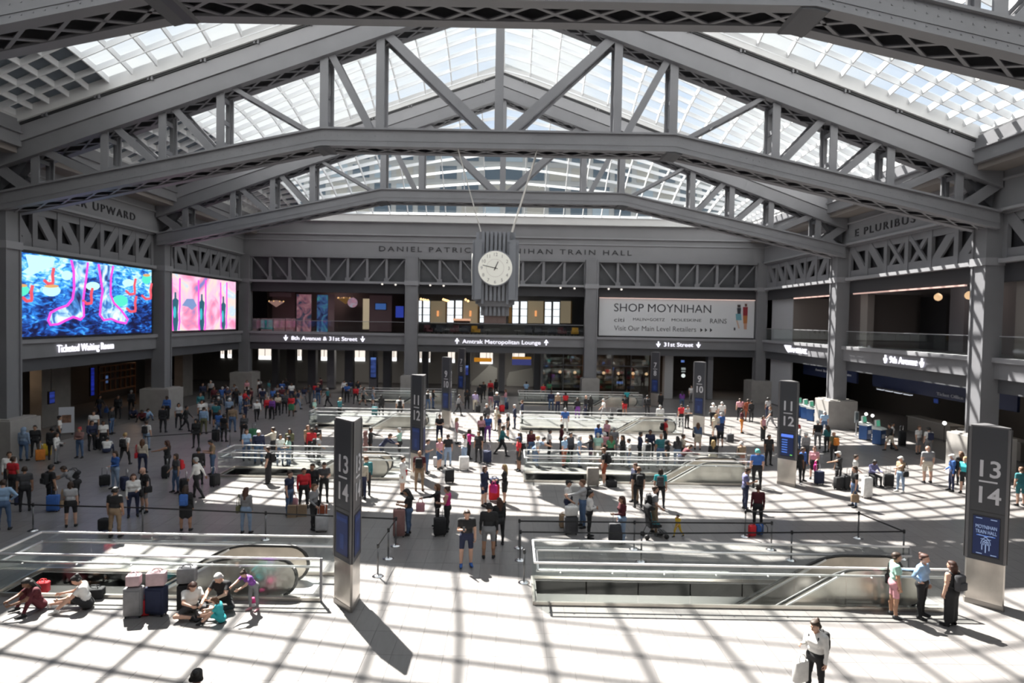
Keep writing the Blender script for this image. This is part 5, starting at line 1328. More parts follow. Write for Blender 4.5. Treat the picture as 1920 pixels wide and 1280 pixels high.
SKIN, TOP, SLV, FARM, THI, LTHI, SHIN, SHOE = range(8)
def dirv(pitch, side=0.0, down=True):
    """limb direction: pitch forward (rad, + = towards -Y), side outward (+x)"""
    return np.array([math.sin(side), -math.sin(pitch) * math.cos(side), -math.cos(pitch) * math.cos(side)])
def hand(pr_, w, d, side, curl, hi):
    """palm, four unequal bent fingers and a thumb, from the wrist along d"""
    d = d / np.linalg.norm(d)
    sd = np.cross(d, np.array([side, 0, 0])); 
    if np.linalg.norm(sd) < .2: sd = np.array([0., -1., 0.])
    sd = sd / np.linalg.norm(sd); fr = np.cross(sd, d); fr = fr / np.linalg.norm(fr)   # sd: across the knuckles, fr: palm normal
    if fr[0] * side > 0: fr = -fr
    pc = w + d * .05
    pr_.append(('seg', w - d * .01, pc, .024, .027, SKIN, .012))
    if not hi:
        pr_.append(('seg', pc, pc + d * .06 + fr * .02 * curl, .026, .018, SKIN, .01)); return
    for q in (-1, 0, 1): pr_.append(('seg', w + d * .015 + sd * .012 * q, w + d * .085 + sd * .021 * q, .014, .0135, SKIN, .008))
    for j, L in enumerate((.068, .078, .073, .058)):
        k = w + d * .088 + sd * (.0315 - .021 * j)
        c = curl * (1.0 + .08 * j)
        d1 = d * math.cos(c * .5) + fr * math.sin(c * .5); d2 = d * math.cos(c * 1.4) + fr * math.sin(c * 1.4)
        m_ = k + d1 * L * .55
        pr_.append(('seg', k, m_, .0095, .009, SKIN, .004)); pr_.append(('seg', m_, m_ + d2 * L * .5, .009, .0075, SKIN, .004))
    tb = w + d * .03 + sd * .026; td = d * .62 + sd * .65 + fr * .35; td = td / np.linalg.norm(td)
    t2 = d * .85 + sd * .1 + fr * .5; t2 = t2 / np.linalg.norm(t2)
    pr_.append(('seg', tb, tb + td * .04, .013, .011, SKIN, .008)); pr_.append(('seg', tb + td * .04, tb + td * .04 + t2 * .035, .011, .0085, SKIN, .004))

def make_body(name, hi=False, lean=0.0, arms=None, legs=None, hipz=.93, head_pitch=0.0, skirt=None, female=False, yaw_head=0.0, twist=0.0, drop=0.0):
    pr_ = []; S = lambda *a: pr_.append(('seg', *[np.array(x, float) if isinstance(x, (tuple, list, np.ndarray)) else x for x in a]))
    hip = np.array([0, 0, hipz])
    up = np.array([0, -math.sin(lean), math.cos(lean)]); fw = np.array([0, -math.cos(lean), -math.sin(lean)])
    T = lambda x, u, f=0: hip + np.array([x, 0, 0]) + up * u + fw * f
    shw = .165 if female else .185; hw = .115 if female else .105
    # torso
    S(T(-.07, .02), T(.07, .02), .115, .115, THI, .05)
    S(T(-.05, -.04, -.03), T(.05, -.04, -.03), .105, .105, THI, .05)
    S(T(-.06, .17), T(.06, .17), .105, .105, TOP, .05)
    S(T(-.085, .33, .01), T(.085, .33, .01), .115, .115, TOP, .05)
    S(T(-.10, .43, -.01), T(.10, .43, -.01), .095, .095, TOP, .05)
    if female:
        for s in (-1, 1): S(T(s * .075, .34, .07), T(s * .07, .35, .085), .06, .055, TOP, .03)
    S(T(-shw + .02, .485, -.01), T(shw - .02, .485, -.01), .062, .062, TOP, .05)
    # neck, head
    nk = T(0, .53, 0); hp = lean * .6 + head_pitch
    hu = np.array([0, -math.sin(hp), math.cos(hp)]); hf = np.array([0, -math.cos(hp), -math.sin(hp)])
    hc = nk + hu * .145 + hf * .02
    S(nk - up * .02, nk + hu * .08, .055, .05, SKIN, .03)
    cy_, sy_ = math.cos(yaw_head), math.sin(yaw_head)
    rt = np.array([cy_, sy_, 0]) ; hf2 = hf * cy_ + np.array([sy_, 0, 0]) if yaw_head else hf
    pr_.append(('ell', hc + hu * .025, (.077, .097, .108), SKIN, .02))
    S(hc + hf2 * .03 - hu * .045, hc + hf2 * .045 - hu * .055, .058, .048, SKIN, .03)
    if hi:
        S(hc + hf2 * .093 + hu * .02, hc + hf2 * .112 - hu * .018, .009, .015, SKIN, .012)
        for s in (-1, 1):
            S(hc + rt * s * .078 + hu * .02, hc + rt * s * .082 - hu * .02, .012, .010, SKIN, .006)
            S(hc + rt * s * .035 + hf2 * .088 + hu * .042, hc + rt * s * .015 + hf2 * .094 + hu * .04, .010, .010, SKIN, .01)
        S(hc + hf2 * .092 - hu * .05 - rt * .02, hc + hf2 * .092 - hu * .05 + rt * .02, .009, .009, SKIN, .008)
    # arms: (pitch, side, elbow pitch, elbow side)
    arms = arms or [(.05, .12, .15, .05), (.05, .12, .15, .05)]
    wrists = []
    for s, A in zip((-1, 1), arms):
        p1, s1, p2, s2 = A
        sh = T(s * shw, .475, -.01)
        d1 = dirv(p1 + lean * .2, s * s1); d2 = dirv(p2 + lean * .2, s * s2)
        el = sh + d1 * .285; wr = el + d2 * .25
        md = sh + d1 * .17
        S(sh, md, .062, .053, SLV, .04); S(md, el, .048, .043, FARM, .02); S(el, wr, .043, .029, FARM, .02)
        hand(pr_, wr, d2, s, .75, hi); wrists.append(wr + d2 * .09)
    legs = legs or [(0.0, .05, 0.0), (0.0, .05, 0.0)]   # thigh pitch, side, shin pitch (absolute)
    feet = []
    for s, Lg in zip((-1, 1), legs):
        p1, s1, p2 = Lg[:3]; s2 = Lg[3] if len(Lg) > 3 else s1 * .3
        h = hip + np.array([s * hw, 0, -.02])
        d1 = dirv(p1, s * s1); d2 = dirv(p2, s * s2)
        kn = h + d1 * .43; an = kn + d2 * .40; md = h + d1 * .33
        S(h, md, .088 if not female else .092, .068, THI, .04); S(md, kn, .063, .056, LTHI, .02)
        S(kn, kn * .62 + an * .38 + np.array([0, .018, 0]), .054, .053, SHIN, .02); S(kn * .62 + an * .38 + np.array([0, .018, 0]), an, .053, .037, SHIN, .02)
        ft = np.array([math.sin(.15) * s, -math.cos(.15), 0]);
        if len(Lg) > 4: ft = np.array(Lg[4], float) * np.array([s, 1, 1])
        ft = ft / np.linalg.norm(ft)
        heel = an + np.array([0, 0, -.045]) - ft * .035; toe = an + np.array([0, 0, -.055]) + ft * .15
        S(an, heel, .042, .038, SHOE, .02); S(heel, an - np.array([0, 0, .05]) + ft * .06, .036, .04, SHOE, .02); S(an - np.array([0, 0, .05]) + ft * .06, toe, .04, .028, SHOE, .02)
        feet.append(an)
    if skirt:
        zt, zb, rb = skirt
        S((-.05, 0, zt), (-rb * .45, .0, zb), .12, rb * .62, THI, .05); S((.05, 0, zt), (rb * .45, .0, zb), .12, rb * .62, THI, .05)
    me = nets_mesh(name, pr_, .0095 if hi else .0185, 8)
    zmin = min(v.co.z for v in me.vertices)
    co = np.zeros(len(me.vertices) * 3); me.vertices.foreach_get('co', co); co = co.reshape(-1, 3); co[:, 2] -= zmin; 
    ztop = float(co[:, 2].max()); me.vertices.foreach_set('co', co.ravel()); me.update()
    return dict(me=me, head=hc - np.array([0, 0, zmin]), hp=hp, hyaw=yaw_head, top=ztop + .028, wr=[w - np.array([0, 0, zmin]) for w in wrists], back=T(0, .30, -.115) - np.array([0, 0, zmin]), lean=lean)

POSES = {
 'stand': dict(arms=[(.05, .13, .2, .05), (.0, .14, .15, .06)], legs=[(.02, .06, 0), (-.03, .05, -.03)]),
 'weight': dict(arms=[(.1, .16, .9, -.1), (.0, .12, .1, .05)], legs=[(.12, .1, -.02), (-.02, .02, -.02)]),
 'phone': dict(arms=[(.25, .1, 1.75, -.35), (.2, .12, 1.65, -.3)], head_pitch=.35, legs=[(.02, .06, 0), (.0, .05, 0)]),
 'phone1': dict(arms=[(.2, .12, 1.9, -.3), (.0, .14, .15, .05)], head_pitch=.2, legs=[(.05, .07, 0), (-.02, .05, -.02)]),
 'walk': dict(arms=[(-.45, .1, -.2, .05), (.45, .1, .7, .0)], legs=[(.42, .03, .12), (-.30, .03, -.62)], lean=.06),
 'pull': dict(arms=[(-.5, .15, -.4, .1), (.2, .12, .5, .0)], legs=[(.35, .03, .05), (-.25, .03, -.5)], lean=.05),
 'akimbo': dict(arms=[(-.25, .75, .45, -.75), (.05, .13, .2, .05)], legs=[(.05, .1, 0), (-.02, .04, -.02)]),
 'cross': dict(arms=[(.3, .12, 1.5, -1.0), (.3, .12, 1.45, -.95)], legs=[(.02, .07, 0), (-.02, .06, -.02)]),
 'point': dict(arms=[(.05, .13, .2, .05), (1.15, .1, 1.35, -.1)], legs=[(.04, .07, 0), (-.03, .06, -.03)]),
 'bend': dict(arms=[(.9, .1, 1.2, -.2), (.8, .1, 1.1, -.15)], legs=[(.1, .07, -.05), (-.05, .06, -.1)], lean=.65, head_pitch=.2),
 'dress': dict(arms=[(.1, .13, .5, -.1), (.05, .13, .2, .05)], legs=[(.02, .05, 0), (0, .05, 0)], skirt=(.93, .18, .17), female=True),
 'skirt': dict(arms=[(.05, .13, .2, .05), (.2, .12, 1.3, -.3)], legs=[(.02, .05, 0), (0, .05, 0)], skirt=(.90, .58, .17), female=True),
 'fstand': dict(arms=[(.05, .12, .2, .04), (.2, .12, 1.5, -.3)], legs=[(.06, .06, 0), (-.02, .03, -.02)], female=True),
 'sit': dict(arms=[(.8, .15, 1.3, -.4), (.8, .15, 1.2, -.35)], legs=[(2.5, .30, .35, .05, (0, -1, 0)), (2.45, .25, .30, .05, (0, -1, 0))], hipz=.13, lean=.3, head_pitch=.3),
 'sitleg': dict(arms=[(.75, .12, 1.5, -.2), (.7, .12, 1.3, -.2)], legs=[(1.62, .15, 1.5, .1, (.2, -.4, .9)), (2.3, .12, .72, .05, (0, -1, -.1))], hipz=.13, lean=.22, head_pitch=.45, female=True),
 'cross_leg': dict(arms=[(.7, .2, 1.4, -.5), (.7, .2, 1.3, -.5)], legs=[(1.45, .85, 1.35, -1.0, (-.6, -.5, 0)), (1.45, .85, 1.25, -1.0, (-.6, -.5, 0))], hipz=.12, lean=.25, head_pitch=.4),
 'seat': dict(arms=[(.6, .12, 1.4, -.2), (.6, .12, 1.3, -.2)], legs=[(1.5, .1, .1), (1.45, .1, .0)], hipz=.5, lean=.2, head_pitch=.25),
}
BODY = {}
def body(pose, hi):
    k = (pose, hi)
    if k not in BODY: BODY[k] = make_body('person_%s_%s' % (pose, 'near' if hi else 'far'), hi, **POSES[pose])
    return BODY[k]

# ---- hair and caps, around the head centre (face towards -Y)
def hair_mesh(style, hi):
    v = .010 if hi else .018; p = []
    S = lambda a, b, r1, r2: p.append(('seg', np.array(a, float), np.array(b, float), r1, r2, 0, .02))
    p.append(('ell', (0, .022, .052), (.086, .096, .098), 0, .02))
    p.append(('ell', (0, -.03, .095), (.07, .06, .045), 0, .02))
    S((-.06, .05, 0), (.06, .05, 0), .045, .045)
    if style == 'long':
        S((-.06, .06, 0), (-.075, .075, -.22), .05, .04); S((.06, .06, 0), (.075, .075, -.22), .05, .04); S((0, .08, 0), (0, .10, -.28), .055, .05)
    elif style == 'bob':
        S((-.07, .02, .02), (-.075, .02, -.09), .035, .03); S((.07, .02, .02), (.075, .02, -.09), .035, .03); S((0, .07, 0), (0, .075, -.10), .055, .045)
    elif style == 'bun':
        p.append(('ell', (0, .085, .12), (.045, .045, .045), 0, .02))
    elif style == 'tail':
        S((0, .10, .05), (0, .13, -.16), .03, .022)
    elif style == 'curly':
        p.append(('ell', (0, .02, .05), (.125, .125, .125), 0, .03))
    elif style == 'cap':
        p.append(('seg', np.array([-.05, -.10, .065]), np.array([.05, -.10, .065]), .03, .03, 0, .02)); p.append(('ell', (0, -.13, .062), (.06, .05, .014), 0, .02))
    elif style == 'hood':
        p.append(('ell', (0, .035, .02), (.11, .12, .14), 0, .03)); S((0, .06, -.08), (0, .05, -.16), .09, .11)
    return nets_mesh('hair_' + style, p, v, 1)
HAIR = {}
def hair(style, hi):
    if (style, hi) not in HAIR: HAIR[(style, hi)] = hair_mesh(style, hi)
    return HAIR[(style, hi)]

PAL = {'k': ('black', (.016, .016, .018)), 'w': ('white', (.72, .71, .69)), 'g': ('grey', (.22, .22, .23)), 'G': ('light grey', (.42, .42, .43)), 'd': ('charcoal', (.06, .06, .066)), 'n': ('navy', (.018, .024, .06)),
 'b': ('blue', (.04, .12, .38)), 'l': ('light blue', (.28, .42, .60)), 'r': ('red', (.55, .02, .03)), 'm': ('maroon', (.085, .010, .017)), 'p': ('pink', (.62, .30, .34)), 'f': ('fuchsia', (.60, .03, .22)), 'e': ('green', (.05, .20, .10)),
 't': ('teal', (.03, .16, .18)), 'i': ('mint', (.34, .55, .47)), 'y': ('yellow', (.60, .40, .03)), 'o': ('orange', (.60, .20, .03)), 'c': ('cream', (.58, .52, .42)), 'T': ('tan', (.27, .19, .12)), 'B': ('brown', (.11, .055, .03)), 'v': ('purple', (.20, .06, .32)),
 'V': ('lilac', (.40, .33, .52)), 'j': ('denim blue', (.07, .12, .22)), 'J': ('pale denim', (.22, .30, .42)), 'q': ('turquoise', (.04, .42, .46)), 'O': ('olive', (.12, .12, .06)), 'u': ('rust', (.30, .07, .03)), 'z': ('slate purple', (.14, .14, .28)), 's': ('rosy brown', (.24, .13, .12)), 'R': ('pale rose', (.55, .40, .42)), 'x': ('taupe', (.26, .235, .21))}
def cloth(c): return mat('cloth_' + PAL[c][0].replace(' ', '_'), PAL[c][1], .85, noise=.12, nscale=6)
SKINS = [mat('skin_light', (.56, .34, .25), .55), mat('skin_mid', (.40, .22, .14), .55), mat('skin_brown', (.20, .10, .06), .55), mat('skin_dark', (.09, .045, .03), .5)]
HC = {'k': ('black', (.012, .010, .010)), 'B': ('dark brown', (.035, .018, .010)), 'b': ('brown', (.11, .05, .022)), 'y': ('blond', (.42, .28, .12)), 'g': ('grey', (.40, .39, .38)), 'w': ('white', (.70, .69, .67)), 'r': ('red', (.45, .03, .03)), 'n': ('navy', (.02, .03, .09)), 'u': ('auburn', (.06, .022, .014)), 't': ('teal', (.1, .4, .38))}
def hairm(c): return mat('hair_' + HC[c][0].replace(' ', '_'), HC[c][1], .6)

# ---- bags
def rbox(dx, dy, dz, r, cz=0, n=16, m=9):
    mb = MB(); vs = []; fs = []
    for i in range(m + 1):
        ph = -PI / 2 + PI * i / m
        for j in range(n):
            th = 2 * PI * (j + .5) / n; nn = (math.cos(ph) * math.cos(th), math.cos(ph) * math.sin(th), math.sin(ph))
            vs.append(tuple(math.copysign(d / 2 - r, q) + r * q for d, q in zip((dx, dy, dz), nn)))
    vs = [(a, b, c + cz) for a, b, c in vs]
    for i in range(m):
        for j in range(n): fs.append((i * n + j, i * n + (j + 1) % n, (i + 1) * n + (j + 1) % n, (i + 1) * n + j))
    fs += [tuple(range(n))[::-1], tuple(range(m * n, (m + 1) * n))]
    return mb.add(vs, fs)
BAGM = {}
def bagmesh(key, fn):
    if key not in BAGM: me = fn(); me.materials.clear(); me.materials.append(None); BAGM[key] = me
    return BAGM[key]
def part(name, me, m_, par, loc=(0, 0, 0), smooth=True):
    o = bpy.data.objects.new(name, me); o.location = loc; link(o, par)
    o.material_slots[0].link = 'OBJECT'; o.material_slots[0].material = m_
    return o
def backpack(loc, rz, lean, c, label, sc=1.0):
    e = empty('backpack', loc, rz, label, 'backpack', 'backpacks'); e.rotation_euler = (lean, 0, rz); e.scale = (sc,) * 3
    part('body', bagmesh('bp_body', lambda: rbox(.32, .19, .46, .07).mesh('backpack_body', None, True)), cloth(c), e, (0, .09, 0))
    part('pocket', bagmesh('bp_pock', lambda: rbox(.25, .07, .22, .03).mesh('backpack_pocket', None, True)), cloth(c), e, (0, .20, -.08))
    part('top_loop', bagmesh('bp_loop', lambda: MB().sweep([(-.05, .05, .22), (-.04, .05, .27), (.04, .05, .27), (.05, .05, .22)], .012, 6).mesh('backpack_loop', None, True)), BLACK, e)
    for s in (-1, 1):
        part('strap', bagmesh('bp_strap%d' % s, lambda: MB().sweep([(s * .10, .0, .2), (s * .12, -.1, .24), (s * .125, -.235, .16), (s * .135, -.245, -.02), (s * .15, -.12, -.13), (s * .15, .04, -.16)], .018, 6).mesh('backpack_strap', None, True)), cloth('k' if c != 'k' else 'd'), e)
    return e
def suitcase(x, y, rz, c, label, h=.68, w=.44, d=.27, handle=True, tilt=0.0):
    e = empty('suitcase', (x, y, 0), rz, label, 'suitcase', 'wheeled suitcases'); e.rotation_euler = (tilt, 0, rz)
    k = '%.2f_%.2f_%.2f' % (h, w, d)
    part('shell', bagmesh('sc' + k, lambda: rbox(w, d, h - .05, .05, .05 + (h - .05) / 2).mesh('suitcase_shell', None, True)), cloth(c), e)
    part('front_seam', bagmesh('sm' + k, lambda: rbox(w * .8, .03, (h - .05) * .8, .014, .05 + (h - .05) / 2).mesh('suitcase_panel', None, True)), cloth(c), e, (0, -d / 2 - .005, 0))
    for sx in (-1, 1):
        for sy in (-1, 1): part('wheel', bagmesh('scw', lambda: MB().tube((-.015, 0, .03), (.015, 0, .03), .03, 10).mesh('suitcase_wheel', None, True)), BLACK, e, (sx * (w / 2 - .06), sy * (d / 2 - .05), 0))
    if handle:
        part('telescopic_handle', bagmesh('sch' + k, lambda: MB().sweep([(-.1, d / 2 - .04, h - .02), (-.1, d / 2 - .04, h + .32), (.1, d / 2 - .04, h + .32), (.1, d / 2 - .04, h - .02)], .012, 6).mesh('suitcase_handle', None, True)), CHROME, e)
    part('carry_grip', bagmesh('scg' + k, lambda: MB().sweep([(-.08, 0, h - .01), (-.06, 0, h + .025), (.06, 0, h + .025), (.08, 0, h - .01)], .013, 6).mesh('suitcase_grip', None, True)), BLACK, e)
    return e
def tote(loc, rz, c, label, w=.34, h=.32, d=.14, name='tote_bag', drop=.26):
    e = empty(name, loc, rz, label, 'bag', 'hand and shoulder bags')
    k = 'tt%.2f_%.2f_%.2f' % (w, h, d)
    part('body', bagmesh(k, lambda: rbox(w, d, h, .045, h / 2).mesh('bag_body', None, True)), cloth(c), e)
    for s in (-1, 1): part('strap', bagmesh(k + 's%d%.2f' % (s, drop), lambda: MB().sweep([(-w * .28, s * d * .35, h - .03), (-w * .2, s * d * .2, h + drop * .7), (0, 0, h + drop), (w * .2, s * d * .2, h + drop * .7), (w * .28, s * d * .35, h - .03)], .012, 6).mesh('bag_strap', None, True)), cloth(c), e)
    return e
def paper_bag(x, y, rz, label, c='T', h=.42):
    e = empty('paper_bag', (x, y, 0), rz, label, 'bag', 'shopping bags')
    MB().prism([(-.09, 0), (.09, 0), (.10, h), (-.10, h)], 'x', -.17, .17).build('body', cloth(c), e, world=False)
    for s in (-1, 1): MB().sweep([(-.07, s * .095, h - .02), (-.06, s * .09, h + .1), (.06, s * .09, h + .1), (.07, s * .095, h - .02)], .006, 5).build('handle', cloth(c), e, world=False)

# ---- one person
LAND = [('pylon thirteen-fourteen by the screens-side escalator', -3.6, 18.3), ('pylon thirteen-fourteen with the white emblem', 14.3, 19.0), ('pylon eleven-twelve on the screens side', -3.6, 33), ('pylon eleven-twelve with the lit list', 14.4, 33), ('pylon nine-ten on the screens side', -3.7, 48.7), ('pylon nine-ten under the banner', 14.2, 48.2), ('pylon seven-eight near the orange signs', -3.7, 63.4), ('pylon seven-eight by the glazed shop', 14.2, 63),
 ('first screens-side enclosure', -9, 19.5), ('first ticketing-side enclosure', 7, 19.5), ('second screens-side enclosure', -9, 33.8), ('second ticketing-side enclosure', 7, 33.8), ('third screens-side enclosure', -9, 48.6), ('third ticketing-side enclosure', 7, 48.6), ('fourth screens-side enclosure', -9, 63.4), ('fourth ticketing-side enclosure', 7, 63.4),
 ('plinth below the big screen', -25.8, 36.3), ('plinth between the two screens', -25.8, 52.6), ('corner plinth on the screens side', -25.5, 68.3), ('plinth of the sunlit column', 25.8, 52.6), ('ticket kiosks', 25.5, 45), ('corner plinth on the ticketing side', 25.5, 68.3), ('plinth between street and lounge signs', -9.2, 68), ('plinth between lounge sign and banner', 8.9, 68), ('waiting room arcade', -29, 44), ('ticket office front', 28, 42), ('arcade under the clock', 0, 71), ('screens-side queue line', -10, 24), ('ticketing-side queue line', 6, 22.8)]
PEOPLE = []
NEAR_EYE = {}
prng = random.Random(11)
def person(px, py, h, top, sleeve, bot, btype, hairs, pose='stand', face=0, skin=0, extra='', shoes='k', note=''):
    h = h / 100.0
    hi_probe = on_floor(px, py, h)
    near = hi_probe[1] < 29
    b = body(pose, near)
    sc = h / 1.75 if pose not in ('sit', 'sitleg', 'cross_leg', 'seat', 'bend') else h / 1.75
    topz = b['top'] * sc
    p = on_floor(px, py, topz)
    rz = math.radians(face)
    # centre the figure so that the head is where the photo has it
    ho = np.array([b['head'][0] * math.cos(rz) - b['head'][1] * math.sin(rz), b['head'][0] * math.sin(rz) + b['head'][1] * math.cos(rz)]) * sc
    x, y = p[0] - ho[0], p[1] - ho[1]
    def slide(yn):      # keep to the line of sight
        nonlocal x, y
        x, y = CAM[0] + (x - CAM[0]) * yn / y, yn
    if pose not in ('sit', 'sitleg', 'cross_leg'):
        for _ in range(8):
            for (ry0, ry1) in ROWS:
                for (wx0, wx1) in WELLX:
                    if wx0 - .3 < x < wx1 + .4 and ry0 - .34 < y < ry1 + .34: slide(ry0 - .36 if y < (ry0 + ry1) / 2 else ry1 + .36)
            if any((r['x'] - x) ** 2 + (r['y'] - y) ** 2 < .50 ** 2 for r in PEOPLE): slide(y + .17)
            else: break
    wid = sc * prng.uniform(1.05, 1.18) * (1.12 if 'W' in extra else 1.0)
    o = bpy.data.objects.new('person', b['me']); o.location = (x, y, 0); o.rotation_euler = (0, 0, rz); o.scale = (wid, wid, sc); link(o)
    sk = SKINS[skin]; tm_ = cloth(top); bm2 = cloth(bot)
    ms = [sk, tm_, tm_ if sleeve in 'sl' else sk, tm_ if sleeve == 'l' else sk, bm2, bm2 if btype in 'pd' else sk, bm2 if btype in 'pd' else sk, cloth(shoes)]
    if btype == 'd': ms[4] = ms[5] = ms[6] = bm2
    if btype == 'k': ms[5] = ms[6] = sk
    for i, mm in enumerate(ms): o.material_slots[i].link = 'OBJECT'; o.material_slots[i].material = mm
    hs, hcol = hairs[1:], hairs[0]
    if hs != 'bald':
        hm = hair(hs, near); hn = {'cap': 'cap', 'hood': 'hood'}.get(hs, 'hair')
        ho_ = bpy.data.objects.new(hn, hm); ho_.location = b['head']; ho_.rotation_euler = (b['hp'], 0, b['hyaw']); link(ho_, o)
        ho_.material_slots[0].link = 'OBJECT'; ho_.material_slots[0].material = hairm(hcol) if hs not in ('hood',) else cloth(top)
    if near:
        R = Matrix.Rotation(b['hp'], 3, 'X')
        for s in (-1, 1):
            q = Vector(b['head']) + R @ Vector((s * .030, -.088, .028))
            me = bagmesh('eye', lambda: rbox(.022, .014, .011, .005, 0, 8, 5).mesh('eye', None, True)); part('eye', me, mat('eye_dark', (.03, .02, .015), .3), o, q)
        q = Vector(b['head']) + R @ Vector((0, -.098, -.048)); part('mouth', bagmesh('mouth', lambda: rbox(.042, .01, .012, .005, 0, 8, 5).mesh('mouth', None, True)), mat('lips', (.30, .10, .08), .5), o, q)
    # attached things
    cr, sr = math.cos(rz), math.sin(rz)
    def L2W(v): return (x + (v[0] * cr - v[1] * sr) * wid, y + (v[0] * sr + v[1] * cr) * wid, v[2] * sc)
    sn = {'s': 'short-sleeved ', 'l': '', 'n': 'sleeveless '}[sleeve]; bn = {'p': 'trousers', 's': 'shorts', 'd': 'long dress', 'k': 'skirt'}[btype]
    if bot in 'jJ' and btype == 'p': bn = 'jeans'
    who = 'person in %s%s top and %s %s' % (sn, PAL[top][0], PAL[bot][0], bn)
    if btype == 'd' and bot == top: who = 'person in a long %s dress' % PAL[top][0]
    hw = {'long': ' long', 'bob': ' bobbed', 'bun': ' bun of', 'tail': ' tied', 'curly': ' curly', 'short': ''}.get(hs)
    who2 = '%s-haired ' % HC[hcol][0] if hw is not None and hs != 'hood' else {'cap': HC[hcol][0] + '-capped ', 'hood': 'hooded ', 'bald': 'bald '}.get(hs, '')
    rec = dict(o=o, who=who, hair=who2, x=x, y=y, pose=pose, items=[], note=note)
    PEOPLE.append(rec)
    i = 0; toks = extra.split()
    for t in toks:
        k = t[0]; c = t[1] if len(t) > 1 else 'k'
        if k == 'B':     # backpack worn
            l = L2W(b['back']); rec['items'].append((backpack(l, rz, -b['lean'] * .9, c, '', sc * .95), '%s backpack' % PAL[c][0], 'worn by the '))
        elif k == 'H':   # handbag on the hip, hanging from the shoulder
            v = np.array([(.25 if len(t) < 3 else -.25), .03, .80]); l = L2W(v); rec['items'].append((tote(l, rz + PI / 2, c, '', .30, .26, .12, 'shoulder_bag', .40), '%s shoulder bag' % PAL[c][0], 'carried by the '))
        elif k == 'T':   # bag in the hand
            w = b['wr'][1] if len(t) < 3 else b['wr'][0]; l = L2W(w); rec['items'].append((tote((l[0], l[1], max(.05, l[2] - .52 * sc)), rz + PI / 2, c, '', .32, .34, .14, 'tote_bag', .16), '%s bag' % PAL[c][0], 'held by the '))
        elif k == 'C':   # case standing beside
            v = np.array([(.46 if len(t) < 3 else -.46), .12, 0]); l = L2W(v); rec['items'].append((suitcase(l[0], l[1], rz + prng.uniform(-.3, .3), c, '', prng.choice([.6, .68, .74])), '%s suitcase' % PAL[c][0], 'standing beside the '))
        elif k == 'P':   # case pulled behind
            v = np.array([-.22, .55, 0]); l = L2W(v); rec['items'].append((suitcase(l[0], l[1], rz + PI, c, '', .58, .40, .25), '%s suitcase' % PAL[c][0], 'pulled by the '))
        elif k == 'F':   # phone
            w = (np.array(b['wr'][0]) + np.array(b['wr'][1])) / 2 if pose == 'phone' else b['wr'][0]; l = L2W(np.array(w) + np.array([0, -.02, .04]))
            e = empty('mobile_phone', l, rz, '', 'phone', 'mobile phones'); e.rotation_euler = (-.7, 0, rz)
            MB().box(-.037, .037, -.005, .005, -.075, .075).build('case', BLACK, e, world=False); MB().box(-.033, .033, .005, .006, -.07, .07).build('screen', emis('phone_screen', (.5, .6, .7), .6), e, world=False)
            rec['items'].append((e, 'dark mobile phone', 'held by the '))
    return rec
# ---- who stands where: (x, y) of the top of the head in enlarged crops of the photograph
ZN = {'A': (0, 640, 4), 'B': (440, 640, 4), 'C': (880, 640, 4), 'D': (1400, 600, 3.556), 'E': (1300, 640, 4), 'F': (440, 880, 3.2), 'G': (900, 880, 3.2), 'H': (0, 940, 3.765), 'I': (1400, 900, 3.37)}
def zpx(z, x, y): a, b, s = ZN[z]; return a + x / s, b + y / s
def crowd(z, rows):
    for r in rows:
        x, y = zpx(z, r[0], r[1])
        t = r[3]      # e.g. 'ks ns Bshort' : top colour + sleeve, bottom colour + kind, hair
        tp, bt, hr = t.split()
        person(x, y, r[2], tp[0], tp[1], bt[0], bt[1], hr, *r[4:])
# (x, y, height, clothes, pose, facing, skin, extra, shoes)
crowd('I', [(435, 876, 168, 'wl kp Bbun', 'phone1', 300, 0, 'Bk'), (950, 425, 174, 'is ps Bshort', 'stand', 75, 1, 'Hk', 'd'), (1125, 402, 172, 'll kp ubun', 'akimbo', 40, 0, '', 'k'), (1298, 505, 170, 'kn kd ulong', 'dress', 205, 0, 'Bd F')])
crowd('F', [(1395, 237, 182, 'ks ns Bshort', 'phone1', 10, 0, 'F', 'b'), (1528, 195, 182, 'kl gs kshort', 'stand', 180, 1), (1588, 165, 166, 'kl kp ulong', 'fstand', 200, 0, 'Hk'), (1275, 98, 166, 'fn kp Bbun', 'fstand', 260, 0), (1215, 95, 166, 'kl kp bbob', 'point', 275, 0, 'Tp'),
  (1035, 112, 168, 'ks jp klong', 'phone', 265, 1), (70, 103, 166, 'gl Jp ulong', 'fstand', 172, 0, 'HO'), (332, 5, 174, 'ns jp Bshort', 'stand', 75, 0, 'Tp'), (478, 82, 168, 'gl kp bbob', 'weight', 75, 0, 'Hk')])
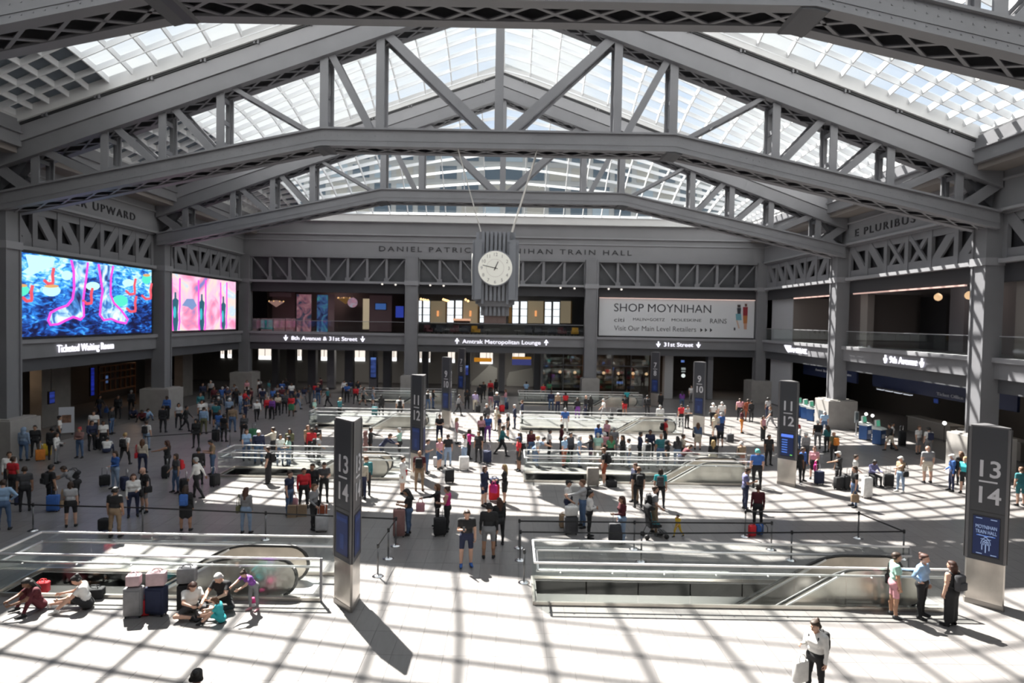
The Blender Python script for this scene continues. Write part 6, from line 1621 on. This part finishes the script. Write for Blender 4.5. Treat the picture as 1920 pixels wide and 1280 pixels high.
crowd('B', [(520, 945, 165, 'rl kp Bshort', 'stand', 30, 1), (582, 912, 172, 'kl kp Bshort', 'weight', 350, 1), (672, 908, 172, 'ds kp Bshort', 'phone', 20, 0), (952, 885, 170, 'cl np gshort', 'stand', 195, 0), (985, 868, 174, 'tl kp bshort', 'stand', 210, 0, 'TT'),
  (250, 785, 172, 'ks kd Bshort', 'dress', 275, 0, 'Bk'), (1265, 858, 166, 'wl wk Bbun', 'skirt', 80, 0, 'Hr'), (1388, 812, 184, 'ms Tp bbald', 'stand', 180, 1, 'Bk', 'B'), (1450, 728, 174, 'gs jp Bshort', 'phone1', 80, 0), (1540, 718, 164, 'ps js ybun', 'weight', 60, 0),
  (1600, 690, 172, 'ks Jp Bshort', 'stand', 200, 1), (1722, 690, 170, 'wl Jp Blong', 'fstand', 300, 1), (1762, 655, 166, 'fl kp Bbob', 'point', 100, 2),
  (1538, 543, 180, 'ks np Bshort', 'cross', 5, 0), (1668, 570, 162, 'pl wp ylong', 'fstand', 90, 0), (1450, 363, 174, 'ws jp Bshort', 'stand', 180, 1, 'Bk'), (1492, 358, 168, 'kl jp Blong', 'fstand', 100, 0), (1685, 398, 168, 'gl kp klong', 'walk', 90, 1), (1745, 356, 174, 'kl kp kshort', 'phone', 10, 2),
  (970, 340, 166, 'gs ks Blong', 'walk', 95, 0), (1040, 338, 166, 'Gs Js bshort', 'stand', 120, 0), (1100, 398, 168, 'kl kp klong', 'fstand', 180, 1, 'Ct'), (1240, 412, 174, 'ws kp kshort', 'stand', 190, 1, 'Bk'), (600, 425, 174, 'is kp gshort', 'weight', 85, 0, 'Bd'), (792, 420, 170, 'tl kp yshort', 'phone1', 75, 0, 'F'),
  (915, 568, 172, 'bl kp kshort', 'stand', 175, 1), (985, 668, 164, 'sl sd bhood', 'dress', 100, 1), (1022, 648, 176, 'kl kp kshort', 'point', 95, 2), (1162, 688, 176, 'nl np Bshort', 'bend', 80, 0), (1235, 643, 178, 'is kp gshort', 'point', 275, 0),
  (550, 625, 166, 'Ts kp bbob', 'stand', 60, 0), (580, 645, 172, 'rl kp Bshort', 'stand', 170, 2), (614, 620, 174, 'ks kp kshort', 'stand', 200, 2), (632, 683, 170, 'Gs kp Bshort', 'weight', 110, 1, 'Bk'), (288, 640, 172, 'cl kp Bshort', 'point', 265, 1), (343, 693, 164, 'ws jp Bbob', 'fstand', 30, 1), (412, 650, 174, 'Ol kp klong', 'fstand', 0, 2), (402, 706, 162, 'is jp kbob', 'fstand', 300, 1),
  (90, 655, 168, 'ls jp bbob', 'fstand', 40, 0), (180, 662, 178, 'nl jp wcap', 'stand', 20, 1), (45, 380, 172, 'Jl jp kshort', 'stand', 90, 1), (92, 288, 166, 'ps wp bbob', 'fstand', 20, 0), (205, 328, 176, 'wl wd Bbob', 'dress', 180, 1), (250, 410, 168, 'rl kp gshort', 'stand', 30, 0), (280, 418, 165, 'vl kp Bshort', 'stand', 340, 1), (325, 393, 168, 'cs kp kbun', 'cross', 0, 2), (375, 378, 172, 'dl kp kshort', 'stand', 10, 2), (425, 398, 168, 'rl ek kbun', 'skirt', 0, 3), (480, 360, 166, 'ns Jp Bshort', 'walk', 100, 1)])
crowd('A', [(100, 858, 176, 'rs kp Bshort', 'stand', 170, 1), (70, 822, 174, 'wl kp Bshort', 'stand', 40, 1), (25, 1030, 182, 'll jp Bshort', 'akimbo', 200, 0), (185, 932, 176, 'ds kp Bshort', 'stand', 210, 1, 'Tn'), (180, 640, 176, 'Jl jp Bhood', 'stand', 180, 1), (262, 625, 172, 'kl kp kshort', 'stand', 20, 1, 'Cy'), (392, 640, 172, 'kl kp kshort', 'weight', 200, 2, 'Co'), (447, 553, 178, 'ws dp kshort', 'stand', 120, 1), (595, 640, 166, 'sl jp rbun', 'cross', 350, 1), (425, 680, 160, 'wl gp Bbob', 'fstand', 100, 1),
  (702, 518, 174, 'ws kp kshort', 'stand', 20, 1), (775, 590, 168, 'ws kp kbob', 'stand', 30, 2), (838, 488, 176, 'kl jp kshort', 'stand', 90, 1), (690, 590, 170, 'nl kp Bshort', 'weight', 60, 1, 'Ck'), (940, 680, 172, 'ws kp yshort', 'walk', 180, 0, 'Bk'), (1070, 728, 168, 'cl np blong', 'fstand', 190, 0, 'Hr'), (1252, 738, 170, 'kn kp ulong', 'point', 275, 1, 'Ck'), (1318, 838, 172, 'ds jp Bbob', 'weight', 320, 1, 'Br Ck'), (1468, 865, 178, 'wl kp gshort', 'pull', 270, 1, ''), (1582, 733, 176, 'Ts jp kshort', 'phone', 300, 1), (1490, 790, 172, 'kl kp kshort', 'stand', 200, 1),
  (862, 818, 170, 'bl Jp Blong', 'fstand', 330, 0, 'Cn'), (385, 918, 178, 'ks kp kshort', 'stand', 150, 1, 'Bk'), (490, 930, 172, 'gs kp Bshort', 'bend', 280, 1, 'Bk'), (530, 1045, 166, 'Gs ks Bbob', 'fstand', 200, 0, 'HT'), (865, 1086, 176, 'ks Tp kshort', 'stand', 178, 1), (1000, 988, 166, 'wl np ulong', 'fstand', 30, 0, 'Hk'), (1072, 938, 180, 'ks gs bbald', 'phone1', 320, 0, 'Hk'), (1395, 1072, 166, 'kl kk Blong', 'skirt', 185, 1, 'Bb'),
  (1225, 478, 178, 'kl kp kshort', 'stand', 180, 1), (1335, 338, 172, 'cl gp gshort', 'stand', 20, 0), (1340, 460, 170, 'Gs kp kbob', 'fstand', 30, 1), (1400, 480, 174, 'kl kp kshort', 'walk', 100, 1), (1530, 488, 178, 'll Op Bshort', 'stand', 180, 0), (1470, 578, 170, 'kl kd khood', 'stand', 0, 1), (1512, 438, 170, 'ws kp Bbob', 'stand', 40, 1), (1592, 436, 172, 'gs kp kshort', 'stand', 200, 1), (1642, 520, 168, 'bs jp Bbob', 'fstand', 180, 0), (1682, 540, 172, 'ks kp kshort', 'stand', 160, 2, 'Ck'), (1745, 478, 178, 'Tl jp Bshort', 'stand', 185, 0), (1580, 290, 172, 'Gs kp gshort', 'stand', 0, 0), (1520, 310, 172, 'nl kp Bshort', 'stand', 30, 1), (1720, 420, 178, 'Jl kp wcap', 'stand', 190, 1),
  (1100, 590, 170, 'ws Jp Bshort', 'stand', 180, 0, 'Bk'), (985, 362, 178, 'dl kp gcap', 'stand', 200, 0), (885, 400, 174, 'kl kp kshort', 'stand', 0, 2), (750, 400, 172, 'kl np kshort', 'walk', 80, 1, 'Tb'), (1830, 540, 168, 'dl kp Bbob', 'fstand', 0, 1, 'Ce'), (1000, 490, 168, 'nl kp Bshort', 'sit', 30, 1), (1110, 500, 168, 'll jp Bbob', 'sit', 60, 0), (1065, 510, 166, 'ml kp kshort', 'sit', 10, 2), (805, 715, 160, 'ws np kshort', 'sit', 200, 1)])
crowd('C', [(45, 372, 174, 'Vl cp Bshort', 'walk', 185, 1, 'Pk'), (80, 320, 174, 'kl kp kshort', 'stand', 180, 1), (108, 300, 172, 'kl kp Bshort', 'stand', 30, 1), (160, 290, 170, 'rl kp Bshort', 'weight', 0, 1), (200, 282, 172, 'kl kp kshort', 'stand', 320, 2), (162, 352, 168, 'kl ps Bbob', 'fstand', 180, 0), (206, 378, 172, 'dl np wcap', 'stand', 20, 0, 'Cr'), (272, 358, 168, 'pl Jp bbob', 'fstand', 270, 0, 'Cn'), (428, 298, 174, 'ls kp kshort', 'stand', 180, 2), (555, 315, 166, 'rs kp Bshort', 'stand', 20, 1), (600, 298, 168, 'es kp Bshort', 'stand', 0, 2),
  (615, 368, 172, 'nl jp kshort', 'stand', 180, 1), (665, 384, 172, 'Ts np wcap', 'stand', 20, 1), (722, 380, 170, 'rs kp kbob', 'stand', 200, 2), (812, 420, 168, 'kl vp Bbob', 'fstand', 190, 1, 'Hk'), (875, 402, 178, 'kl np ybald', 'stand', 60, 0), (908, 405, 168, 'kl kp klong', 'fstand', 200, 1, 'Ck'), (720, 480, 176, 'bs wp gshort', 'stand', 180, 0), (1006, 428, 174, 'ws gp gshort', 'walk', 270, 0, 'Pk'), (1166, 398, 172, 'ks rs kshort', 'stand', 200, 1, 'Bk'), (1182, 355, 166, 'qs kp Bbun', 'fstand', 180, 0), (1336, 400, 176, 'kl kp kshort', 'stand', 180, 1, 'Bk'), (1436, 378, 174, 'kl kp Bshort', 'stand', 200, 1), (1432, 488, 176, 'wl cp gshort', 'stand', 180, 0),
  (1596, 370, 168, 'vl jp klong', 'fstand', 180, 1), (1666, 328, 172, 'ws gp Bbob', 'stand', 10, 0), (1590, 468, 172, 'rs kp Bshort', 'stand', 200, 0), (1640, 478, 172, 'Gs kp kshort', 'phone', 30, 1), (130, 465, 176, 'dl kp gshort', 'stand', 330, 0), (205, 484, 174, 'cs cp gshort', 'stand', 300, 0), (340, 470, 176, 'nl np gshort', 'stand', 270, 0), (396, 438, 176, 'nl kp bshort', 'stand', 270, 0), (92, 558, 168, 'ps kp Bbob', 'fstand', 30, 1), (140, 556, 174, 'bs vp gshort', 'stand', 20, 0), (226, 545, 172, 'ns cp ycap', 'stand', 280, 0), (290, 533, 166, 'ks ks wbob', 'weight', 270, 0), (70, 668, 172, 'ks kp Bshort', 'stand', 330, 1, 'Cn'),
  (256, 630, 178, 'tl kp Bshort', 'walk', 90, 1, 'Hk'), (378, 680, 168, 'kl kp klong', 'fstand', 270, 1), (370, 718, 178, 'rs ks ncap', 'stand', 280, 2, 'Bk'), (466, 658, 166, 'ml jp klong', 'fstand', 20, 1), (515, 705, 168, 'Gs jp yshort', 'stand', 90, 0), (550, 725, 168, 'Js jp kshort', 'bend', 90, 1), (605, 655, 172, 'ws kp kbun', 'stand', 90, 2), (696, 618, 178, 'ml kp kshort', 'stand', 90, 2), (718, 702, 170, 'ls up gshort', 'stand', 60, 0, 'Ce'), (762, 678, 174, 'dl kp kshort', 'stand', 40, 1), (830, 705, 168, 'Js jp gbob', 'fstand', 80, 0), (910, 695, 168, 'kl np klong', 'point', 270, 1),
  (970, 614, 168, 'bl kp kbob', 'fstand', 30, 2), (1032, 585, 176, 'ps kp ushort', 'weight', 300, 0), (965, 690, 172, 'is cp gcap', 'stand', 180, 0), (1015, 684, 172, 'ps kp wshort', 'stand', 200, 0), (1062, 700, 166, 'es kp blong', 'fstand', 190, 0), (1086, 640, 174, 'gs gp gshort', 'stand', 180, 0), (1150, 700, 168, 'kl kp Blong', 'fstand', 280, 1), (1196, 725, 160, 'ws jp kshort', 'stand', 270, 2), (1286, 676, 174, 'nl kp kshort', 'stand', 90, 1), (1358, 658, 178, 'nl kp kshort', 'stand', 350, 2), (1332, 722, 166, 'wl gp kshort', 'stand', 190, 1, 'Bk'), (1440, 690, 182, 'ts jp Bbald', 'akimbo', 180, 1, 'W'), (1488, 736, 162, 'ks kp yhood', 'stand', 60, 1), (1562, 708, 168, 'dl Jp klong', 'fstand', 190, 1), (1606, 704, 172, 'cs kp Bshort', 'point', 90, 1), (1476, 575, 178, 'rs kp ncap', 'stand', 90, 0, 'Bk'),
  (1716, 606, 168, 'jl ck blong', 'skirt', 170, 0, 'Hk'), (1648, 800, 168, 'ml np Bshort', 'bend', 90, 1), (1010, 782, 180, 'ks ps Obald' if False else 'ks us bcap', 'stand', 250, 0, 'Bk', 'w'), (264, 918, 168, 'kl kk ylong', 'skirt', 265, 0), (118, 928, 168, 'nl ns ubob', 'fstand', 60, 0, 'Tf'), (745, 1035, 170, 'ws np kcap', 'weight', 70, 0, 'Hk'), (850, 1030, 182, 'Gl jp bshort', 'point', 275, 0, 'Bk'), (910, 1112, 172, 'wl kp kshort', 'cross', 80, 1), (1145, 1155, 166, 'ml Jp ulong', 'fstand', 280, 1), (1270, 935, 172, 'ks kp bshort', 'stand', 185, 0, 'Bk'), (1245, 908, 172, 'nl Tp ushort', 'stand', 300, 0), (1437, 950, 166, 'qs kp Bbob', 'stand', 165, 0, 'Bd'), (1395, 1078, 178, 'gs Tp Bshort', 'weight', 90, 0, 'Bk'), (1830, 468 - 10, 176, 'ws kp wcap', 'stand', 190, 0, 'Hk'), (1895, 450, 178, 'ws gp gshort', 'stand', 180, 0), (1850, 543, 168, 'cs cs ybob', 'fstand', 340, 0), (1892, 538, 176, 'bs np gcap', 'stand', 200, 0)])
crowd('E', [(190, 598, 172, 'ns ks gshort', 'bend', 180, 0, 'Ck'), (150, 735, 174, 'kl cp ylong', 'fstand', 170, 0), (360, 768, 174, 'Ts up gshort', 'stand', 200, 0, 'Hk'), (482, 775, 186, 'bs kp tshort', 'stand', 180, 0, 'W'), (405, 943, 178, 'zs np Bshort', 'phone1', 80, 1), (488, 1072, 168, 'ml kp Bshort', 'stand', 175, 1), (528, 555, 166, 'pn kd Blong', 'dress', 30, 0), (578, 488, 168, 'ks gp bshort', 'walk', 270, 0), (570, 695, 172, 'ks kp kshort', 'stand', 10, 2), (560, 420, 174, 'Gs np kcurly', 'stand', 200, 2), (368, 505, 172, 'ms op kshort', 'weight', 60, 2, 'Hn'), (350, 425, 176, 'ps kp Bshort', 'stand', 180, 0), (410, 430, 174, 'ul up Bshort', 'stand', 180, 1), (435, 440, 174, 'kl kp kshort', 'stand', 200, 1), (845, 680, 176, 'gl dp gshort', 'stand', 200, 0), (790, 620, 164, 'wl jp rlong', 'fstand', 270, 0), (935, 590, 178, 'ks gp wcap', 'stand', 180, 1), (1005, 625, 168, 'tl kp Blong', 'fstand', 200, 0), (1055, 675, 176, 'Os kp kbald', 'stand', 190, 1, 'Bo'), (788, 800, 176, 'ks kp kshort', 'stand', 350, 2, '', 'd'), (825, 790, 172, 'bl kp Bshort', 'stand', 30, 1), (910, 785, 166, 'ps kk ubun', 'skirt', 330, 0, 'Tf'), (1090, 820, 172, 'ks kp wcap', 'point', 270, 1, 'Ck'), (1222, 845, 170, 'ws kp Bshort', 'weight', 60, 0), (1210, 930, 178, 'ks jp Bshort', 'stand', 260, 0, 'TT'), (985, 520, 172, 'ls jp gshort', 'stand', 180, 0)])
crowd('D', [(855, 928, 168, 'zl kp kshort', 'seat', 20, 3), (1030, 905, 170, 'Ts Jp wcap', 'point', 285, 0, 'Hk', 'w'), (1210, 835, 186, 'gs cs Bbald', 'stand', 180, 0, 'W'), (1372, 890, 178, 'bl np wcap', 'weight', 250, 0, 'Bk'), (1430, 872, 168, 'kl kp blong', 'fstand', 180, 0), (1458, 908, 174, 'qs ks yshort', 'stand', 300, 0), (955, 690, 174, 'kl cs Bshort', 'walk', 270, 1), (1152, 703, 174, 'ws gs bshort', 'stand', 20, 0), (1215, 712, 176, 'ws gp kcap', 'stand', 180, 0, 'Bn'), (1402, 728, 174, 'jl np kshort', 'stand', 180, 1), (1832, 975, 172, 'ts ts bshort', 'stand', 180, 0), (975, 680, 170, 'ws kp kshort', 'stand', 60, 1)])
crowd('G', [(1187, 268, 85, 'ys yp kshort', 'walk', 300, 1)])
# seated group and girl by the front left enclosure
crowd('H', [(400, 447, 168, 'ms mp klong', 'sit', 320, 2), (585, 440, 172, 'ws ks kbun', 'sitleg', 290, 0, '', 'w'), (1448, 520, 166, 'ws ds ulong', 'cross_leg', 40, 0), (1515, 476, 176, 'ks kp gshort', 'cross_leg', 345, 0), (1548, 592, 125, 'qs qs bbob', 'sitleg', 280, 0), (1662, 428, 128, 'vs gp Bbun', 'bend', 330, 0, '', 'p'), (1048, 540, 120, 'ts jp Bbob', 'sit', 40, 0), (1390, 1176, 176, 'Vs jp kbun', 'stand', 190, 0)])
for r, (xx, yy) in zip(PEOPLE[-8:-1], ((-11.4, 17.7), (-10.25, 17.85), (-7.38, 17.55), (-6.72, 18.1), (-6.4, 17.15), (-5.85, 17.85), (-8.75, 17.9))):
    r['x'], r['y'] = xx, yy; r['o'].location = (xx, yy, 0)
# a few more travellers in the shaded far corner
rq = random.Random(21)
for k in range(56):
    X, Y = (rq.uniform(-24.5, -9.8), rq.uniform(57.5, 68)) if k < 30 else (rq.uniform(-24.8, -14.5), rq.uniform(47, 59))
    if any(abs(r['x'] - X) < .55 and abs(r['y'] - Y) < .7 for r in PEOPLE): continue
    if 61.8 < Y < 65 and X > -13.8: continue
    hcm = rq.choice([164, 168, 172, 176]); z = hcm / 100 * 1.0
    d = (np.array([X, Y, z * .998]) - CAM) @ RM.T
    person(CX + F_PX * d[0] / d[2], CY - F_PX * d[1] / d[2], hcm, rq.choice('kkndgwbtrm'), rq.choice('ssl'), rq.choice('kkkndjg'), rq.choice('pppps'), rq.choice(['kshort', 'Bshort', 'klong', 'Bbob', 'kshort', 'gcap']), rq.choice(['stand', 'weight', 'fstand', 'phone', 'walk']), rq.choice([0, 30, 180, 200, 90, 270]), rq.choice([0, 1, 1, 2, 3]))

# labels: clothes first, then the nearest landmark, then a neighbour
def near_land(x, y):
    return min(LAND, key=lambda l: (l[1] - x) ** 2 + (l[2] - y) ** 2)[0]
POSEW = {'walk': 'walking', 'pull': 'striding', 'phone': 'looking down at both hands', 'phone1': 'one hand raised', 'akimbo': 'hand on hip', 'cross': 'arms folded', 'point': 'arm stretched out', 'bend': 'bending forward', 'sit': 'sitting on floor', 'sitleg': 'sitting on floor, legs out', 'cross_leg': 'sitting cross-legged', 'seat': 'seated', 'weight': 'one arm bent'}
used = {}
for r in PEOPLE:
    who = r['who'].replace('person', r['hair'] + 'person', 1); opts = []
    it = ' with ' + r['items'][0][1] if r['items'] else ''
    pw = ', ' + POSEW[r['pose']] if r['pose'] in POSEW else ''
    ld = ' near ' + near_land(r['x'], r['y'])
    nb = sorted((q for q in PEOPLE if q is not r), key=lambda q: (q['x'] - r['x']) ** 2 + (q['y'] - r['y']) ** 2)[0]
    nbw = ' beside ' + nb['who'].replace('person in ', 'person in ').split(' and ')[0]
    opts = [r['who'] + it + ld, who + it + ld, r['who'] + pw + ld, who + pw + ld, who + it + pw, r['who'] + nbw, who + nbw]
    lab = next((o for o in opts if len(o.split()) <= 16 and o not in used), None) or next((o for o in opts if o not in used), opts[-1])
    lab = ' '.join(lab.split()[:16]); used[lab] = 1
    tag(r['o'], lab, 'person', 'travellers in the hall')
    for e, nm, how in r['items']:
        w = r['who'].replace('person in a ', 'person in ').replace('person in ', 'person in ')
        l2 = '%s %s%s' % (nm, how, w); k = l2 + near_land(r['x'], r['y'])
        if l2 in used: l2 = '%s %s%s near %s' % (nm, how, w.split(' and ')[0], near_land(r['x'], r['y']))
        l2 = ' '.join(l2.split()[:16]); used[l2] = 1; e['label'] = l2

# ---- luggage and other things on the floor, placed by their foot point
def fp(z, x, y): q = zpx(z, x, y); return on_floor(*q)
def case(z, x, y, c, label, rz=0, **k): p = fp(z, x, y); suitcase(p[0], p[1], rz, c, label, **k)
case('F', 1230, 398, 'k', 'black suitcase before the two women near the gap', .2, h=.66)
case('F', 985, 404, 's', 'mauve suitcase beside the woman in jeans looking down', .2, h=1.0, handle=False, w=.42)
case('F', 522, 372, 'G', 'pale blue-grey suitcase behind the front pylon', .1, h=.62)
case('G', 545, 388, 'd', 'dark suitcase loaded with white bags on ticketing-side queue line', .1, h=.66, w=.5, handle=False)
case('G', 815, 440, 'd', 'large charcoal suitcase before the person in maroon', 0, h=.72, w=.52)
case('H', 945, 812, 'g', 'grey suitcase on the sunlit floor before first screens-side enclosure', .15, h=.78, w=.46)
case('H', 1105, 800, 'n', 'navy suitcase on the sunlit floor before first screens-side enclosure', -.1, h=.76, w=.52)
case('H', 1320, 775, 'k', 'black suitcase with grey bag on top before first screens-side enclosure', .1, h=.74, w=.46)
case('C', 185, 1195, 'r', 'bright red suitcase between two women on the sunny floor', .1, h=.72, w=.46)
case('C', 925, 1085, 'x', 'taupe hard-shell suitcase before second ticketing-side enclosure', .1, h=.9, w=.56, handle=False)
case('A', 1612, 1085, 'k', 'black suitcase pulled by the man in white shirt', 1.2, h=.56, tilt=.0)
case('A', 400, 1275, 'b', 'blue suitcase beside the man in black with backpack', .2, h=.66)
case('A', 735 + 50, 1085, 'k', 'black suitcase behind the woman in blue', .6, h=.5)
case('A', 790, 1420, 'k', 'black cabin case behind first screens-side enclosure rail', .1, h=.45, handle=False)
case('D', 482, 1095, 'n', 'blue suitcase beside the person in peach', .2, h=.66)
case('D', 612, 1128, 'k', 'black suitcase by the white-capped person carrying things', .3, h=.6)
case('D', 800, 1185, 'w', 'tall white suitcase in the sunny lattice', .1, h=.95, w=.42)
case('D', 945, 1112, 'k', 'black suitcase behind the tall white one', -.2, h=.66)
case('D', 1035, 840, 'k', 'tall black suitcase before the ticket counter', 0, h=1.0)
case('C', 1125, 560, 'k', 'black suitcase in the shade beyond third ticketing-side enclosure', .2, h=.6)
case('E', 275, 755, 'd', 'charcoal cabin case on the sunny floor beside kneeling traveller', .1, h=.56)
case('B', 1720, 965, 'w', 'white hard suitcase in the luggage heap', .2, h=.72, w=.5, handle=False)
case('B', 1610, 1060, 'k', 'black trolley case at the foot of the luggage heap', .2, h=.66)
case('B', 1520, 935, 'G', 'pale shopping case with blue mark in the crowd', .1, h=.5, handle=False)
rs_ = next(r for r in PEOPLE if r['pose'] == 'seat'); suitcase(rs_['x'], rs_['y'] + .12, 0, 'd', 'low charcoal case used as a seat by the person in purple', h=.44, w=.5, d=.34, handle=False)
def soft(z, x, y, zb, c, label, w=.4, h=.26, d=.24, name='travel_bag', drop=.08):
    p = fp(z, x, y); tote((p[0], p[1], zb), .2, c, label, w, h, d, name, drop)
soft('C', 185, 1195, .76, 'n', 'navy bag lying on the bright red suitcase', .40, .24, .26)
soft('G', 545, 388, .70, 'w', 'bundle of white bags on the dark suitcase', .46, .34, .26)
soft('H', 1320, 775, .78, 'g', 'grey bag lying on the black suitcase', .46, .40, .30)
soft('H', 1105, 800, .80, 'R', 'pink patterned bag on the navy suitcase', .46, .34, .30)
soft('H', 945, 812, .82, 'R', 'faded pink bag on the grey suitcase', .34, .28, .26)
soft('C', 1065, 1090, 0, 'k', 'black bag on the floor beside man in red shorts', .5, .3, .3)
soft('H', 665, 680, 0, 'k', 'black bag behind the seated woman in white', .5, .28, .3)
soft('H', 300, 640, 0, 'r', 'red and black bag beside the seated woman in brown', .34, .30, .24)
soft('H', 1025, 800, 0, 'r', 'red shoulder bag between the two suitcases', .24, .42, .2)
soft('G', 1632, 398, 0, 'r', 'red bag with pink side standing by the queue line', .26, .40, .2)
soft('G', 500, 345, 0, 'T', 'tan carton bag beside the loaded suitcase', .3, .5, .26)
p = fp('G', 1685, 398); backpack((p[0], p[1], .24), .3, 0, 'b', 'blue backpack standing on the floor by the queue line', .9)
p = fp('F', 345, 285); paper_bag(p[0], p[1], .1, 'brown paper shopping bag, wider of the pair behind front pylon', 'T', .46)
p = fp('F', 405, 280); paper_bag(p[0], p[1], .2, 'brown paper shopping bag, narrower of the pair behind front pylon', 'T', .44)
p = fp('F', 505, 300); paper_bag(p[0], p[1] + .5, .1, 'brown paper shopping bag held near the grey sweater', 'u', .42)
p = fp('I', 355, 1195 + 30)
r0 = next(r for r in PEOPLE if abs(r['y'] - 15) < 2.2 and r['x'] > 5)
tote((r0['x'] - .36, r0['y'] - .12, .42), .4, 'w', 'large white carrier bag held by the woman in white shirt', .34, .46, .16, 'carrier_bag', .14)
# pink toy on the floor
p = fp('H', 1790, 735); e = empty('toy', (p[0], p[1], 0), .3, label='small pink and white toy on the floor beside the girl', cat='toy')
MB().lathe((0, 0, .08), [(.03, 0), (.09, .03), (.11, .08), (.08, .14), (.02, .16)], 12).build('head', mat('toy_pink', (.75, .05, .25), .5), e, smooth=True, world=False)
MB().lathe((0, -.06, 0), [(.05, 0), (.07, .03), (.06, .08), (.02, .1)], 10).build('body', WHITE, e, smooth=True, world=False)
# stroller
p = fp('G', 1045, 408); e = empty('stroller', (p[0], p[1], 0), math.radians(100), label='black folding stroller with teal lining behind queue belt', cat='stroller')
MB().prism([(-.2, .42), (.25, .40), (.32, .95), (.24, .98), (.16, .52), (-.2, .50)], 'x', -.2, .2).build('seat', cloth('k'), e, world=False)
MB().prism([(-.14, .51), (.15, .53), (.24, .96), (.20, .97), (.12, .58), (-.14, .55)], 'x', -.16, .16).build('lining', cloth('t'), e, world=False)
MB().prism([(.05, 1.12), (.2, 1.22), (.36, 1.12), (.34, .92), (.28, .95), (.26, 1.05), (.1, 1.06)], 'x', -.22, .22).build('canopy', cloth('k'), e, world=False)
for s in (-1, 1):
    MB().sweep([(s * .23, .48, 1.05), (s * .23, .3, .85), (s * .23, -.1, .4), (s * .23, -.38, .1)], .014, 6).build('side_frame', BLACK, e, world=False)
    MB().sweep([(s * .23, .1, .62), (s * .23, .36, .1)], .014, 6).build('rear_leg', BLACK, e, world=False)
    for yy in (-.38, .36): MB().tube((s * .20, yy, .09), (s * .25, yy, .09), .09, 14).build('wheel', RUBBER, e, smooth=True, world=False)
MB().sweep([(-.23, .48, 1.05), (-.23, .52, 1.07), (.23, .52, 1.07), (.23, .48, 1.05)], .016, 6).build('push_bar', RUBBER, e, world=False)
MB().box(-.18, .18, -.42, -.2, .2, .23).build('footrest', BLACK, e, world=False)
print('people', len(PEOPLE), 'dup labels', len(PEOPLE) - len(set(r['o']['label'] for r in PEOPLE)))
